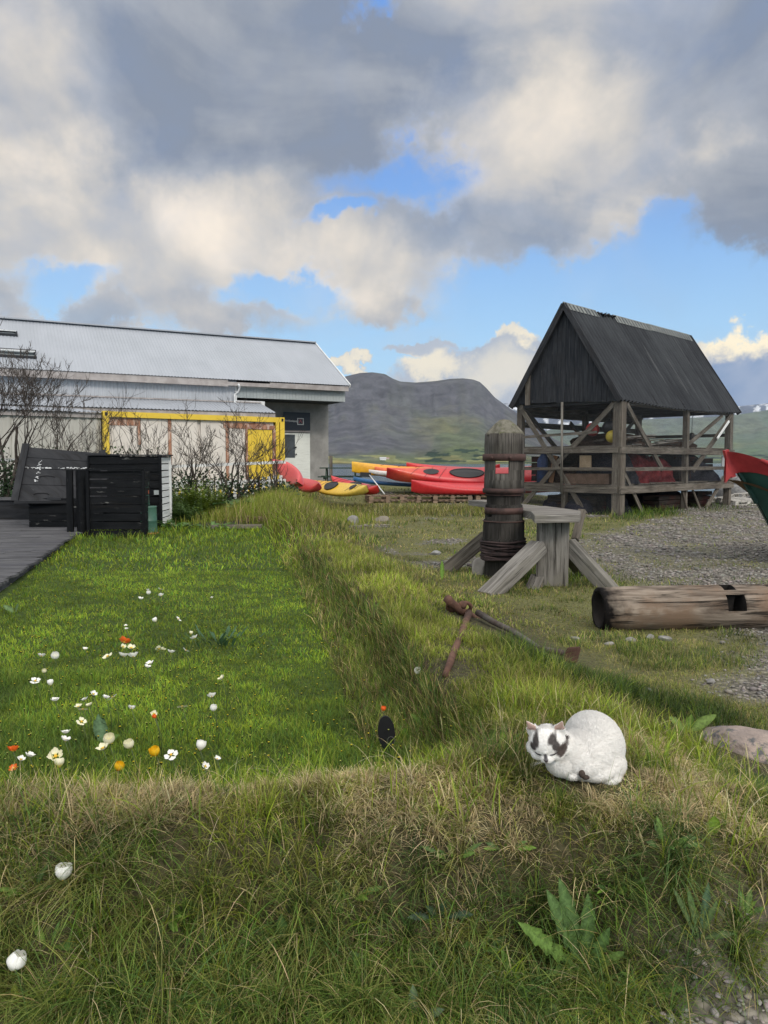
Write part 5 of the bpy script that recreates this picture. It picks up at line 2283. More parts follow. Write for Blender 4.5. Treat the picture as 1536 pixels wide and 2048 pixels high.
# ================================================================== kayaks
def kayak_mat(name, stops):
    """gloss plastic; colour runs along the hull (object x)"""
    m, t, b, out = new_mat(name)
    tc = t.n('ShaderNodeTexCoord')
    sp = t.n('ShaderNodeSeparateXYZ')
    t.link(tc.outputs['Object'], sp.inputs[0])
    r = t.n('ShaderNodeValToRGB')
    f = t.rng(sp.outputs[0], -2.6, 2.6, 0, 1, False)
    n = t.noise(tc.outputs['Object'], 3, 5, .6)
    t.link(t.math('ADD', f, t.math('MULTIPLY', t.math('SUBTRACT', n, .5), .06)), r.inputs[0])
    el = r.color_ramp.elements
    while len(el) > 1:
        el.remove(el[-1])
    el[0].position = stops[0][0]
    el[0].color = (*stops[0][1], 1)
    for p, c in stops[1:]:
        e = el.new(p)
        e.color = (*c, 1)
    n2 = t.noise(tc.outputs['Object'], 14, 5, .6)
    c = t.mix(t.rng(n2, .3, .7), r.outputs[0], t.mix(1.0, r.outputs[0], (.8, .78, .78), 'MULTIPLY'))
    t.link(c, b.inputs['Base Color'])
    b.inputs['Roughness'].default_value = .38
    b.inputs['Coat Weight'].default_value = .15
    return m


RED, YEL, ORA, CREAM, BLU, PNK = (.55, .022, .030), (.68, .42, .03), (.66, .13, .03), (.70, .62, .38), (.04, .15, .36), (.62, .09, .08)
M['kay_red'] = kayak_mat('kayak_red', [(0, RED), (1, (.50, .03, .03))])
M['kay_yel'] = kayak_mat('kayak_yellow', [(0, (.66, .30, .03)), (.4, YEL), (1, (.70, .52, .10))])
M['kay_mix'] = kayak_mat('kayak_yellow_to_red', [(0, (.75, .42, .02)), (.18, (.74, .28, .03)), (.36, (.66, .10, .03)), (1, RED)])
M['kay_mix2'] = kayak_mat('kayak_cream_to_red', [(0, RED), (.10, (.66, .10, .05)), (.2, RED), (1, RED)])
M['kay_white'] = kayak_mat('kayak_silver', [(0, (.60, .61, .62)), (.6, (.7, .66, .55)), (1, CREAM)])
M['kay_blue'] = kayak_mat('kayak_blue', [(0, BLU), (1, BLU)])
M['kay_orange'] = kayak_mat('kayak_orange', [(0, ORA), (1, RED)])
M['kay_pink'] = kayak_mat('kayak_faded_red', [(0, PNK), (1, (.55, .06, .06))])
M['rubber'] = plain('black_rubber', (.012, .012, .014), .5)


def kayak(name, label, p0, p1, w, h, mat, roll=0.0, cockpit=None, hatches=(), lines=True, rocker=.10, group='kayaks stacked behind the grass bank', z=0.0):
    """p0, p1: ends of the hull (keel line, world); deck up when roll = 0"""
    p0, p1 = Vector(p0), Vector(p1)
    L = (p1 - p0).length
    u = (p1 - p0).normalized()
    r = thing(name, (p0 + p1) / 2, label, 'kayak', group)
    r.rotation_mode = 'QUATERNION'
    side = Vector((0, 0, 1)).cross(u).normalized()
    upv = u.cross(side)
    rot = Matrix((u, side, upv)).transposed() @ Matrix.Rotation(roll, 3, 'X')
    r.rotation_quaternion = rot.to_quaternion()
    s = 5.2 / L
    r.scale = (1 / s, 1, 1)
    nu, nv = 40, 20

    def hw(x):
        return w / 2 * max(0.0, 1 - abs(x / 2.6) ** 2.3) ** .85 + .006

    def sheer(x):
        return h * (.55 + .45 * abs(x / 2.6) ** 2.2)

    def keel(x):
        return rocker * abs(x / 2.6) ** 2.6 + .16 * max(0, abs(x / 2.6) - .88) / .12 * h

    def fn(a, b):
        x = -2.6 + 5.2 * a
        t = b * 2 * math.pi
        cw = hw(x)
        zt, zb = sheer(x), keel(x)
        zm = zb + (zt - zb) * .62
        cy, sz = math.cos(t), math.sin(t)
        yy = cw * math.copysign(abs(cy) ** .75, cy)
        if sz > 0:
            zz = zm + (zt - zm) * (abs(sz) ** .9)
        else:
            zz = zm + (zb - zm) * abs(sz) ** .8
        return Vector((x, yy, zz))
    m = MB()
    m.grid(fn, nu, nv)
    m.build('hull', mat, r, local=True)
    if cockpit is not None:
        def ztop(x, y):
            return sheer(x) - .02 * 0
        m = MB()
        cx = cockpit
        n = 24
        pts = [Vector((cx + .42 * math.cos(2 * math.pi * k / n), .20 * math.sin(2 * math.pi * k / n), sheer(cx + .42 * math.cos(2 * math.pi * k / n)) + .034 - .03 * abs(math.sin(2 * math.pi * k / n)))) for k in range(n + 1)]
        m.tube(pts, .022, 6, cap=False)
        m.build('cockpit_rim', M['rubber'], r, local=True)
        m = MB()
        V = [(p.x, p.y * .97, p.z + .004) for p in pts[:-1]] + [(cx, 0, sheer(cx) + .05)]
        m.add(V, [(k, (k + 1) % n, n) for k in range(n)], smooth=True)
        m.build('cockpit_cover', M['rubber'], r, local=True)
    for hx in hatches:
        m = MB()
        n = 14
        m.add([(hx + .20 * math.cos(2 * math.pi * k / n), .13 * math.sin(2 * math.pi * k / n), sheer(hx) + .030 - .014 * abs(math.sin(2 * math.pi * k / n))) for k in range(n)], [tuple(range(n))])
        m.build('hatch', M['rubber'], r, local=True)
    if lines:
        m = MB()
        for sx in (-1, 1):
            for k in range(3):
                x0 = sx * (1.2 + .35 * k)
                m.tube([Vector((x0 - .12, -hw(x0) * .8, sheer(x0) * .93 + .02)), Vector((x0, 0, sheer(x0) + .02)), Vector((x0 + .12, hw(x0) * .8, sheer(x0) * .93 + .02))], .005, 4)
        m.build('deck_line', M['rubber'], r, local=True)
    return r


def build_kayaks():
    # long top kayak, yellow bow turning red
    kayak('kayak', 'topmost long kayak, yellow at its left end and red towards the right', P(704, 956, 25.4), P(1190, 951, 26.6), .70, .56, M['kay_mix'], rocker=.12, hatches=(-1.6,))
    kayak('kayak', 'narrow silver and cream kayak lying between the yellow one and the red one', P(738, 957, 24.9), P(1000, 953, 25.3), .42, .30, M['kay_white'], lines=False, rocker=.16)
    kayak('kayak', 'red kayak with black hatch and cockpit tilted towards the viewer', P(772, 965, 24.4), P(1180, 960, 24.9), .72, .66, M['kay_mix2'], roll=R(42), cockpit=-.6, hatches=(-1.5,), rocker=.10)
    kayak('kayak', 'plain red kayak hull lying lowest, on the pallets', P(822, 989, 23.7), P(1150, 982, 24.2), .66, .50, M['kay_red'], roll=R(18), rocker=.02, lines=False)
    kayak('kayak', 'dark red kayak behind the black-hatched one, only its back showing above it', P(812, 953, 26.0), P(1210, 950, 27.2), .64, .50, M['kay_red'], roll=R(10), lines=False)
    kayak('kayak', 'orange kayak between the silver one and the yellow nose, mostly covered', P(750, 958, 25.3), P(1000, 952, 25.9), .60, .42, M['kay_orange'], lines=False)
    kayak('kayak', 'blue kayak with only its left tip showing under the silver one', P(706, 968, 25.6), P(905, 978, 26.0), .5, .26, M['kay_blue'], lines=False)
    kayak('kayak', 'yellow kayak lying on the ground left of the pallets', P(622, 978, 23.2), P(742, 992, 21.2), .62, .36, M['kay_yel'], roll=R(30), cockpit=-.5, hatches=(1.4,), group='kayaks lying on the grass')
    kayak('kayak', 'red kayak on the ground right behind the yellow one', P(668, 972, 23.6), P(762, 994, 21.3), .58, .36, M['kay_red'], roll=R(20), cockpit=0, group='kayaks lying on the grass')
    kayak('kayak', 'faded red kayak leaning upright beside the warehouse door', P(562, 930, 22.4), P(614, 976, 20.9), .50, .40, M['kay_pink'], roll=R(60), lines=False, group='kayaks lying on the grass')
    kayak('kayak', 'short pinkish red kayak end low in the tall grass', P(590, 970, 22.0), P(648, 984, 21.0), .46, .34, M['kay_pink'], roll=R(40), lines=False, group='kayaks lying on the grass')
    # paddle with white shaft leaning on the stack
    a, b = P(739, 950, 24.0), P(769, 988, 23.2)
    t_ = thing('paddle', b, 'white-shafted paddle leaning from the silver kayak down to the grass', 'paddle')
    m = MB()
    m.tube([a, b], .018, 8)
    m.build('shaft', M['white'], t_)
    m = MB()
    m.beam(a + Vector((-.30, 0, .02)), a + Vector((.05, 0, .0)), .02, .15)
    m.build('blade', M['rubber'], t_)
    m = MB()
    m.beam(P(826, 968, 22.2), P(905, 965, 22.2), .25, .10, jit=.01)
    # pallets
    def pallet(loc, rz, label, sc=1.0, mat=None, group='wooden pallets under the kayaks', tilt=0):
        t_ = thing('pallet', loc, label, 'pallet', group, rz)
        m = MB()
        for i in range(7):
            m.box((-.54 + i * .18, 0, .133), (.10, .8, .02), None, .003, axis=1)
        m.build('deck_boards', mat or M['pallet'], t_, local=True)
        m = MB()
        for i in (-.54, 0, .54):
            for j in (-.35, 0, .35):
                m.box((i, j, .068), (.14, .10, .09))
        build_each(m, 'block', mat or M['pallet'], t_, local=True)
        m = MB()
        for j in (-.35, 0, .35):
            m.box((0, j, .0115), (1.2, .10, .02), axis=0)
            m.box((0, j, .1175), (1.2, .10, .009), axis=0)
        m.build('bottom_boards', mat or M['pallet'], t_, local=True)
        t_.rotation_euler = (tilt, 0, rz)
        return t_
    M['pallet'] = wood_mat('pallet_wood', (.15, .105, .075), (.30, .22, .16), (.19, .15, .12), grain=14)
    k = 0
    words = ['bottom', 'second', 'third', 'fourth', 'fifth']
    for (px, Y, n, rz, where) in ((772, 23.9, 3, .2, 'of the leftmost pallet stack, below the silver kayak'), (835, 24.0, 3, .05, 'of the middle pallet stack under the red kayak'),
                                  (905, 23.8, 3, -.08, 'of the right pallet stack under the lowest red kayak'), (985, 23.9, 3, .1, 'of the pallet stack mostly behind the carved post')):
        q = P(px, 990, Y)
        for i in range(n):
            z = P(px, 989, Y).z - .02 - (n - i) * .146
            pallet((q.x + random.uniform(-.03, .03), Y, z), rz + random.uniform(-.03, .03), '%s pallet %s' % (words[i] if i < n - 1 else 'topmost', where))
    # white/grey pallets to the right of the shed
    greyp = wood_mat('bleached_pallet', (.40, .38, .35), (.58, .56, .52), None, grain=14)
    for i, (px, py, Y, tl) in enumerate(((1478, 1012, 25.2, .12), (1450, 1004, 25.8, .05), (1492, 1003, 26.6, -.1))):
        q = P(px, py, Y)
        pallet((q.x, Y, Hs(q.x, Y) + .05 + .15 * (i == 2)), .4 + .3 * i, ['nearest bleached pallet on the gravel right of the shed', 'bleached pallet partly behind the right corner post of the shed', 'furthest bleached pallet stacked behind the green boat stem'][i], mat=greyp, group='bleached pallets right of the shed', tilt=tl)


build_kayaks()


def build_picnic():
    q = P(682, 958, 26.5)
    Y = 26.5
    z = Hs(q.x, Y)
    r = thing('picnic_table', (q.x, Y, z), 'dark green picnic table with benches beside the warehouse corner', 'table')
    g = wood_mat('green_stained_wood', (.025, .045, .035), (.05, .075, .055), None, grain=14)
    top = P(682, 936, Y).z
    m = MB()
    for i in range(5):
        m.box((q.x, Y - .30 + i * .15, top), (1.45, .13, .035), axis=0)
    m.build('tabletop', g, r)
    for s in (-1, 1):
        m = MB()
        for i in range(2):
            m.box((q.x, Y + s * (.62 + i * .14), top - .30), (1.5, .125, .035), axis=0)
        m.build('bench', g, r)
    for s in (-1, 1):
        for k in (-1, 1):
            m = MB()
            m.beam((q.x + s * .5, Y + k * .22, top - .03), (q.x + s * .5, Y + k * .66, z), .04, .09, up=(0, 1, 0))
            m.build('leg', g, r)
        m = MB()
        m.beam((q.x + s * .545, Y - .80, top - .34), (q.x + s * .545, Y + .80, top - .34), .04, .09)
        m.build('crossbar', g, r)
    # narrow brown post at the warehouse corner
    q = P(662, 945, 29)
    t_ = MB()
    t_.box((q.x, 29, (Hs(q.x, 29) + 1.75) / 2), (.12, .10, 1.75 - Hs(q.x, 29)), axis=2)
    o = t_.build('post', M['old_wood'])
    tag(o, 'short brown post at the right-hand corner of the warehouse', 'post')


build_picnic()


# ================================================================== capstan and its frame
def build_capstan():
    Y = 8.75
    c = P(1006, 1160, Y)
    zg = Hs(c.x, Y)
    s = Y / 1500 * .998

    def Z(py):
        return P(1006, py, Y).z
    r = thing('capstan', (c.x, Y, zg), 'old grey wooden capstan with iron bands, a square bar hole and rope turns', 'capstan')
    prof = []
    for py, hw in ((1172, 40), (1150, 38), (1120, 36), (1118, 41), (1076, 42), (1074, 41.5), (1044, 41), (1040, 40), (1038, 38), (1010, 37), (1008, 34), (990, 35), (985, 37), (984, 40), (960, 39.5), (940, 38.5), (915, 39), (890, 39), (868, 38)):
        prof.append((hw * s, Z(py)))
    m = MB()
    m.lathe((c.x, Y, 0), prof, 40, wob=.03)
    body = m.build('barrel', M['capstan'], r)
    body.data.materials.append(wood_mat('tarred_barrel', (.012, .011, .010), (.050, .046, .042), (.022, .020, .018), grain=20, cracks=.8))
    for pl in body.data.polygons:
        if sum(body.data.vertices[j].co.z for j in pl.vertices) / len(pl.vertices) + zg < Z(987):
            pl.material_index = 1
    bpy.context.view_layer.update()
    # square holes cut right through
    cut = MB()
    pz = (Z(922) + Z(947)) / 2
    for (px, w_, ang) in ((1002, 26, 0),):
        cut.box((P(px, 930, Y).x + .012, Y, pz), (w_ * s, 1.4, 26 * s), Matrix.Rotation(R(-9), 3, 'Z'))
    cut.box((c.x, Y, Z(1025)), (1.4, .12, .10), Matrix.Rotation(R(25), 3, 'Z'))
    co = cut.build('cutter', M['dark'])
    bm_ = body.modifiers.new('b', 'BOOLEAN')
    bm_.operation = 'DIFFERENCE'
    bm_.object = co
    bm_.solver = 'EXACT'
    bake(body)
    bpy.data.objects.remove(co)
    # four-sided pointed head
    m = MB()
    n = 8
    rings = []
    for (hw, py) in ((38, 870), (37, 866), (22, 848), (11, 840), (7, 841.5)):
        rings.append([Vector((c.x + hw * s * math.cos(2 * math.pi * (k + .5) / n) * (1.05 if hw > 30 else 1), Y + min(hw, 38) * s * math.sin(2 * math.pi * (k + .5) / n), Z(py) + random.uniform(-.006, .006))) for k in range(n)])
    V = [v for rg in rings for v in rg]
    F, U = [], []
    for i in range(len(rings) - 1):
        for k in range(n):
            k2 = (k + 1) % n
            F.append((i * n + k, i * n + k2, (i + 1) * n + k2, (i + 1) * n + k))
            U.append([(V[j].z, (V[j] - c).x + k) for j in F[-1]])
    F.append(tuple(range(len(V) - n, len(V))))
    U.append([(0, 0)] * n)
    m.add(V, F, U)
    moss = rough_mat('mossy_head', (.085, .078, .055), (.16, .15, .12), 20, .95, 0, .9, .012, (.10, .11, .045), 9, .55)
    m.build('head', moss, r)
    # iron bands
    def band(py0, py1, hw, name='iron_band'):
        m = MB()
        z0, z1 = Z(py1), Z(py0)
        rr = hw * s
        m.lathe((c.x, Y, 0), [(rr - .02, z0), (rr, z0 + .004), (rr, z1 - .004), (rr - .02, z1)], 40, wob=.015)
        m.build(name, M['band'], r)
    band(908, 922, 43)
    band(976, 986, 42.5)
    band(987, 991, 38.5)
    band(1014, 1027, 38.5)
    band(1040, 1043, 42)
    for px in (985, 1020):
        m = MB()
        q = P(px, 915, Y - 42 * s)
        m.lathe((0, 0, 0), [(.0, 0), (.018, 0), (.018, .02), (.0, .025)], 8)
        m.v = [(q.x + v[0], Y - math.sqrt(max(0, (43 * s) ** 2 - (q.x - c.x) ** 2)) - v[2], q.z + v[1]) for v in m.v]
        m.build('bolt', M['band'], r)
    # rope or wire turns
    m = MB()
    turns = 8
    pts = []
    for i in range(turns * 26):
        t = i / 26
        py = 1078 + 40 * t / turns
        jj = math.sin(t * 9.1) * 2 + math.sin(t * 23) * 1.2
        a = 2 * math.pi * t
        rr = (44 + 1.5 * math.sin(t * 3.3)) * s
        pts.append(Vector((c.x + rr * math.cos(a), Y + rr * math.sin(a), Z(py) + jj * s * .8)))
    m.tube(pts, .014, 5)
    pts = [Vector((c.x + (45 + 1.2 * math.sin(i)) * s * math.cos(i * .25 + 1), Y + (45 + 1.2 * math.sin(i)) * s * math.sin(i * .25 + 1), Z(1112 - 30 * i / 110 + 3 * math.sin(i * .35)))) for i in range(110)]
    m.tube(pts, .012, 5)
    pts = [Vector((c.x + 44 * s * math.cos(i * .25 + 2), Y + 44 * s * math.sin(i * .25 + 2), Z(1120 - 18 * i / 60 - 5 * math.sin(i * .125)))) for i in range(60)]
    m.tube(pts, .013, 5)
    m.build('wire_turns', rough_mat('old_wire', (.022, .014, .014), (.055, .034, .032), 12, .9, 0, .5), r)
    # sill under the drum
    m = MB()
    m.beam(P(985, 1178, 8.6), P(1062, 1176, 8.6), .22, .14)
    m.build('sill', M['old_wood'], r)

    # ---- timber frame: cap plank, post and struts
    q = P(1104, 1190, 8.3)
    r = thing('trestle', (q.x, q.y, Hs(q.x, q.y)), 'grey timber frame with a thick post, slanting struts and a cap plank beside the capstan', 'trestle')
    W = M['pale_wood']
    m = MB()
    ps = P(1104, 1190, 8.3)
    zt = P(1104, 1040, 8.3).z
    rot = Matrix.Rotation(R(-14), 3, 'Z')
    m.box((ps.x, ps.y, (zt - .1) / 2), (.35, .22, zt + .1), rot, .006, axis=2)
    post = m.build('post', W, r, bevel=.012)
    # cap: two planks side by side, the rear one running past the capstan
    def slab(pts, z0, z1, name, mat):
        m = MB()
        n_ = len(pts)
        vs = [(p[0], p[1], z0) for p in pts] + [(p[0], p[1], z1) for p in pts]
        F = [tuple(range(n_ - 1, -1, -1)), tuple(range(n_, 2 * n_))] + [(k, (k + 1) % n_, n_ + (k + 1) % n_, n_ + k) for k in range(n_)]
        ax = (Vector(pts[1]) - Vector(pts[0])).normalized()
        m.add(vs, F, [[(Vector(vs[j][:2]).dot(ax), vs[j][2] * 2 + Vector(vs[j][:2]).dot(Vector((-ax.y, ax.x)))) for j in f] for f in F])
        m.build(name, mat, r, bevel=.008)
    zc1, zc0 = zt + .085, zt
    Gc = lambda px, py: G(px, py, zc1)
    front = [Gc(1069, 1030.5), Gc(1160, 1029), Gc(1162, 1021), Gc(1092, 1012), Gc(1028, 1012), Gc(1026, 1017.5), Gc(1062, 1022.5)]
    slab([(p.x, p.y) for p in front], zc0, zc1, 'cap_plank', W)
    rear = [Gc(1160, 1020.5), Gc(1090, 1011.3), Gc(958, 999.5), Gc(960, 1002.5), Gc(1000, 1006)]
    a, b = Gc(956, 1000.5), Gc(1070, 1013.0)
    m = MB()
    m.beam(Vector((a.x, a.y + .22, zc1 - .045)), Vector((b.x, b.y + .25, zc1 - .048)), .26, .08)
    m.build('rear_plank', W, r, bevel=.008)
    # struts
    def strut(p, q, w, h, mat=W, up=(0, 0, 1)):
        m = MB()
        m.beam(p, q, w, h, up=up, jit=.006)
        m.build('strut', mat, r, bevel=.01)
    strut(P(1078, 1092, 8.22), P(972, 1196, 7.75), .20, .15)
    strut(P(1136, 1088, 8.25), P(1232, 1194, 7.9), .13, .17)
    strut(P(975, 1072, 9.2), P(880, 1152, 9.4), .13, .17, M['old_wood'])
    strut(P(1135, 1110, 8.6), P(1178, 1170, 9.3), .10, .10, M['old_wood'])
    strut(P(1150, 1080, 9.0), P(1165, 1020, 9.2), .09, .07, M['old_wood'])
    strut(P(1040, 1080, 9.1), P(1055, 1180, 9.3), .10, .10, M['old_wood'])
    strut(P(1060, 1197, 8.0), P(1078, 1158, 8.3), .16, .12)
    m = MB()
    m.beam(P(1040, 1196, 8.15), P(1150, 1198, 8.15), .14, .10, jit=.005)
    m.build('base_sill', M['old_wood'], r)
    # stone leaning at the drum's foot
    rock('rock', 'pale stone leaning against the left foot of the capstan', P(958, 1140, 9.1), (.10, .08, .16), 12, (.24, .22, .20), (.32, .30, .27))


def rock(name, label, c, size, seed, c1, c2, sub=4, spots=None, spot_lo=.6, bd=.01):
    LOW.append((c[0], c[1] - size[1], size[0] * 1.5, .8))
    V, F = rock_template(seed, sub)
    n = fbm(V[:, 0] * 2.2 + seed, V[:, 1] * 2.2 + V[:, 2] * 1.7, 4, seed)
    V = V * (1 + .22 * (n - .5))[:, None]
    V = V * np.array(size)[None]
    me = np_mesh(name, V, F)
    me.polygons.foreach_set('use_smooth', np.ones(len(me.polygons), bool))
    me.materials.append(rough_mat('rock_%d' % seed, c1, c2, 8, .9, 0, .6, bd, spots, 14, spot_lo))
    o = bpy.data.objects.new(name, me)
    col.objects.link(o)
    o.location = c
    o.rotation_euler = (0, 0, seed)
    tag(o, label, 'rock')
    return o


build_capstan()


# ================================================================== fallen log
def build_log():
    Y = 6.12
    rr = .187
    a = P(1196, 1228, Y + .0)
    b = P(1640, 1219, Y + .12)
    zg = Hs(a.x + .3, Y)
    a.z = zg + rr - .03
    b.z = zg + rr - .02
    u = (b - a).normalized()
    L = (b - a).length
    sv = Vector((0, 0, 1)).cross(u).normalized()
    uv = u.cross(sv)
    r = thing('log', (a.x, a.y, zg), 'brown carved log lying on the grass, hollow at its left end, square hole further right', 'log')
    n = 56
    xs = [0, .02, .06, .12]
    x = .2
    while x < L:
        xs.append(x)
        x += .045
    V, F, U = [], [], []
    rnd = np.random.RandomState(3)

    def rad(x, t):
        q = rr
        q *= 1 - .035 * sst(.3, 0, x)
        for g0 in (.80, .845, .89, .93):
            q -= .008 * math.exp(-((x - g0) / .010) ** 2)
        q -= .012 * math.exp(-((x - 1.42) / .02) ** 2)
        q *= 1 + .02 * (float(fbm(x * 2.0, t * 1.2, 3, 5)) - .5) + .012 * (float(fbm(x * 1.2, math.cos(t) * 9 + 20, 2, 8)) - .5) * 2
        return q
    for x in xs:
        for k in range(n):
            t = 2 * math.pi * k / n
            q = rad(x, t)
            e = 0.0
            if x < .05:
                e = .03 * (float(fbm(math.cos(t) * 2 + 5, math.sin(t) * 2, 3, 9)) - .5)
            V.append(a + u * (x + e) + sv * (q * math.cos(t)) + uv * (q * math.sin(t)))
    for i in range(len(xs) - 1):
        for k in range(n):
            k2 = (k + 1) % n
            F.append((i * n + k, i * n + k2, (i + 1) * n + k2, (i + 1) * n + k))
            U.append([(xs[i], k * .02), (xs[i], (k + 1) * .02), (xs[i + 1], (k + 1) * .02), (xs[i + 1], k * .02)])
    m0 = (len(xs) - 1) * n
    F.append(tuple(range(n - 1, -1, -1)))
    U.append([(0, 0)] * n)
    F.append(tuple(m0 + k for k in range(n)))
    U.append([(0, 0)] * n)
    m = MB()
    m.add(V, F, U, True)
    body = m.build('log_body', M['log'], r)
    cut = MB()
    q = P(1483, 1206, Y - .17)
    rot = Matrix((u, sv, uv)).transposed() @ Matrix.Rotation(R(-22), 3, 'X')
    x0 = (q - a).dot(u)
    ax = a + u * x0
    cut.box(ax, (.155, .9, .135), rot)
    cut.box(ax + u * -.02, (.10, .11, .9), Matrix((u, sv, uv)).transposed() @ Matrix.Rotation(R(14), 3, 'X'))
    pr = []
    for i, (ff, q2) in enumerate(((-.06, rr * .80), (.05, rr * .74), (.20, rr * .6), (.26, .01))):
        pr.append((a + u * ff, q2))
    cut.tube([p for p, _ in pr], [w for _, w in pr], 22)
    co = cut.build('cutter', M['hollow'])
    b_ = body.modifiers.new('b', 'BOOLEAN')
    b_.operation = 'DIFFERENCE'
    b_.object = co
    b_.solver = 'EXACT'
    body.data.materials.append(M['hollow'])
    bake(body)
    bpy.data.objects.remove(co)
    # iron stain band at the right and a thin split ring
    m = MB()
    m.tube([a + u * 1.60 + (sv * math.cos(t) + uv * math.sin(t)) * (rr + .002) for t in np.linspace(0, 6.28, 40)], .006, 5, cap=False)
    m.build('wire_ring', M['rust'], r)


build_log()


# ================================================================== anchor
def build_anchor():
    p = ON(940, 1235)
    p.z += .0
    r = thing('anchor', p, 'rusty old anchor half sunk in the grass, its crossbar sticking up', 'anchor')
    z = lambda q, d=0: Vector((q.x, q.y, q.z + d))
    Yc = p.y
    m = MB()
    m.tube([P(893, 1197, Yc - .10), P(905, 1208, Yc - .06), P(925, 1224, Yc), P(948, 1236, Yc + .08), P(958, 1240, Yc + .12)], [.030, .034, .036, .032, .026], 9)
    m.build('crown_arm', M['rust'], r)
    m = MB()
    m.tube([P(938, 1226, Yc - .02)] + [P(a_, b_, min(Yc, ON(a_, b_).y - c_)) for a_, b_, c_ in ((930, 1246, .05), (921, 1272, .07), (909, 1300, .06), (899, 1328, .05), (890, 1352, .03))], [.030, .026, .022, .022, .020, .016], 8)
    m.build('stock', M['rust'], r)
    m = MB()
    pts = [P(896 + 10 * math.cos(t) + 8, 1207 + 9 * math.sin(t) + 6, Yc - .03 + .02 * math.sin(t)) for t in np.linspace(0, 6.28, 14)]
    m.tube(pts, .014, 6, cap=False)
    pts = [P(930 + 12 * math.cos(t), 1214 + 9 * math.sin(t), Yc + .04 + .02 * math.sin(t)) for t in np.linspace(0, 6.28, 14)]
    m.tube(pts, .016, 6, cap=False)
    m.build('shackle', M['rust'], r)
    m = MB()
    for a_, b_ in ((893, 1205), (925, 1235), (925, 1262), (912, 1295), (900, 1325), (893, 1350)):
        q_ = ON(a_, b_)
        LOW.append((q_.x, q_.y - .05, .20, .8))
    for (px, py, rr) in ((897, 1198, .034), (925, 1210, .036), (905, 1215, .032)):
        m.lathe(P(px, py, Yc - .02), [(.0, -rr), (rr * .8, -rr * .6), (rr, 0), (rr * .8, rr * .6), (0, rr)], 9)
    m.build('knob', M['rust'], r)
    # shank running away to the fluke
    a, b = ON(955, 1240), ON(1142, 1322)
    for t in (0, .2, .4, .6, .8, 1):
        q_ = a.lerp(b, t)
        LOW.append((q_.x, q_.y - .05, .28, .75))
    zz = lambda v, d: Vector((v.x, v.y, Hs(v.x, v.y) + d))
    m = MB()
    m.tube([zz(a.lerp(b, t), d) for t, d in ((0, .06), (.2, .045), (.42, .035), (.7, .0), (.92, .03))], [.026, .024, .022, .020, .022], 8)
    m.build('shank', rough_mat('grey_rust', (.10, .095, .085), (.055, .040, .034), 9, .9, 0, .5), r)
    m = MB()
    q = ON(1142, 1326)
    bs = [(-.075, 0, .0), (.03, -.03, .0), (.05, .04, 0), (-.03, .05, 0)]
    tp = [(-.03, -.01, .105), (.055, -.02, .115), (.075, .03, .085), (.0, .04, .085)]
    V = [q + Vector(v) for v in bs] + [q + Vector(v) for v in tp]
    m.add(V, [(3, 2, 1, 0), (4, 5, 6, 7), (0, 1, 5, 4), (1, 2, 6, 5), (2, 3, 7, 6), (3, 0, 4, 7)])
    f = m.build('fluke', M['rust'], r, bevel=.012)


build_anchor()


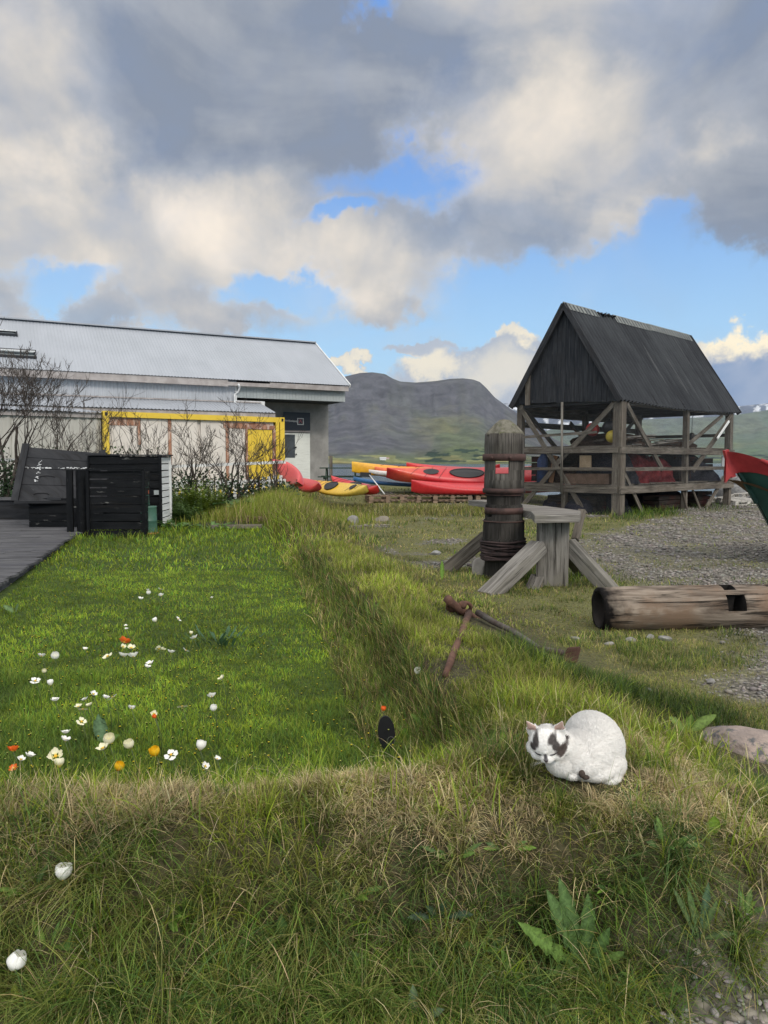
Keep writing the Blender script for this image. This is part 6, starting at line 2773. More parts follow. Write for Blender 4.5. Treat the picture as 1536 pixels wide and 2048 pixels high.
# ================================================================== boat
def build_boat():
    Y = 10.0
    tip = P(1453, 903, Y)
    r = thing('boat', (tip.x + 3, Y, 0), 'wooden boat with red top strake and dark green hull at the right edge', 'boat')
    L = 6.2
    redp = rough_mat('red_boat_paint', (.24, .018, .02), (.34, .030, .032), 4, .55, 0, .15, .004)
    grn = rough_mat('green_boat_paint', (.010, .040, .032), (.016, .062, .048), 3, .55, 0, .2, .004)
    inside = wood_mat('boat_inside', (.12, .07, .04), (.20, .13, .08))
    zt = tip.z
    u = Vector((1, .10, 0)).normalized()
    n = Vector((-u.y, u.x, 0))

    def sheer(a):
        # height of the gunwale along the boat
        return zt - .245 * sst(0, .14, a) - .30 * math.sin(math.pi * min(1, a)) * .9 + .12 * sst(.85, 1, a)

    def keel(a):
        # stem line falls away under the bow
        return max(.18, zt - 8.6 * a * (1 + 1.0 * a)) if a < .5 else .18 + .9 * sst(.88, 1, a)

    def half(a):
        return .95 * (math.sin(math.pi * min(1, max(0, a)) ** .85)) ** .8 + .01

    def hull(f0, f1, off=0.0):
        m = MB()

        def fn(uu, vv, sd):
            a = uu ** 1.3
            f = f0 + (f1 - f0) * vv
            zs, zk = float(sheer(a)), keel(a)
            zk = min(zk, zs - .012)
            z = zk + (zs - zk) * f
            w_ = half(a) * (f ** .55) * (.86 + .14 * f) + off * sst(0, .02, a)
            return tip + u * (a * L) + n * (sd * w_) + Vector((0, 0, z - zt))
        m.grid(lambda p, q: fn(p, q, -1), 50, 14)
        m.grid(lambda p, q: fn(1 - p, q, 1), 50, 14)
        return m
    hull(0.001, .90).build('hull', grn, r)
    # red sheer strake: a band of constant width
    m = MB()

    def strake(uu, vv, sd, th):
        a = uu ** 1.3
        zs, zk = float(sheer(a)), keel(a)
        w0 = .17 - .0 * a
        bot = zs - (.125 + .30 * math.exp(-a * 38))
        z = zs + (bot - zs) * vv
        f = max(0.02, (z - min(zk, zs - .012)) / (zs - min(zk, zs - .012)))
        w_ = half(a) * (f ** .55) * (.86 + .14 * f) + th
        return tip + u * (a * L - .012) + n * (sd * w_) + Vector((0, 0, z - zt))
    m.grid(lambda p, q: strake(p, q, -1, .018), 60, 5)
    m.grid(lambda p, q: strake(1 - p, q, 1, .018), 60, 5)
    m.build('sheer_strake', redp, r)
    # gunwale rail
    for sd in (-1, 1):
        m = MB()
        pts = []
        for i in range(40):
            a = .045 + .93 * i / 39
            pts.append(tip + u * (a * L) + n * (sd * (half(a) + .03)) + Vector((0, 0, float(sheer(a)) - zt - .015)))
        m.tube(pts, [.022 if i < 1 else .036 for i in range(40)], 8)
        m.build('gunwale', redp, r)
    # stem post
    m = MB()
    pts = []
    for i in range(16):
        a = .075 * (i / 15)
        pts.append(tip + u * (a * L - .015) + Vector((0, 0, max(keel(a), .2) - zt + .01)))
    for i in range(len(pts) - 1):
        m.beam(pts[i], pts[i + 1] + (pts[i + 1] - pts[i]) * .1, .055, .05, up=u)
    m.build('stem', grn, r)
    m = MB()
    m.beam(tip + Vector((-.012, 0, .02)), tip + u * .10 + Vector((0, 0, -.34)), .06, .06, up=u)
    m.build('stem_head', redp, r)
    m = MB()
    m.grid(lambda p, q: tip + u * (p * .96 * L + .1) + n * ((q * 2 - 1) * half(p * .96 + .015) * .8) + Vector((0, 0, float(sheer(p * .96)) - zt - .38)), 30, 6)
    m.build('bottom_boards', inside, r)
    # cradle carrying the boat
    m = MB()
    for k in (1.8, 4.4):
        c_ = tip + u * k
        m.box((c_.x, c_.y, .10), (.2, 1.7, .24), Matrix.Rotation(.1, 3, 'Z'), axis=1)
    build_each(m, 'keel_block', M['old_wood'], r)


build_boat()

# ================================================================== rocks
rk = ON(1486, 1500)
rock('rock', 'large pinkish grey rock half buried in the grass on the right, beyond the cat', (rk.x + .02, rk.y + .03, rk.z - .02), (.30, .17, .105), 31, (.20, .165, .15), (.34, .27, .235), 5, (.09, .09, .095), .50, .03)
q = ON(706, 1048)
rock('rock', 'rounded grey boulder in the grass behind the turf bank', (q.x, q.y, q.z + .05), (.19, .15, .15), 33, (.17, .165, .16), (.24, .235, .225))
q = ON(765, 1042)
rock('rock', 'flatter brownish boulder just right of the grey one', (q.x, q.y, q.z + .02), (.20, .15, .11), 34, (.17, .15, .12), (.22, .20, .165))
q = ON(872, 1110)
rock('rock', 'small grey stone alone in the short grass left of the capstan', (q.x, q.y, q.z + .02), (.075, .06, .045), 35, (.20, .20, .20), (.30, .30, .30))
for i, (px, py, s_, lb) in enumerate(((1150, 1279, .035, 'small grey stone in the grass between anchor and log'), (1262, 1284, .045, 'grey stone just under the middle of the log'),
                                      (1300, 1277, .040, 'smaller grey stone right beside another one under the log'), (1330, 1281, .05, 'flat pale stone in front of the log, nearest the gravel'),
                                      (1218, 1290, .035, 'dark small stone below the dark end of the log'), (1422, 1367, .035, 'lone grey stone in the short grass right of the dark grass'),
                                      (1296, 1382, .022, 'tiny white stone at the top of the dark grass'), (1545, 1290, .05, 'grey stone at the right edge below the log'))):
    q = ON(px, py)
    rock('stone', lb, (q.x, q.y, q.z + s_ * .25), (s_ * 1.15, s_ * .8, s_ * .55), 40 + i, (.15, .145, .14), (.27, .26, .25), 3)
# boulders by the shore behind the boat
for i, (px, py, Y, s_) in enumerate(((1466, 985, 29, .55), (1480, 968, 30, .45), (1500, 990, 31, .6), (1455, 960, 31, .4), (1490, 955, 33, .4))):
    q = P(px, py, Y)
    o = rock('boulder', ['dark boulder just right of the shed corner post', 'pale boulder above the pallets behind the boat', 'boulder hidden mostly by the boat stem', 'small boulder seen past the shed corner post', 'furthest boulder beside the boat stem'][i],
             (q.x, Y, q.z - .1), (s_ * 1.2, s_, s_ * .9), 60 + i, (.11, .11, .115), (.20, .20, .20), 3)

q = ON(630, 1034)
m = MB()
V, F = rock_template(5, 2)
V = V * np.array([.075, .04, .055]) * (1 + .6 * (np.random.RandomState(3).rand(len(V), 1) - .5))
m.add([tuple(v + np.array([q.x, q.y, q.z + .12])) for v in V], [tuple(f) for f in F])
o = m.build('litter', plain('white_litter', (.60, .62, .64), .6))
tag(o, 'crumpled white piece of litter caught in the grass of the bank', 'litter')


# ================================================================== cat
CATP = G(1152, 1538, Hs(.72, 2.5) + .0)
CATP.z = Hs(CATP.x, CATP.y)


def build_cat():
    px_m = 2.47 / 1500
    cu = Vector((0, math.sin(PITCH), math.cos(PITCH)))       # image up
    base = Vector((CATP.x, CATP.y, CATP.z))
    Y0 = base.y

    def C(px, py, dy=0.0):
        return P(px, py, Y0 + dy)
    # ---- body as overlapping ellipsoids, fused by a voxel remesh
    bm = bmesh.new()

    def ell(c, rad, rot=None, seg=24):
        mt = Matrix.Translation(c) @ (rot.to_4x4() if rot else Matrix.Identity(4)) @ Matrix.Diagonal((*rad, 1))
        bmesh.ops.create_uvsphere(bm, u_segments=seg, v_segments=seg // 2, radius=1, matrix=mt)
    ell(C(1187, 1486, .10), (.104, .15, .108))
    ell(C(1196, 1497, .15), (.092, .11, .095))
    ell(C(1168, 1508, .02), (.100, .12, .082))
    ell(C(1205, 1520, .04), (.076, .12, .060))
    ell(C(1140, 1512, -.02), (.070, .095, .068))
    ell(C(1122, 1526, -.06), (.050, .060, .042))
    ell(C(1140, 1541, -.06), (.038, .055, .022))
    ell(C(1206, 1541, .0), (.062, .10, .030))
    ell(C(1166, 1526, -.035), (.085, .080, .052))
    ell(C(1185, 1535, -.03), (.080, .085, .036))
    # neck
    ell(C(1122, 1496, -.045), (.058, .060, .058))
    # head
    hc = C(1095, 1485, -.10)
    f = Vector((-.30, -.92, -.26)).normalized()
    upa = Vector((0, 0, 1)) - f * f.z
    upa.normalize()
    upa = (Matrix.Rotation(R(7), 3, f) @ upa)
    rt = f.cross(upa).normalized()         # screen right of the face (cat's left)
    rt = -rt if rt.x < 0 else rt
    hr = Matrix((rt, -f, upa)).transposed()
    if hr.determinant() < 0:
        hr = Matrix((rt, -f, upa)).transposed()

    def Hh(a, b, c_):
        """head space: a right, b forward, c up"""
        return hc + rt * a + f * b + upa * c_
    ell(Hh(0, 0, .004), (.060, .062, .052), hr)
    ell(Hh(-.027, .022, -.022), (.030, .030, .024), hr)
    ell(Hh(.027, .022, -.022), (.030, .030, .024), hr)
    ell(Hh(0, .048, -.022), (.024, .024, .019), hr)
    ell(Hh(0, .046, -.034), (.016, .016, .011), hr)
    ell(Hh(0, .040, .000), (.014, .026, .018), hr)
    ell(Hh(-.046, -.004, -.020), (.026, .028, .026), hr)
    ell(Hh(.048, -.004, -.020), (.026, .028, .026), hr)
    # ears: hollow cones (thick shells)
    for s_, lean in ((-1, 1.0), (1, .9)):
        b0 = Hh(s_ * .036, -.004, .034)
        tip = Hh(s_ * .060, -.004, .082)
        axis_ = (tip - b0)
        rings = []
        nn = 10
        sd = axis_.normalized().cross(f).normalized()
        for k, (t_, w_, d_) in enumerate(((-.15, .026, .012), (.15, .024, .011), (.5, .0155, .008), (.85, .006, .004), (1.0, .0015, .0015))):
            c_ = b0 + axis_ * t_
            rings.append([bm.verts.new(c_ + sd * (w_ * math.cos(2 * math.pi * j / nn)) + f * (d_ * math.sin(2 * math.pi * j / nn) - (.008 * (1 - t_)) * math.sin(2 * math.pi * j / nn) * (math.sin(2 * math.pi * j / nn) > 0))) for j in range(nn)])
        for k in range(len(rings) - 1):
            for j in range(nn):
                bm.faces.new((rings[k][j], rings[k][(j + 1) % nn], rings[k + 1][(j + 1) % nn], rings[k + 1][j]))
        bm.faces.new(rings[0][::-1])
        bm.faces.new(rings[-1])
    bmesh.ops.recalc_face_normals(bm, faces=bm.faces[:])
    me = bpy.data.meshes.new('body')
    o0 = base
    for v in bm.verts:
        v.co -= o0
    bm.to_mesh(me)
    bm.free()
    r = thing('cat', base, 'white cat with dark grey patches on its head, dozing loaf-like on the turf bank', 'cat')
    body = bpy.data.objects.new('body', me)
    col.objects.link(body)
    body.parent = r
    rm = body.modifiers.new('r', 'REMESH')
    rm.mode = 'VOXEL'
    rm.voxel_size = .0028
    sm = body.modifiers.new('s', 'SMOOTH')
    sm.factor = .6
    sm.iterations = 11
    bake(body)
    me = body.data
    me.polygons.foreach_set('use_smooth', [True] * len(me.polygons))
    nv = len(me.vertices)
    co = np.zeros(nv * 3)
    me.vertices.foreach_get('co', co)
    co = co.reshape(-1, 3)
    no = np.zeros(nv * 3)
    me.vertices.foreach_get('normal', no)
    no = no.reshape(-1, 3)
    W = co + np.array(o0)[None]
    hcv, rv, fv, uv_ = [np.array(q) for q in (hc, rt, f, upa)]

    def headspace(W):
        d = W - hcv
        return d @ rv, d @ fv, d @ uv_

    def coat(W):
        a, b, c_ = headspace(W)
        nz = fbm(a * 110 + 50, c_ * 110 + b * 60 + 50, 4, 4) - .5
        w = np.tile(np.array([.88, .865, .845]), (len(W), 1))
        gry = np.array([.12, .108, .104])

        def put(cond_w, colr):
            nonlocal w
            w = w * (1 - cond_w[:, None]) + np.array(colr) * cond_w[:, None]
        near = (b > -.05) & (np.abs(a) < .09) & (np.abs(c_) < .1)

        def spot(ca, cc, ra, rc, rot=0, soft=.5):
            da, dc = a - ca, c_ - cc
            x_ = da * math.cos(rot) + dc * math.sin(rot)
            y_ = -da * math.sin(rot) + dc * math.cos(rot)
            q = np.sqrt((x_ / ra) ** 2 + (y_ / rc) ** 2) + nz * .55
            return sst(1.25, .75, q) * near
        # left of the blaze: forehead patch over the eye
        put(spot(-.030, .030, .011, .021, -.25), gry)
        put(spot(-.041, .014, .010, .012, 0), gry)
        # right: forehead to cheek
        put(spot(.023, .036, .013, .014, .3), gry)
        put(spot(.034, .017, .011, .016, .35), gry)
        put(spot(.048, -.004, .015, .018, .2), (.11, .09, .082))
        # nose bridge spot
        put(spot(.000, -.010, .0055, .012, 0) * (b > .04), (.16, .15, .16))
        # ears: pinkish grey inner side
        ear = ((c_ > .048) & (np.abs(a) > .030) & (np.abs(a) < .095))
        inner = (no @ fv > .25) & ear
        w = np.where(inner[:, None], np.array([.50, .36, .31]), w) if len(no) == len(w) else w
        # chin shade hair stays white; tail tip and hind paw brown
        return w
    cc = coat(W)
    color_attr(me, cc)
    fm = attr_mat('cat_coat', 0, .9, .1)
    me.materials.clear()
    me.materials.append(fm)
    # ---- fur strands over the whole coat
    me.calc_loop_triangles()
    nt = len(me.loop_triangles)
    tri = np.zeros(nt * 3, np.int32)
    me.loop_triangles.foreach_get('vertices', tri)
    tri = tri.reshape(-1, 3)
    A, B, Cc = co[tri[:, 0]], co[tri[:, 1]], co[tri[:, 2]]
    ar = np.linalg.norm(np.cross(B - A, Cc - A), axis=1)
    cent = (A + B + Cc) / 3
    tow = np.array([0, -1, .5])
    nn_ = no[tri[:, 0]]
    ar = ar * np.where(nn_ @ tow > -.5, 1.0, .15)
    # thinner coverage on the face
    ha, hb, hcc = headspace(cent + np.array(o0))
    face = (hb > .01) & (np.abs(ha) < .07) & (np.abs(hcc) < .06)
    earm = (hcc > .05) & (np.abs(ha) > .03) & (np.abs(ha) < .1) & (hb > -.05)
    ar = ar * np.where(face, 1.3, 1.0)
    rs = np.random.RandomState(9)
    N = 110000
    pick = rs.choice(nt, N, p=ar / ar.sum())
    u1, u2 = rs.rand(N), rs.rand(N)
    fl = u1 + u2 > 1
    u1[fl], u2[fl] = 1 - u1[fl], 1 - u2[fl]
    pos = A[pick] + (B - A)[pick] * u1[:, None] + (Cc - A)[pick] * u2[:, None]
    nor = nn_[pick]
    cl = cc[tri[pick, 0]]
    fpk, epk = face[pick], earm[pick]
    # growth direction: away from the nose, backwards and down
    nose = np.array(Hh(0, .06, -.02)) - np.array(o0)
    fd = pos - nose
    fd /= np.linalg.norm(fd, axis=1)[:, None]
    bd = np.array([.35, .8, -.35])[None] + rs.normal(0, .10, (N, 3))
    hd = np.linalg.norm(pos - (np.array(hc) - np.array(o0)), axis=1)
    wgt = sst(.12, .07, hd)[:, None]
    flow = fd * wgt + bd * (1 - wgt)
    flow = flow - nor * np.sum(flow * nor, 1)[:, None]
    flow /= np.linalg.norm(flow, axis=1)[:, None] + 1e-6
    clump = fbm(pos[:, 0] * 60 + 30, pos[:, 2] * 60 + pos[:, 1] * 40 + 30, 2, 3)
    d = flow * 1.0 + nor * (.24 + .06 * clump + rs.uniform(-.05, .08, N))[:, None] + rs.normal(0, .07, (N, 3))
    d /= np.linalg.norm(d, axis=1)[:, None]
    ln = rs.uniform(.008, .015, N)
    ln = np.where(fpk, rs.uniform(.0025, .006, N), ln)
    ln = np.where(epk, rs.uniform(.001, .004, N), ln)
    side = np.cross(d, nor + rs.normal(0, .6, (N, 3)))
    side /= np.linalg.norm(side, axis=1)[:, None] + 1e-6
    wd = rs.uniform(.0004, .0008, N)[:, None]
    V = np.stack([pos - side * wd, pos + side * wd, pos + d * ln[:, None] * .55 + side * wd * .7 , pos + d * ln[:, None] - nor * (ln * .12)[:, None]], 1).reshape(-1, 3)
    b_ = (np.arange(N) * 4)[:, None]
    F = np.concatenate([b_ + np.array([[0, 1, 2]]), b_ + np.array([[0, 2, 3]])], 0)
    fme = np_mesh('fur', V, F)
    cj = cl * rs.uniform(.96, 1.04, (N, 1))
    color_attr(fme, np.repeat(np.clip(cj, 0, .9), 4, 0))
    na = fme.attributes.new('nrm', 'FLOAT_VECTOR', 'POINT')
    nsm = nor * .9 + d * .1 + np.array([0, 0, .25])[None]
    na.data.foreach_set('vector', np.ascontiguousarray(np.repeat(nsm, 4, 0), np.float32).ravel())
    ft = M['fur'].node_tree
    an = ft.nodes.new('ShaderNodeAttribute')
    an.attribute_name = 'nrm'
    for nd in ft.nodes:
        if nd.type == 'NONE':
            ft.links.new(an.outputs['Vector'], nd.inputs['Normal'])
    fme.materials.append(M['fur'])
    fo = bpy.data.objects.new('fur', fme)
    col.objects.link(fo)
    fo.parent = r
    # ---- face details
    dkm = plain('eye_line', (.018, .015, .015), .5)
    from mathutils.bvhtree import BVHTree
    bv = BVHTree.FromPolygons([tuple(v) for v in co], [tuple(t) for t in tri])

    def surf(a, c_, off=.001):
        s_ = Hh(a, .2, c_) - o0
        hit, nrm, idx, dist = bv.ray_cast(s_, -f)
        return (hit + f * off + o0) if hit else Hh(a, .06, c_)
    for s_ in (-1, 1):
        m = MB()
        pts = []
        for t_ in np.linspace(-1, 1, 9):
            a = s_ * .0245 + .0115 * t_
            c_ = -.0045 + .0035 * (t_ * t_ - .5) * 1.2 + s_ * t_ * .0018
            pts.append(surf(a, c_, .0022))
        m.tube(pts, [.0006, .0013, .0018, .0021, .0022, .0021, .0018, .0013, .0006], 6)
        m.build('closed_eye', dkm, r)
    m = MB()
    pts = [surf(-.0075, -.0185, .001), surf(.0075, -.0185, .001), surf(.003, -.0255, .002), surf(-.003, -.0255, .002)]
    cq = surf(0, -.0215, .0045)
    vs = pts + [cq]
    m.add(vs, [(0, 4, 1), (1, 4, 2), (2, 4, 3), (3, 4, 0)], smooth=True)
    m.build('nose', plain('cat_nose', (.045, .035, .04), .4), r)
    m = MB()
    m.tube([surf(0, -.0255, .0015), surf(0, -.0305, .0015)], .0006, 5)
    m.tube([surf(.011, -.0335, .0015), surf(.006, -.0335, .0015), surf(0, -.0305, .0015), surf(-.006, -.0335, .0015), surf(-.011, -.0335, .0015)], .0006, 5)
    m.build('mouth', plain('cat_mouth', (.12, .09, .085), .6), r)
    m = MB()
    for s_ in (-1, 1):
        for k in range(4):
            p0 = surf(s_ * (.012 + .003 * (k % 3)), -.026 - .003 * (k // 3), .002)
            dr = (rt * s_ + f * .25 + upa * (-.12 + .09 * (k - 2.5))).normalized()
            m.tube([p0, p0 + dr * .022, p0 + dr * .038 - upa * .004], [.00018, .00015, .00006], 3)
    m.build('whiskers', plain('whisker', (.8, .8, .8), .5), r)
    # tucked dark hind paw / tail tip
    tb = bmesh.new()
    for (c_, rad) in ((C(1164, 1548, -.118), (.011, .012, .013)), (C(1171, 1554, -.112), (.014, .014, .008))):
        mt = Matrix.Translation(c_ - o0) @ Matrix.Diagonal((*rad, 1))
        bmesh.ops.create_uvsphere(tb, u_segments=16, v_segments=10, radius=1, matrix=mt)
    tm = bpy.data.meshes.new('tail_tip')
    tb.to_mesh(tm)
    tb.free()
    to = bpy.data.objects.new('tail_tip', tm)
    col.objects.link(to)
    to.parent = r
    r2 = to.modifiers.new('r', 'REMESH')
    r2.voxel_size = .003
    bake(to)
    to.data.materials.append(rough_mat('brown_fur', (.035, .024, .020), (.075, .055, .045), 60, .9, 0, .9, .004))


build_cat()


# ================================================================== black oval
def build_oval():
    g = ON(776, 1506)
    Y = g.y - .04
    LOW.append((g.x, g.y - .08, .12, .8))
    c = P(773, 1466, Y)
    sx, sz = 17.5 * Y / 1500, 36 * Y / 1500
    r = thing('oval_plate', (c.x, Y, g.z), 'upright black oval plate standing in the grass behind the bank, below an orange poppy', 'garden ornament')
    mt = plain('black_plate', (.004, .0045, .007), .55)
    m = MB()
    n = 40
    tl = Matrix.Rotation(R(-5), 3, 'Y')
    fr = []
    for k in range(n):
        t = 2 * math.pi * k / n
        x, z = sx * math.cos(t), sz * math.sin(t)
        fr.append(Vector((x, 0, z)))
    V = [c + tl @ (p + Vector((0, -.006, 0))) for p in fr] + [c + tl @ (p + Vector((0, .006, 0))) for p in fr]
    F = [tuple(range(n)), tuple(range(2 * n - 1, n - 1, -1))] + [(k, n + k, n + (k + 1) % n, (k + 1) % n) for k in range(n)]
    m.add(V, F)
    m.build('plate', mt, r)
    m = MB()
    rr = 7.6 * Y / 1500
    cc = P(782, 1481, Y - .012)
    m.tube([cc + Vector((rr * math.cos(t), 0, rr * math.sin(t))) for t in np.linspace(0, 2 * math.pi, 28)], .0011, 5, cap=False)
    m.build('wire_ring', plain('grey_wire', (.10, .10, .10), .5), r)
    m = MB()
    m.tube([c + Vector((0, 0, -sz * .9)), Vector((c.x, Y, Hs(c.x, Y) - .04))], .004, 6)
    m.build('stake', mt, r)


build_oval()

# ================================================================== poppies
def petal_mat(name, c, c2):
    m, t, b, out = new_mat(name)
    tc = t.n('ShaderNodeTexCoord')
    n = t.noise(t.mapping(tc.outputs['UV'], scale=(22, 2, 1)), 1.0, 4, .6)
    sp = t.n('ShaderNodeSeparateXYZ')
    t.link(tc.outputs['UV'], sp.inputs[0])
    cc = t.mix(t.rng(sp.outputs[1], .05, .45), c2, c)
    cc = t.mix(t.rng(n, .3, .7), cc, t.mix(1.0, cc, (.88, .88, .85), 'MULTIPLY'))
    t.link(cc, b.inputs['Base Color'])
    b.inputs['Roughness'].default_value = .55
    tr = t.n('ShaderNodeBsdfTranslucent')
    t.link(cc, tr.inputs[0])
    mx = t.n('ShaderNodeMixShader')
    mx.inputs[0].default_value = .15
    t.link(b.outputs[0], mx.inputs[1])
    t.link(tr.outputs[0], mx.inputs[2])
    t.link(mx.outputs[0], out.inputs[0])
    bump(t, b, n, .3, .002)
    return m


PET = {'white': petal_mat('petal_white', (.86, .86, .84), (.80, .80, .62)), 'cream': petal_mat('petal_cream', (.80, .78, .58), (.70, .62, .15)),
       'orange': petal_mat('petal_orange', (.80, .13, .015), (.75, .20, .02)), 'yellow': petal_mat('petal_yellow', (.80, .48, .01), (.75, .40, .01))}
M['stem'] = plain('flower_stem', (.07, .10, .03), .6)
M['stamen'] = plain('stamen_yellow', (.70, .42, .03), .7)


def petals_mesh(openness, seed):
    """4 broad crinkled petals; openness 0 closed cup .. 1 flat"""
    rs = random.Random(seed)
    m = MB()
    for k in range(4):
        a0 = k * math.pi / 2 + rs.uniform(-.12, .12)
        inner = k % 2
        L = 1.0 * (1 - .06 * inner)
        ph = rs.uniform(0, 6)
        op = openness + rs.uniform(-.1, .1)

        if openness < .35:
            def cup(u, v, a0=a0, inner=inner, ph=ph):
                q = (u - .5) * 2
                close = .50 if openness < .2 else .20
                rr = (.10 + .60 * math.sin(min(1, v * 1.2) * math.pi / 2) ** .8) * (1 - close * max(0, v - .45) / .55) + .035 * inner
                rr += .018 * math.sin(7 * q + ph) * v * v
                z = 1.18 * v - .13 * abs(q) ** 2.4 * v * v - .012 * math.sin(9 * q + ph) * v ** 3
                aa = a0 + q * (1.0 - .12 * inner)
                return Vector((rr * math.cos(aa), rr * math.sin(aa), z))
            m.grid(cup, 12, 9)
            continue

        def fn(u, v):
            s = (u - .5) * 2
            wd = math.sin(min(1, v * 1.25) * math.pi / 2) ** .8 * (1 - .25 * max(0, v - .75) * 4 * abs(s))
            ang = s * (1.25 if op < .35 else 1.02) * (1 - .25 * openness)
            # profile: goes out then up
            r_ = .12 + .75 * v ** (.55 + .2 * op) * (.55 + .75 * op)
            z = (1.15 - .95 * op) * v ** (1.5) - .05 * v
            curl = .06 * math.sin(5 * s + ph) * v ** 2 + .05 * math.sin(11 * s + ph) * v ** 3
            z -= (.30 if op < .35 else .10) * abs(s) ** 2.2 * v
            rr = r_ * (1 - .16 * abs(s) ** 2 * (1 if op > .4 else .3)) + curl
            if op < .35:
                rr *= 1 - .75 * max(0, v - .5)
            aa = a0 + ang * wd * (1.0 if v > 0 else 0)
            return Vector((rr * math.cos(aa), rr * math.sin(aa), (z + curl * .5 + inner * .02)))
        m.grid(fn, 10, 7)
    return m


PROTO = {}


def poppy_proto(kind, op):
    key = (kind, op)
    if key not in PROTO:
        m = petals_mesh(op, hash(op) % 97 + len(kind))
        me_o = m.build('petals', PET[kind], None)
        s = MB()
        for k in range(10):
            a = k * .628
            s.tube([(0, 0, .05), (.18 * math.cos(a), .18 * math.sin(a), .25)], [.03, .05], 4)
        s.lathe((0, 0, 0), [(.0, -.08), (.12, -.02), (.13, .2), (.06, .26), (0, .26)], 8)
        st_o = s.build('stamens', M['stamen'], None)
        PROTO[key] = (me_o.data, st_o.data)
        bpy.data.objects.remove(me_o)
        bpy.data.objects.remove(st_o)
    return PROTO[key]


def poppy(px, py, kind, op, size, label, Y=None, group=None, tilt=None):
    """px, py: middle of the flower head in the photograph; size in photo pixels"""
    if Y is None:
        p = G(px, py, .36)
        for _ in range(4):
            p = G(px, py, Hs(p.x, p.y) + .20)
    else:
        p = P(px, py, Y)
    zg = Hs(p.x + .01, p.y + .02)
    d = (p - Vector((0, 0, EYE))).length
    rad = size * d / 1500 / 2 * (1.12 if Y else 1.24)
    r = thing('poppy', (p.x, p.y, zg), label, 'poppy', group)
    if group is None:
        LOW.append((p.x, p.y - .05, .07, .85))
    pd, sd_ = poppy_proto(kind, op)
    for nm, dat in (('petals', pd), ('stamens', sd_)):
        o = bpy.data.objects.new(nm, dat)
        col.objects.link(o)
        o.parent = r
        ht = (1.0 if op < .35 else .5) * rad
        o.location = (0, 0, p.z - zg - ht * .5)
        rd = random.Random(px * 31 + py)
        tl = tilt or (rd.uniform(-.5, .6), rd.uniform(-.4, .4))
        o.rotation_euler = (tl[0] if op < .6 else abs(tl[0]) * .9 + .25, tl[1], rd.uniform(0, 6))
        o.scale = (rad / (.80 if op < .35 else 1.0),) * 3
    m = MB()
    hz = p.z - zg - rad * .3
    m.tube([(.015, .03, -.02), (.02, .02, hz * .5), (.0, .0, hz)], [.0022, .0018, .0015], 5)
    m.build('stem', M['stem'], r, local=True)
    return r


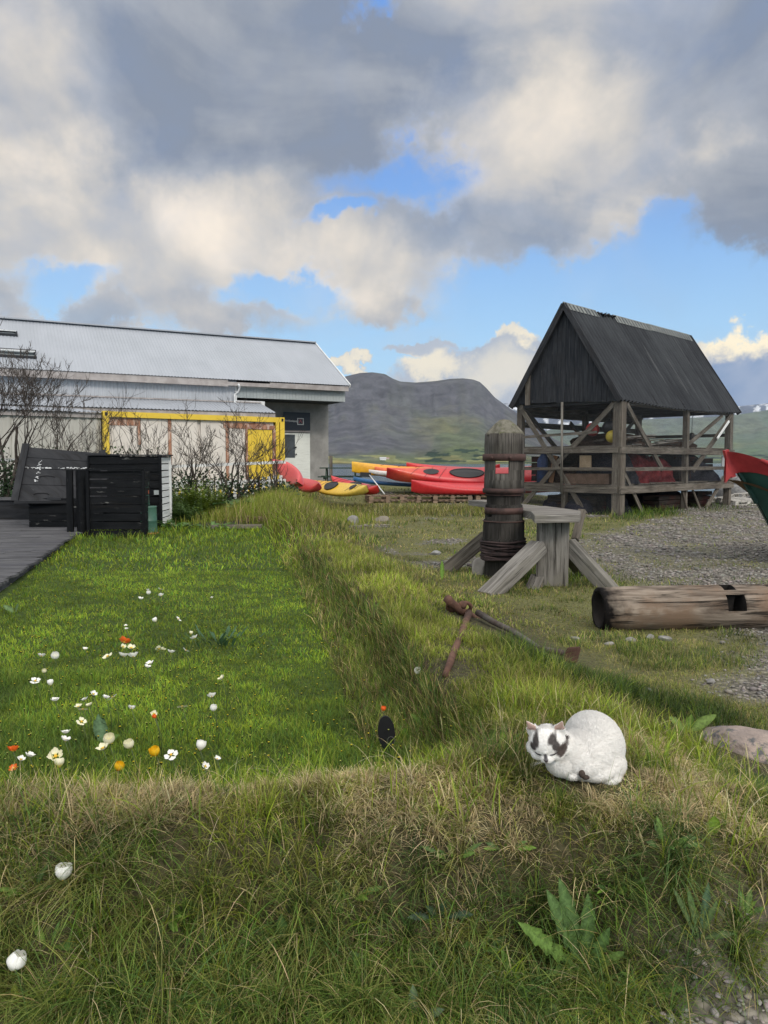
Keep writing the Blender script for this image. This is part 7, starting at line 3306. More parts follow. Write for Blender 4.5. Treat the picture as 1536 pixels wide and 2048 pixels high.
# crop coordinates of the flower bed (x, y in a 3.072x enlargement of the region at 0, 1150)
FL = [
    (909, 90, 'white', .5, 6, 'tiny white poppy, upper one of a pair, left half of the farthest cluster'),
    (909, 112, 'white', .3, 8, 'white poppy directly below the tiny one in the farthest cluster'),
    (862, 143, 'white', .5, 10, 'white poppy at the lower left of the farthest cluster'),
    (985, 83, 'white', .9, 9, 'flat open white poppy at the top right of the farthest cluster'),
    (990, 123, 'white', .5, 10, 'white poppy at the lower right of the farthest cluster'),
    (1302, 138, 'white', .5, 6, 'single far white poppy well right of the farthest cluster'),
    (958, 278, 'white', .3, 9, 'small white poppy leaning, below the farthest cluster'),
    (1093, 266, 'white', .9, 11, 'flat white poppy right of the leaning small one'),
    (772, 310, 'white', .5, 6, 'tiny white poppy above the orange poppy, upper of two'),
    (776, 330, 'white', .5, 7, 'tiny white poppy just above the orange one, lower of two'),
    (762, 403, 'orange', .6, 20, 'open orange poppy above the thick cluster of white ones'),
    (756, 437, 'cream', .6, 10, 'small cream poppy tucked right under the orange one'),
    (806, 443, 'cream', .6, 14, 'cream poppy at the lower right of the orange one'),
    (756, 491, 'white', .5, 18, 'large white poppy, left of the two big ones under the orange poppy'),
    (818, 493, 'white', .5, 19, 'large white poppy, right of the two big ones under the orange poppy'),
    (978, 448, 'cream', .9, 13, 'wide open cream poppy with yellow centre right of the cluster'),
    (1001, 455, 'cream', .5, 11, 'cream poppy touching the wide open one at its right'),
    (1050, 470, 'white', .5, 14, 'white cup-shaped poppy between the cream pair and the open small one'),
    (1141, 458, 'white', .9, 12, 'small open white poppy at the right end of the middle row'),
    (1172, 358, 'cream', .3, 7, 'tiny cream bud above the poppy at the left of the dark tuft'),
    (1194, 382, 'white', .6, 14, 'white poppy right at the left edge of the dark grass tuft'),
    (522, 453, 'white', .5, 9, 'small white poppy alone between the left pair and the orange one'),
    (662, 494, 'cream', .9, 15, 'flat cream poppy left of the big white ones'),
    (255, 492, 'white', .6, 13, 'white poppy, left one of the pair at the left edge of the lawn'),
    (334, 499, 'white', .3, 14, 'white closed poppy, right one of the pair at the left edge of the lawn'),
    (268, 592, 'cream', .3, 8, 'small cream bud below the left pair'),
    (217, 645, 'white', .9, 14, 'open white poppy with dark centre farthest left in its row'),
    (312, 666, 'white', .3, 11, 'white closed poppy right of the open dark-centred one'),
    (337, 766, 'white', .5, 14, 'round white poppy below the closed one on the left'),
    (573, 727, 'white', .6, 12, 'white poppy, topmost of the middle left cluster'),
    (521, 762, 'white', .6, 12, 'white poppy at the left of the topmost in the middle left cluster'),
    (549, 797, 'cream', .5, 12, 'round cream poppy inside the middle left cluster'),
    (482, 805, 'cream', .6, 12, 'cream poppy at the far left of the middle left cluster'),
    (508, 820, 'cream', 1.0, 14, 'open cream poppy with yellow heart lowest in the middle left cluster'),
    (648, 750, 'white', .5, 13, 'white poppy left of the flat curved one'),
    (692, 745, 'white', 1.0, 15, 'flat curved white poppy beside the round one in mid lawn'),
    (807, 814, 'white', .6, 13, 'white poppy alone right of the flat curved one'),
    (500, 895, 'cream', .9, 14, 'open cream poppy alone below the middle left cluster'),
    (945, 850, 'cream', .6, 12, 'cream poppy just above a small orange one'),
    (956, 871, 'orange', .3, 8, 'small orange bud under the cream poppy'),
    (1120, 803, 'cream', 1.0, 16, 'wide open cream poppy with yellow centre in mid lawn'),
    (1301, 740, 'white', .6, 16, 'white poppy, upper of two at the right of the lawn'),
    (1312, 823, 'white', .3, 13, 'white poppy, lower of two at the right of the lawn'),
    (1364, 630, 'cream', .6, 14, 'round cream white poppy farthest right, above the other two'),
    (922, 541, 'white', .5, 14, 'white poppy, upper right of the pair under the cream ones'),
    (903, 561, 'white', .6, 12, 'white poppy, lower left of the pair under the cream ones'),
    (404, 965, 'white', .5, 15, 'white poppy, upper of two stacked near the left'),
    (398, 1008, 'white', .5, 17, 'white poppy, lower of two stacked near the left'),
    (668, 1016, 'cream', .3, 20, 'large cream cup poppy in front of the pale leaf'),
    (634, 1058, 'cream', .6, 20, 'large cream poppy lower left of the cup in front of the pale leaf'),
    (802, 1047, 'cream', .3, 18, 'pointed cream poppy halfway to the yellow one'),
    (960, 1092, 'yellow', .3, 19, 'bright yellow poppy, right one of the two yellow ones'),
    (1052, 1098, 'white', 1.0, 19, 'fully open white poppy with yellow heart right of the yellow one'),
    (1228, 1057, 'white', .3, 19, 'tall white closed poppy right of the fully open one'),
    (1333, 1127, 'white', .5, 12, 'small white poppy at the right end of the nearest row'),
    (1260, 1170, 'white', .6, 14, 'white poppy half hidden in dry grass under the tall closed one'),
    (80, 1071, 'orange', .4, 20, 'bright orange red poppy near the left edge'),
    (180, 1106, 'white', .5, 16, 'white poppy between the orange one and the big cream one'),
    (128, 1128, 'white', .6, 13, 'small white poppy just below and right of the orange red one'),
    (343, 1103, 'cream', .6, 24, 'big cream poppy in the nearest row on the left'),
    (366, 1162, 'cream', .3, 16, 'cream poppy hidden in the grass under the big cream one'),
    (719, 1182, 'yellow', .3, 17, 'yellow poppy nearest the dry grass, left one of the two yellow ones'),
    (85, 1182, 'orange', .6, 13, 'orange poppy half hidden in dry grass below the orange red one'),
]
for (x, y, kd, op, sz, lb) in FL:
    px, py = x / 3.072, 1150 + y / 3.072
    poppy(px, py, kd, op, sz, lb, group='poppies scattered over the lawn')
poppy(838, 1343, 'white', .3, 14, 'single white poppy on the dark inner slope of the turf bank', group=None)
poppy(766, 1419, 'orange', .3, 10, 'small round orange poppy just above the black oval plate')
poppy(125, 1750, 'white', .3, 30, 'large cup-shaped white poppy on the near face of the bank, lower left', Y=2.12, tilt=(.15, .05))
poppy(24, 1928, 'white', .15, 35, 'largest closed white poppy in the bottom left corner', Y=1.95, tilt=(-.3, .35))


# ================================================================== broad-leaved weeds
def leaf(m, cols, base, d, length, width, c, serr=0.0, bend=.5, up=(0, 0, 1), fold=.15, nseg=12, seed=0):
    """adds one leaf: base point, direction d, bending over"""
    rs = random.Random(seed)
    d = Vector(d).normalized()
    upv = Vector(up)
    side = d.cross(upv)
    if side.length < .05:
        side = Vector((1, 0, 0))
    side.normalize()
    nrm = side.cross(d)
    p = Vector(base)
    V, F = [], []
    cur = d.copy()
    for i in range(nseg + 1):
        t = i / nseg
        w_ = width * .5 * (math.sin(math.pi * min(1, t * .92 + .06)) ** .75) * (.55 + .75 * t if serr else 1)
        if serr:
            w_ *= 1 - serr * (.5 + .5 * math.cos(i * math.pi)) * (1 - .55 * t)
        if i == nseg:
            w_ = width * .03
        nn = side.cross(cur).normalized()
        j = rs.uniform(-.04, .04) * width
        bk = cur * (-width * .22 * (1 if serr and i % 2 else 0))
        V += [p - side * w_ + nn * (w_ * fold + j) + bk, p - nn * (w_ * .05), p + side * w_ + nn * (w_ * fold - j) + bk]
        p = p + cur * (length / nseg)
        cur = (cur + Vector((0, 0, -1)) * (bend / nseg) * (.4 + t)).normalized()
    for i in range(nseg):
        for q in (0, 1):
            F.append((i * 3 + q, i * 3 + q + 1, i * 3 + q + 4, i * 3 + q + 3))
    m.add(V, F, smooth=True)
    for i in range(nseg + 1):
        k = rs.uniform(.9, 1.1)
        e = [q * k for q in c]
        mid = [min(1, q * 1.45 + .02) for q in c]
        cols += [e, mid, e]


def leafy(name, parent, spec, mat=None):
    """spec: list of leaf() argument dicts (base in world space)"""
    m = MB()
    cols = []
    for i, s in enumerate(spec):
        leaf(m, cols, seed=i * 7 + len(spec), **s)
    o = m.build(name, mat or M['leaf'], parent)
    color_attr(o.data, np.array(cols))
    return o


def weed(name, px, py, label, leaves, cat='weed', Y=None, lift=.0):
    q = ON(px, py) if Y is None else P(px, py, Y)
    if Y is not None:
        q.z = Hs(q.x, q.y)
    r = thing(name, q, label, cat)
    for i, L in enumerate(leaves):
        dx, dz, dy, ln, wd, c, serr = L[:7]
        bend = L[7] if len(L) > 7 else .4
        leafy('leaf', r, [dict(base=q + Vector((dx * .02, 0, .0)), d=(dx, dy, dz), length=ln, width=wd, c=c, serr=serr, bend=bend, up=(0, -.7, .7))])
    return r


G1, G2, G3, G4 = (.095, .17, .028), (.12, .22, .025), (.065, .125, .030), (.09, .145, .05)
weed('dandelion', 1176, 1945, 'large dandelion rosette with long toothed leaves at the foot of the bank below the cat',
     [(-.78, .72, -.2, .275, .058, G1, .62, .0), (-.45, 1.0, .1, .26, .060, G3, .5, .1), (-.28, 1.0, .15, .275, .058, G3, .45, .0), (.02, 1.0, .15, .22, .055, G3, .5, .2),
      (.22, .8, -.1, .16, .045, G3, .6, .5), (.5, .5, -.1, .12, .035, G1, .6, .4), (-1, .35, -.3, .10, .03, G1, .3, .4), (.2, -.3, -.6, .10, .04, (.14, .17, .07), .5, .3), (-.4, -.1, -.8, .11, .035, G2, .5, .5)])
weed('dandelion', 1035, 1975, 'smaller toothed leaf plant to the left of the big rosette', [(-.35, 1, 0, .12, .030, G1, .5, .1), (.15, .35, -.7, .06, .034, G2, .45, .2), (-.1, .8, -.3, .09, .028, G1, .5, .3)])
weed('dock', 1424, 1672, 'single broad bright green leaf high on the bank at the right', [(0, 1, -.15, .068, .044, (.13, .22, .02), .0, .2)])
weed('sow_thistle', 1400, 1880, 'bluish green plant with narrow upright leaves at the lower right', [(-.45, 1, 0, .17, .020, G4, .35, .2), (-.22, 1, 0, .16, .024, G4, .35, .2), (.10, 1, 0, .17, .028, (.07, .13, .07), .35, .2), (.22, .9, -.1, .13, .02, G4, .4, .4), (.6, .5, -.4, .09, .025, G4, .4, .4)])
weed('dandelion', 505, 2012, 'low toothed leaf lying to the left at the bottom of the bank', [(-1, .12, -.1, .115, .040, (.07, .15, .07), .5, .25), (.5, .3, -.5, .07, .03, G1, .5, .4), (.2, .5, -.6, .06, .025, G1, .5, .4)])
weed('groundsel', 565, 1905, 'dark lobed leaf standing upright in the middle of the bank face', [(0, 1, -.1, .12, .045, G3, .55, .1), (-.5, .7, -.2, .07, .025, G3, .5, .4), (.3, .8, -.2, .09, .03, G1, .5, .3)])
weed('groundsel', 210, 1965, 'spreading feathery green weed at the lower left of the bank', [(-.9, .3, -.2, .09, .03, G1, .7, .4), (.8, .4, -.2, .09, .028, G1, .7, .5), (.1, .8, -.3, .08, .03, G3, .7, .4), (.6, .8, -.3, .09, .026, G1, .7, .6)])
weed('dandelion', 830, 2040, 'upright grey green thistle leaf at the bottom edge of the picture', [(-.05, 1, 0, .10, .035, (.11, .16, .09), .6, .1), (.7, .6, -.2, .08, .03, (.11, .16, .09), .5, .4), (-.7, .5, -.2, .07, .028, G1, .5, .4)])
weed('dandelion', 1130, 2030, 'toothed green leaf lying at the bottom edge under the big rosette', [(.9, .25, -.3, .09, .035, (.10, .17, .06), .5, .3), (-.5, .6, -.3, .06, .03, (.16, .18, .08), .5, .3)])
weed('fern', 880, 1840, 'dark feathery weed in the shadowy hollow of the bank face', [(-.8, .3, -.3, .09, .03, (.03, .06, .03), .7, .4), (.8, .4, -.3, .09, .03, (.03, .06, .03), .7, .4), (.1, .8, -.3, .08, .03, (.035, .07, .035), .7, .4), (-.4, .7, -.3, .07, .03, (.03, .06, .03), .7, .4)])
weed('poppy_leaf', 30, 2010, 'yellow green leaf under the closed white poppy in the bottom left corner', [(.1, 1, -.2, .075, .026, (.26, .28, .04), .0, .1), (-.5, .4, -.4, .06, .04, G2, .4, .4), (.5, .1, -.5, .05, .03, G1, .4, .4)])
weed('dock', 1008, 1496, 'rounded bright leaf in the grass just left of the cat', [(-.1, 1, -.1, .065, .036, (.13, .22, .02), .0, .1), (.5, .8, -.1, .05, .026, G2, .0, .3)])
weed('dock', 1375, 1462, 'broad green leaves right of the cat in the dark grass', [(.7, .6, -.1, .15, .05, (.12, .19, .035), 0, .3), (-.6, .6, -.1, .12, .045, (.11, .17, .035), 0, .3), (.1, .9, -.1, .09, .04, G1, 0, .3)])
weed('coltsfoot', 208, 1490, 'pale bluish green leaf standing among the poppies', [(-.1, 1, -.1, .16, .075, (.11, .19, .10), .12, .1), (.6, .6, -.1, .09, .04, G1, .3, .4)])
weed('dock', 806, 1490, 'bright green broad leaf beside the black oval plate', [(.1, 1, 0, .085, .042, (.09, .19, .02), 0, .1), (-.5, .6, 0, .06, .03, G1, 0, .3)])
weed('dock', 884, 1160, 'upright light green leaf at the foot of the left capstan strut', [(.0, 1, 0, .22, .05, (.12, .22, .03), 0, .1)])
weed('dock', 30, 1225, 'pale leaf cluster near the corner of the deck', [(.3, .5, -.3, .12, .06, (.12, .19, .08), 0, .3), (-.5, .5, -.2, .11, .05, (.10, .17, .06), 0, .3)])
weed('dock', 850, 1455, 'dark leafy tuft on the inner slope behind the black oval plate', [(-.5, .7, -.2, .10, .03, G1, .5, .4), (.5, .7, -.2, .10, .03, G2, .5, .4), (.1, .9, -.2, .12, .04, G3, .5, .3)])

for i, (px, py, nm, lb) in enumerate((
        (60, 1790, 'clover', 'small leafy weed on the bank left of the cup-shaped white poppy'), (330, 1850, 'clover', 'small round-leaved weed in the dark middle left of the bank face'),
        (455, 1960, 'groundsel', 'feathery weed above the lowest toothed leaf'), (700, 1800, 'groundsel', 'small feathery weed in the middle of the bank face'),
        (905, 1720, 'groundsel', 'small toothed weed just below the straw, left of the cat'), (1010, 1700, 'dandelion', 'low toothed weed below the cat'),
        (1230, 1790, 'parsley', 'fine bright green weed right of the big rosette'), (1300, 1990, 'clover', 'small weed near the path gravel'),
        (1490, 1830, 'groundsel', 'small weed near the right edge of the bank'), (100, 1900, 'groundsel', 'leafy weed right of the closed white poppy'),
        (640, 1985, 'clover', 'small reddish green weed at the bottom of the bank'), (760, 1940, 'dandelion', 'little toothed leaf rosette at the bottom middle of the bank'),
        (960, 1900, 'dandelion', 'small weed left of the big rosette'), (1330, 1700, 'groundsel', 'little weed under the single broad leaf'))):
    rs_ = random.Random(i + 50)
    lv = []
    for k in range(rs_.randint(6, 11)):
        a = rs_.uniform(0, 3.14 * 2)
        g_ = rs_.choice((G1, G2, G3, (.08, .16, .03)))
        lv.append((math.cos(a), rs_.uniform(.25, 1.0), math.sin(a) * .6 - .3, rs_.uniform(.04, .095), rs_.uniform(.012, .026), g_, rs_.choice((.3, .5, .6)), rs_.uniform(.2, .8)))
    weed(nm, px, py, lb, lv)

# one knotted clump of dark leaves in the lawn
tq = ON(440, 1285)
r = thing('leaf_tuft', tq, 'dark green leafy tuft in the middle of the lawn', 'tuft')
sp_ = []
rs_ = random.Random(8)
for i in range(46):
    a = rs_.uniform(0, 6.28)
    rr_ = rs_.uniform(0, .32)
    bx, by = tq.x + rr_ * math.cos(a), tq.y + rr_ * .8 * math.sin(a)
    sp_.append(dict(base=(bx, by, Hs(bx, by)), d=(math.cos(a) * .7, math.sin(a) * .7, rs_.uniform(.4, 1.1)), length=rs_.uniform(.07, .14), width=rs_.uniform(.014, .03), c=(.035, .085, .035), serr=.2, bend=.6, nseg=6))
leafy('leaves', r, sp_)


# buttercups: far too many to count
def build_buttercups():
    rs = np.random.RandomState(21)
    y = 2.9 * (15 / 2.9) ** rs.rand(3400)
    x = rs.uniform(-1, .4, 3400) * (.6 * y + .3)
    d = x - crest_x(y)
    cl = fbm(x * .7, y * .7, 3, 91)
    k = (d < -.15) & ~excl(x, y) & (rs.rand(len(x)) < sst(.35, .6, cl) * .6 + .14 + .35 * sst(6, 9, y))
    x, y = x[k], y[k]
    n = len(x)
    z = H(x, y)
    h = rs.uniform(.06, .14, n)
    s = rs.uniform(.0038, .0066, n) * np.clip(.8 + y * .05, .8, 1.3)
    V, F, C = [], [], []
    b = 0
    for i in range(n):
        yel = np.array([.62, .50, .02]) if rs.rand() > .45 else np.array([.42, .45, .10])
        dark = np.array([.02, .022, .012])
        cx, cy, cz = x[i], y[i], z[i] + h[i]
        a = rs.uniform(0, 6.28)
        for (r_, zz, cc) in ((s[i] * .5, -s[i] * 1.3, dark), (s[i] * .55, -s[i] * .2, dark), (s[i] * .9, s[i] * .5, yel)):
            for q in range(5):
                V.append((cx + r_ * math.cos(a + q * 1.257), cy + r_ * math.sin(a + q * 1.257), cz + zz))
                C.append(cc)
        V.append((cx, cy, cz + s[i] * .5))
        C.append(yel)
        for l_ in (0, 5):
            for q in range(5):
                q2 = (q + 1) % 5
                F.append((b + l_ + q, b + l_ + q2, b + l_ + 5 + q2))
                F.append((b + l_ + q, b + l_ + 5 + q2, b + l_ + 5 + q))
        for q in range(5):
            F.append((b + 10 + q, b + 10 + (q + 1) % 5, b + 15))
        # stalk
        V += [(cx - .0012, cy, z[i]), (cx + .0012, cy, z[i]), (cx, cy, cz - s[i])]
        C += [np.array([.05, .08, .02])] * 3
        F.append((b + 16, b + 17, b + 18))
        b += 19
    me = np_mesh('buttercups', np.array(V), np.array(F))
    color_attr(me, np.array(C))
    me.materials.append(M['leaf'])
    o = bpy.data.objects.new('buttercups', me)
    col.objects.link(o)
    tag(o, 'small yellow flower buds sprinkled all over the lawn', 'flowers', kind='stuff')


build_buttercups()


# ================================================================== bare shrubs along the hedge
M['bark'] = rough_mat('dark_bark', (.040, .031, .027), (.095, .078, .066), 12, .9, 0, .4, .01)


def shrub(px, py_top, Y, label, seed, stems=3, spread=.5, leaves=160, leaf_h=.9, thick=.040, name='bare_shrub', cat='shrub', leafc=(.035, .065, .03), z0=None, px_top=None, maxd=4):
    rs = random.Random(seed)
    q = P(px, 1000, Y)
    zg = Hs(q.x, Y) if z0 is None else z0
    top = P(px, py_top, Y).z
    Ht = top - zg
    r = thing(name, (q.x, Y, zg), label, cat)
    m = MB()
    tips = []

    def grow(p, d, L, rad, depth):
        n = 5
        pts, rr = [p], [rad]
        cur = d.copy()
        for i in range(n):
            cur = (cur + Vector((rs.uniform(-.25, .25), rs.uniform(-.2, .2), rs.uniform(-.02, .16)))).normalized()
            p = p + cur * (L / n)
            pts.append(p)
            rr.append(rad * (1 - .5 * (i + 1) / n))
        m.tube(pts, rr, 5 if rad > .012 else 3, cap=False)
        if depth <= 0:
            return
        k = rs.choice((2, 3, 3))
        for j in range(k):
            i = rs.randint(2, n)
            a = rs.uniform(.3, .85) * rs.choice((-1, 1))
            ax = Vector((0, 1, 0)).lerp(Vector((1, 0, 0)), rs.random() * .6)
            nd = (Matrix.Rotation(a, 3, ax) @ cur)
            nd.z = abs(nd.z) * .8 + .2
            grow(pts[i], nd.normalized(), L * rs.uniform(.5, .78), max(.0055, rr[i] * .62), depth - 1)
    for s in range(stems):
        a = rs.uniform(-1, 1) * spread
        d = Vector((a, rs.uniform(-.3, .3) * spread, 1)).normalized()
        grow(Vector((q.x + rs.uniform(-.08, .08), Y, zg)), d, Ht * rs.uniform(.42, .56), thick * rs.uniform(.7, 1.1), maxd)
    # keep inside the height seen
    zs = max(v[2] for v in m.v)
    f = Ht / (zs - zg)
    m.v = [(q.x + (v[0] - q.x) * min(1.0, f * 1.1), v[1], zg + (v[2] - zg) * f) for v in m.v]
    m.build('branches', M['bark'], r)
    if leaves:
        lm = MB()
        cols = []
        for i in range(leaves):
            a = rs.uniform(0, 6.28)
            hh = rs.uniform(0, 1)
            rad = rs.uniform(.1, 1) ** .6 * .42 * (1.1 - .6 * hh)
            p = Vector((q.x + rad * math.cos(a) * 1.25, Y + rad * math.sin(a), zg + leaf_h * hh * rs.uniform(.7, 1.15)))
            d = Vector((rs.uniform(-1, 1), rs.uniform(-1, 1), rs.uniform(-.4, .9))).normalized()
            sd = d.cross(Vector((rs.uniform(-1, 1), rs.uniform(-1, 1), 1))).normalized()
            L = rs.uniform(.05, .11)
            w = L * .33
            lm.add([p, p + d * L * .5 + sd * w, p + d * L, p + d * L * .5 - sd * w], [(0, 1, 2, 3)])
            k = rs.uniform(.6, 1.6)
            cols += [[c * k for c in leafc]] * 4
        o = lm.build('foliage', M['leaf'], r)
        color_attr(o.data, np.array(cols))
    return r


shrub(4, 650, 17.5, 'tallest bare dark tree at the left edge with many fine twigs', 1, stems=4, spread=.25, leaves=900, leaf_h=1.5, thick=.06, name='bare_tree', cat='tree', maxd=6)
shrub(88, 765, 18.6, 'thin bare forked shrub behind the upper left corner of the black chest', 2, 2, .25, 500, 1.6, maxd=4)
shrub(128, 770, 18.7, 'bare shrub with wavy stem behind the middle of the black chest', 3, 2, .25, 420, 1.5, maxd=4)
shrub(172, 768, 18.7, 'bare shrub with reddish leaf tuft behind the right end of the black chest', 4, 2, .2, 300, 1.5, maxd=4)
shrub(225, 860, 18.9, 'small bushy shrub hiding the left yellow post of the container', 14, 2, .6, 900, 1.55, leafc=(.05, .085, .03), maxd=3)
shrub(265, 772, 19.0, 'bare shrub with dark green foot in front of the left container panel', 5, 3, .3, 900, 1.45, maxd=4)
shrub(318, 792, 19.0, 'fine-twigged bare shrub with narrow dark leaves right of the green-footed one', 6, 3, .25, 420, 1.55, maxd=4)
shrub(362, 795, 19.1, 'dense bare shrub before the second rusty seam of the container', 7, 3, .3, 700, 1.0, maxd=4)
shrub(398, 850, 19.2, 'low thin bare shrub before the middle container panel', 8, 3, .3, 600, 1.0, maxd=3)
shrub(432, 870, 19.2, 'thin bare shrub left of the big twisted one', 9, 2, .3, 500, .95, maxd=3)
shrub(468, 792, 19.0, 'big bare bush with thick twisted branches in the middle of the hedge', 10, 5, .5, 800, .95, thick=.045, maxd=5)
shrub(512, 838, 19.2, 'bare bush in front of the yellow container door', 11, 3, .4, 600, .8, maxd=4)
shrub(548, 835, 19.0, 'bare bush reaching over to the right of the container corner', 12, 3, .4, 450, .7, maxd=3)
shrub(572, 900, 19.2, 'low dark bush at the right end of the hedge', 13, 3, .4, 380, .6, maxd=3)
for i, (px, w) in enumerate(((-30, 1.2), (40, .9))):
    shrub(px, 880, 17.6, ['dark leafy bush at the very left edge of the hedge', 'dark leafy bush between the bare tree and the black chest'][i], 30 + i, 3, .7, 1500, 1.15, name='leafy_bush', leafc=(.04, .075, .035), maxd=3)


# ---- garden plants in front of the hedge
def clump(name, px, py, Y, w, h, n, c, label, cat='plant', kind_='frond', seed=0, lw=.05, ll=.2):
    rs = random.Random(seed)
    q = P(px, py, Y)
    z = Hs(q.x, Y)
    r = thing(name, (q.x, Y, z), label, cat)
    spec = []
    if kind_ == 'frond':
        m = MB()
        cols = []
        for i in range(n):
            bx = q.x + rs.uniform(-.5, .5) * w * .6
            by = Y + rs.uniform(-.5, .5) * w * .5
            a = rs.uniform(0, 6.28)
            lean = rs.uniform(.0, .45)
            hh = h * rs.uniform(.6, 1.05)
            p0 = Vector((bx, by, z))
            steps = int(12 * hh / .6) + 4
            for s in range(steps):
                t = (s + 1) / steps
                p = p0 + Vector((math.cos(a) * lean * hh * t ** 1.5, math.sin(a) * lean * hh * t ** 1.5, hh * t))
                for sd in (-1, 1):
                    d = Vector((sd * math.cos(a + 1.57), sd * math.sin(a + 1.57), .25 + rs.uniform(-.3, .3))).normalized()
                    L = ll * (1.15 - t) * rs.uniform(.6, 1.1)
                    u = Vector((math.cos(a), math.sin(a), .3)) * L * .22
                    m.add([p, p + d * L * .5 + u, p + d * L, p + d * L * .5 - u], [(0, 1, 2, 3)])
                    k = rs.uniform(.65, 1.3)
                    cols += [[e * k for e in c]] * 4
        o = m.build('fronds', M['leaf'], r)
        color_attr(o.data, np.array(cols))
    else:
        for i in range(n):
            a = rs.uniform(0, 6.28)
            rr = rs.uniform(.0, .5) * w
            b = Vector((q.x + rr * math.cos(a) * .7, Y + rr * math.sin(a) * .5, z + rs.uniform(.1, .7) * h))
            k = rs.uniform(.6, 1.3)
            spec.append(dict(base=b, d=(math.cos(a), math.sin(a) * .7 - .15, .35), length=ll * rs.uniform(.7, 1.2), width=lw * rs.uniform(.7, 1.2), c=tuple(e * k for e in c), serr=0, bend=1.1, fold=.25, nseg=6))
        leafy('leaves', r, spec)
        m = MB()
        for i in range(8):
            m.tube([(q.x + rs.uniform(-.1, .1), Y + rs.uniform(-.1, .1), z), (q.x + rs.uniform(-.4, .4) * w, Y, z + h * .6)], .012, 5)
        m.build('stalks', M['stem'], r)
    return r


clump('fern', 352, 1040, 17.0, .95, .85, 60, (.11, .17, .035), 'green ferny plant right beside the white slatted box', seed=1)
clump('fern', 392, 1030, 17.3, .85, .95, 70, (.17, .24, .03), 'yellow green ferny plant, tallest of the garden plants', seed=2)
clump('fern', 432, 1020, 17.6, .55, .80, 34, (.16, .22, .04), 'narrow upright yellowish plant between fern and rhubarb', seed=3)
clump('fern', 372, 1052, 16.4, 1.0, .5, 46, (.08, .14, .035), 'lower dark green ferny plant in front of the tall one', seed=4)
clump('rhubarb', 475, 1018, 17.8, 1.25, .52, 34, (.06, .13, .04), 'rhubarb patch with broad dark green leaves in front of the hedge', kind_='leaf', seed=5, lw=.26, ll=.34)
clump('rhubarb', 520, 1012, 18.4, .9, .45, 22, (.055, .115, .04), 'second rhubarb clump towards the turf bank', kind_='leaf', seed=6, lw=.22, ll=.28)
clump('dock_plant', 350, 1076, 15.2, .8, .16, 14, (.07, .15, .03), 'low broad leaves beside the foot of the white slatted box', kind_='leaf', seed=7, lw=.12, ll=.32)
clump('dock_plant', 425, 1078, 15.0, .8, .14, 12, (.07, .14, .03), 'low broad leaves at the left end of the garden plank', kind_='leaf', seed=8, lw=.11, ll=.30)


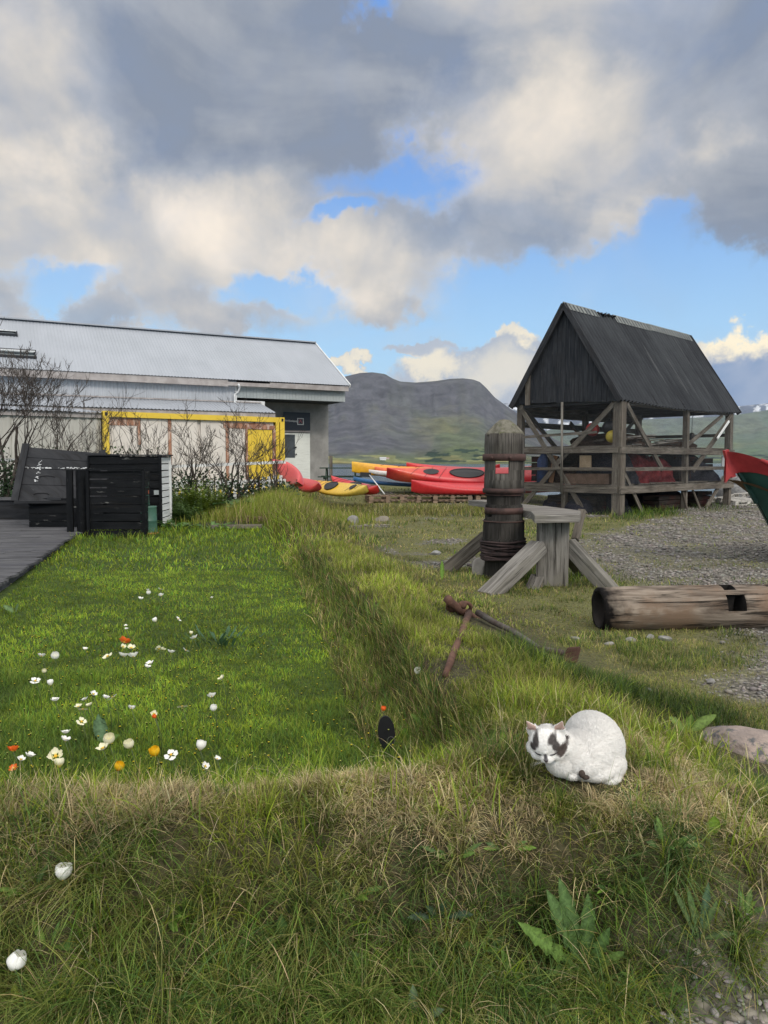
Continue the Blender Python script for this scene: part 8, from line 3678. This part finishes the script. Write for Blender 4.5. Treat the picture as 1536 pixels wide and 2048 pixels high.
def build_bed():
    q = P(470, 1045, 15.9)
    m = MB()

    def fn(u, v):
        a = 2 * math.pi * u
        r_ = v
        x = q.x + 1.05 * r_ * math.cos(a)
        y = q.y + .3 + .75 * r_ * math.sin(a)
        return Vector((x, y, Hs(x, y) + .07 * (1 - r_ ** 2) + .012 + .03 * (float(fbm(x * 6, y * 6, 3, 3)) - .5)))
    m.grid(fn, 40, 8)
    o = m.build('soil_patch', rough_mat('dark_soil', (.020, .016, .014), (.05, .042, .036), 20, .95, 0, .9, .03))
    tag(o, kind='structure')
    m = MB()
    rs = random.Random(2)
    for i in range(110):
        x, y = q.x + .5 + rs.gauss(0, .28), q.y + .15 + rs.gauss(0, .2)
        a = rs.uniform(0, 6.28)
        L = rs.uniform(.08, .22)
        z = Hs(x, y) + .09 + rs.uniform(0, .09)
        m.tube([(x, y, z), (x + L * .5 * math.cos(a), y + L * .5 * math.sin(a), z + rs.uniform(0, .05)), (x + L * math.cos(a + .4), y + L * math.sin(a + .4), z - .01)], .006, 3)
    o = m.build('dry_twigs', rough_mat('dry_twigs', (.16, .10, .07), (.27, .19, .13), 10, .9))
    tag(o, 'heap of dry brown weeds lying behind the garden plank', 'twigs', kind='stuff')
    a, b = P(424, 1066, 15.1), P(524, 1066, 15.2)
    a.z = b.z = Hs(b.x - .3, 15.1) + .06
    m = MB()
    m.beam(a, b, .34, .06, jit=.005)
    o = m.build('plank', M['old_wood'])
    tag(o, 'wide weathered plank lying flat at the edge of the garden bed', 'plank')


build_bed()

build_grass()
build_pebbles()


# ================================================================== far buildings across the fjord
def far_house(px, Y, w, h, label, walls, roofc):
    q = P(px, 925, Y)
    t_ = thing('farmhouse', (q.x, Y, 4), label, 'house')
    z0 = 3.0 + max(0, (Y - 1500)) * .03
    m = MB()
    m.box((q.x, Y, z0 + h / 2), (w, w * .5, h))
    m.build('walls', plain('far_wall', walls, .8), t_)
    m = MB()
    a, b = w / 2 + .5, w * .25 + .5
    m.add([(q.x - a, Y - b, z0 + h), (q.x + a, Y - b, z0 + h), (q.x + a, Y + b, z0 + h), (q.x - a, Y + b, z0 + h), (q.x - a, Y, z0 + h * 1.5), (q.x + a, Y, z0 + h * 1.5)],
          [(0, 1, 5, 4), (2, 3, 4, 5), (0, 4, 3), (1, 2, 5)])
    m.build('roof', plain('far_roof', roofc, .8), t_)


far_house(766, 1570, 13, 5, 'tiny white farmhouse across the fjord below the mountain', (.65, .65, .65), (.45, .45, .47))
far_house(774, 1600, 9, 4, 'second tiny pale farm building right of the white farmhouse', (.55, .55, .55), (.35, .2, .2))


# ================================================================== the air between here and the mountains
def build_haze():
    m = bpy.data.materials.new('haze')
    m.use_nodes = True
    t = NT(m.node_tree)
    out = t.n('ShaderNodeOutputMaterial')
    v = t.n('ShaderNodeVolumePrincipled')
    v.inputs['Color'].default_value = (.72, .82, 1.0, 1)
    v.inputs['Density'].default_value = HAZE
    v.inputs['Anisotropy'].default_value = .2
    t.link(v.outputs[0], out.inputs['Volume'])
    s = MB()
    s.box((0, 3600, 276), (21000, 7400, 568))
    o = s.build('haze', m)
    tag(o, kind='stuff')


HAZE = 0.00005
build_haze()
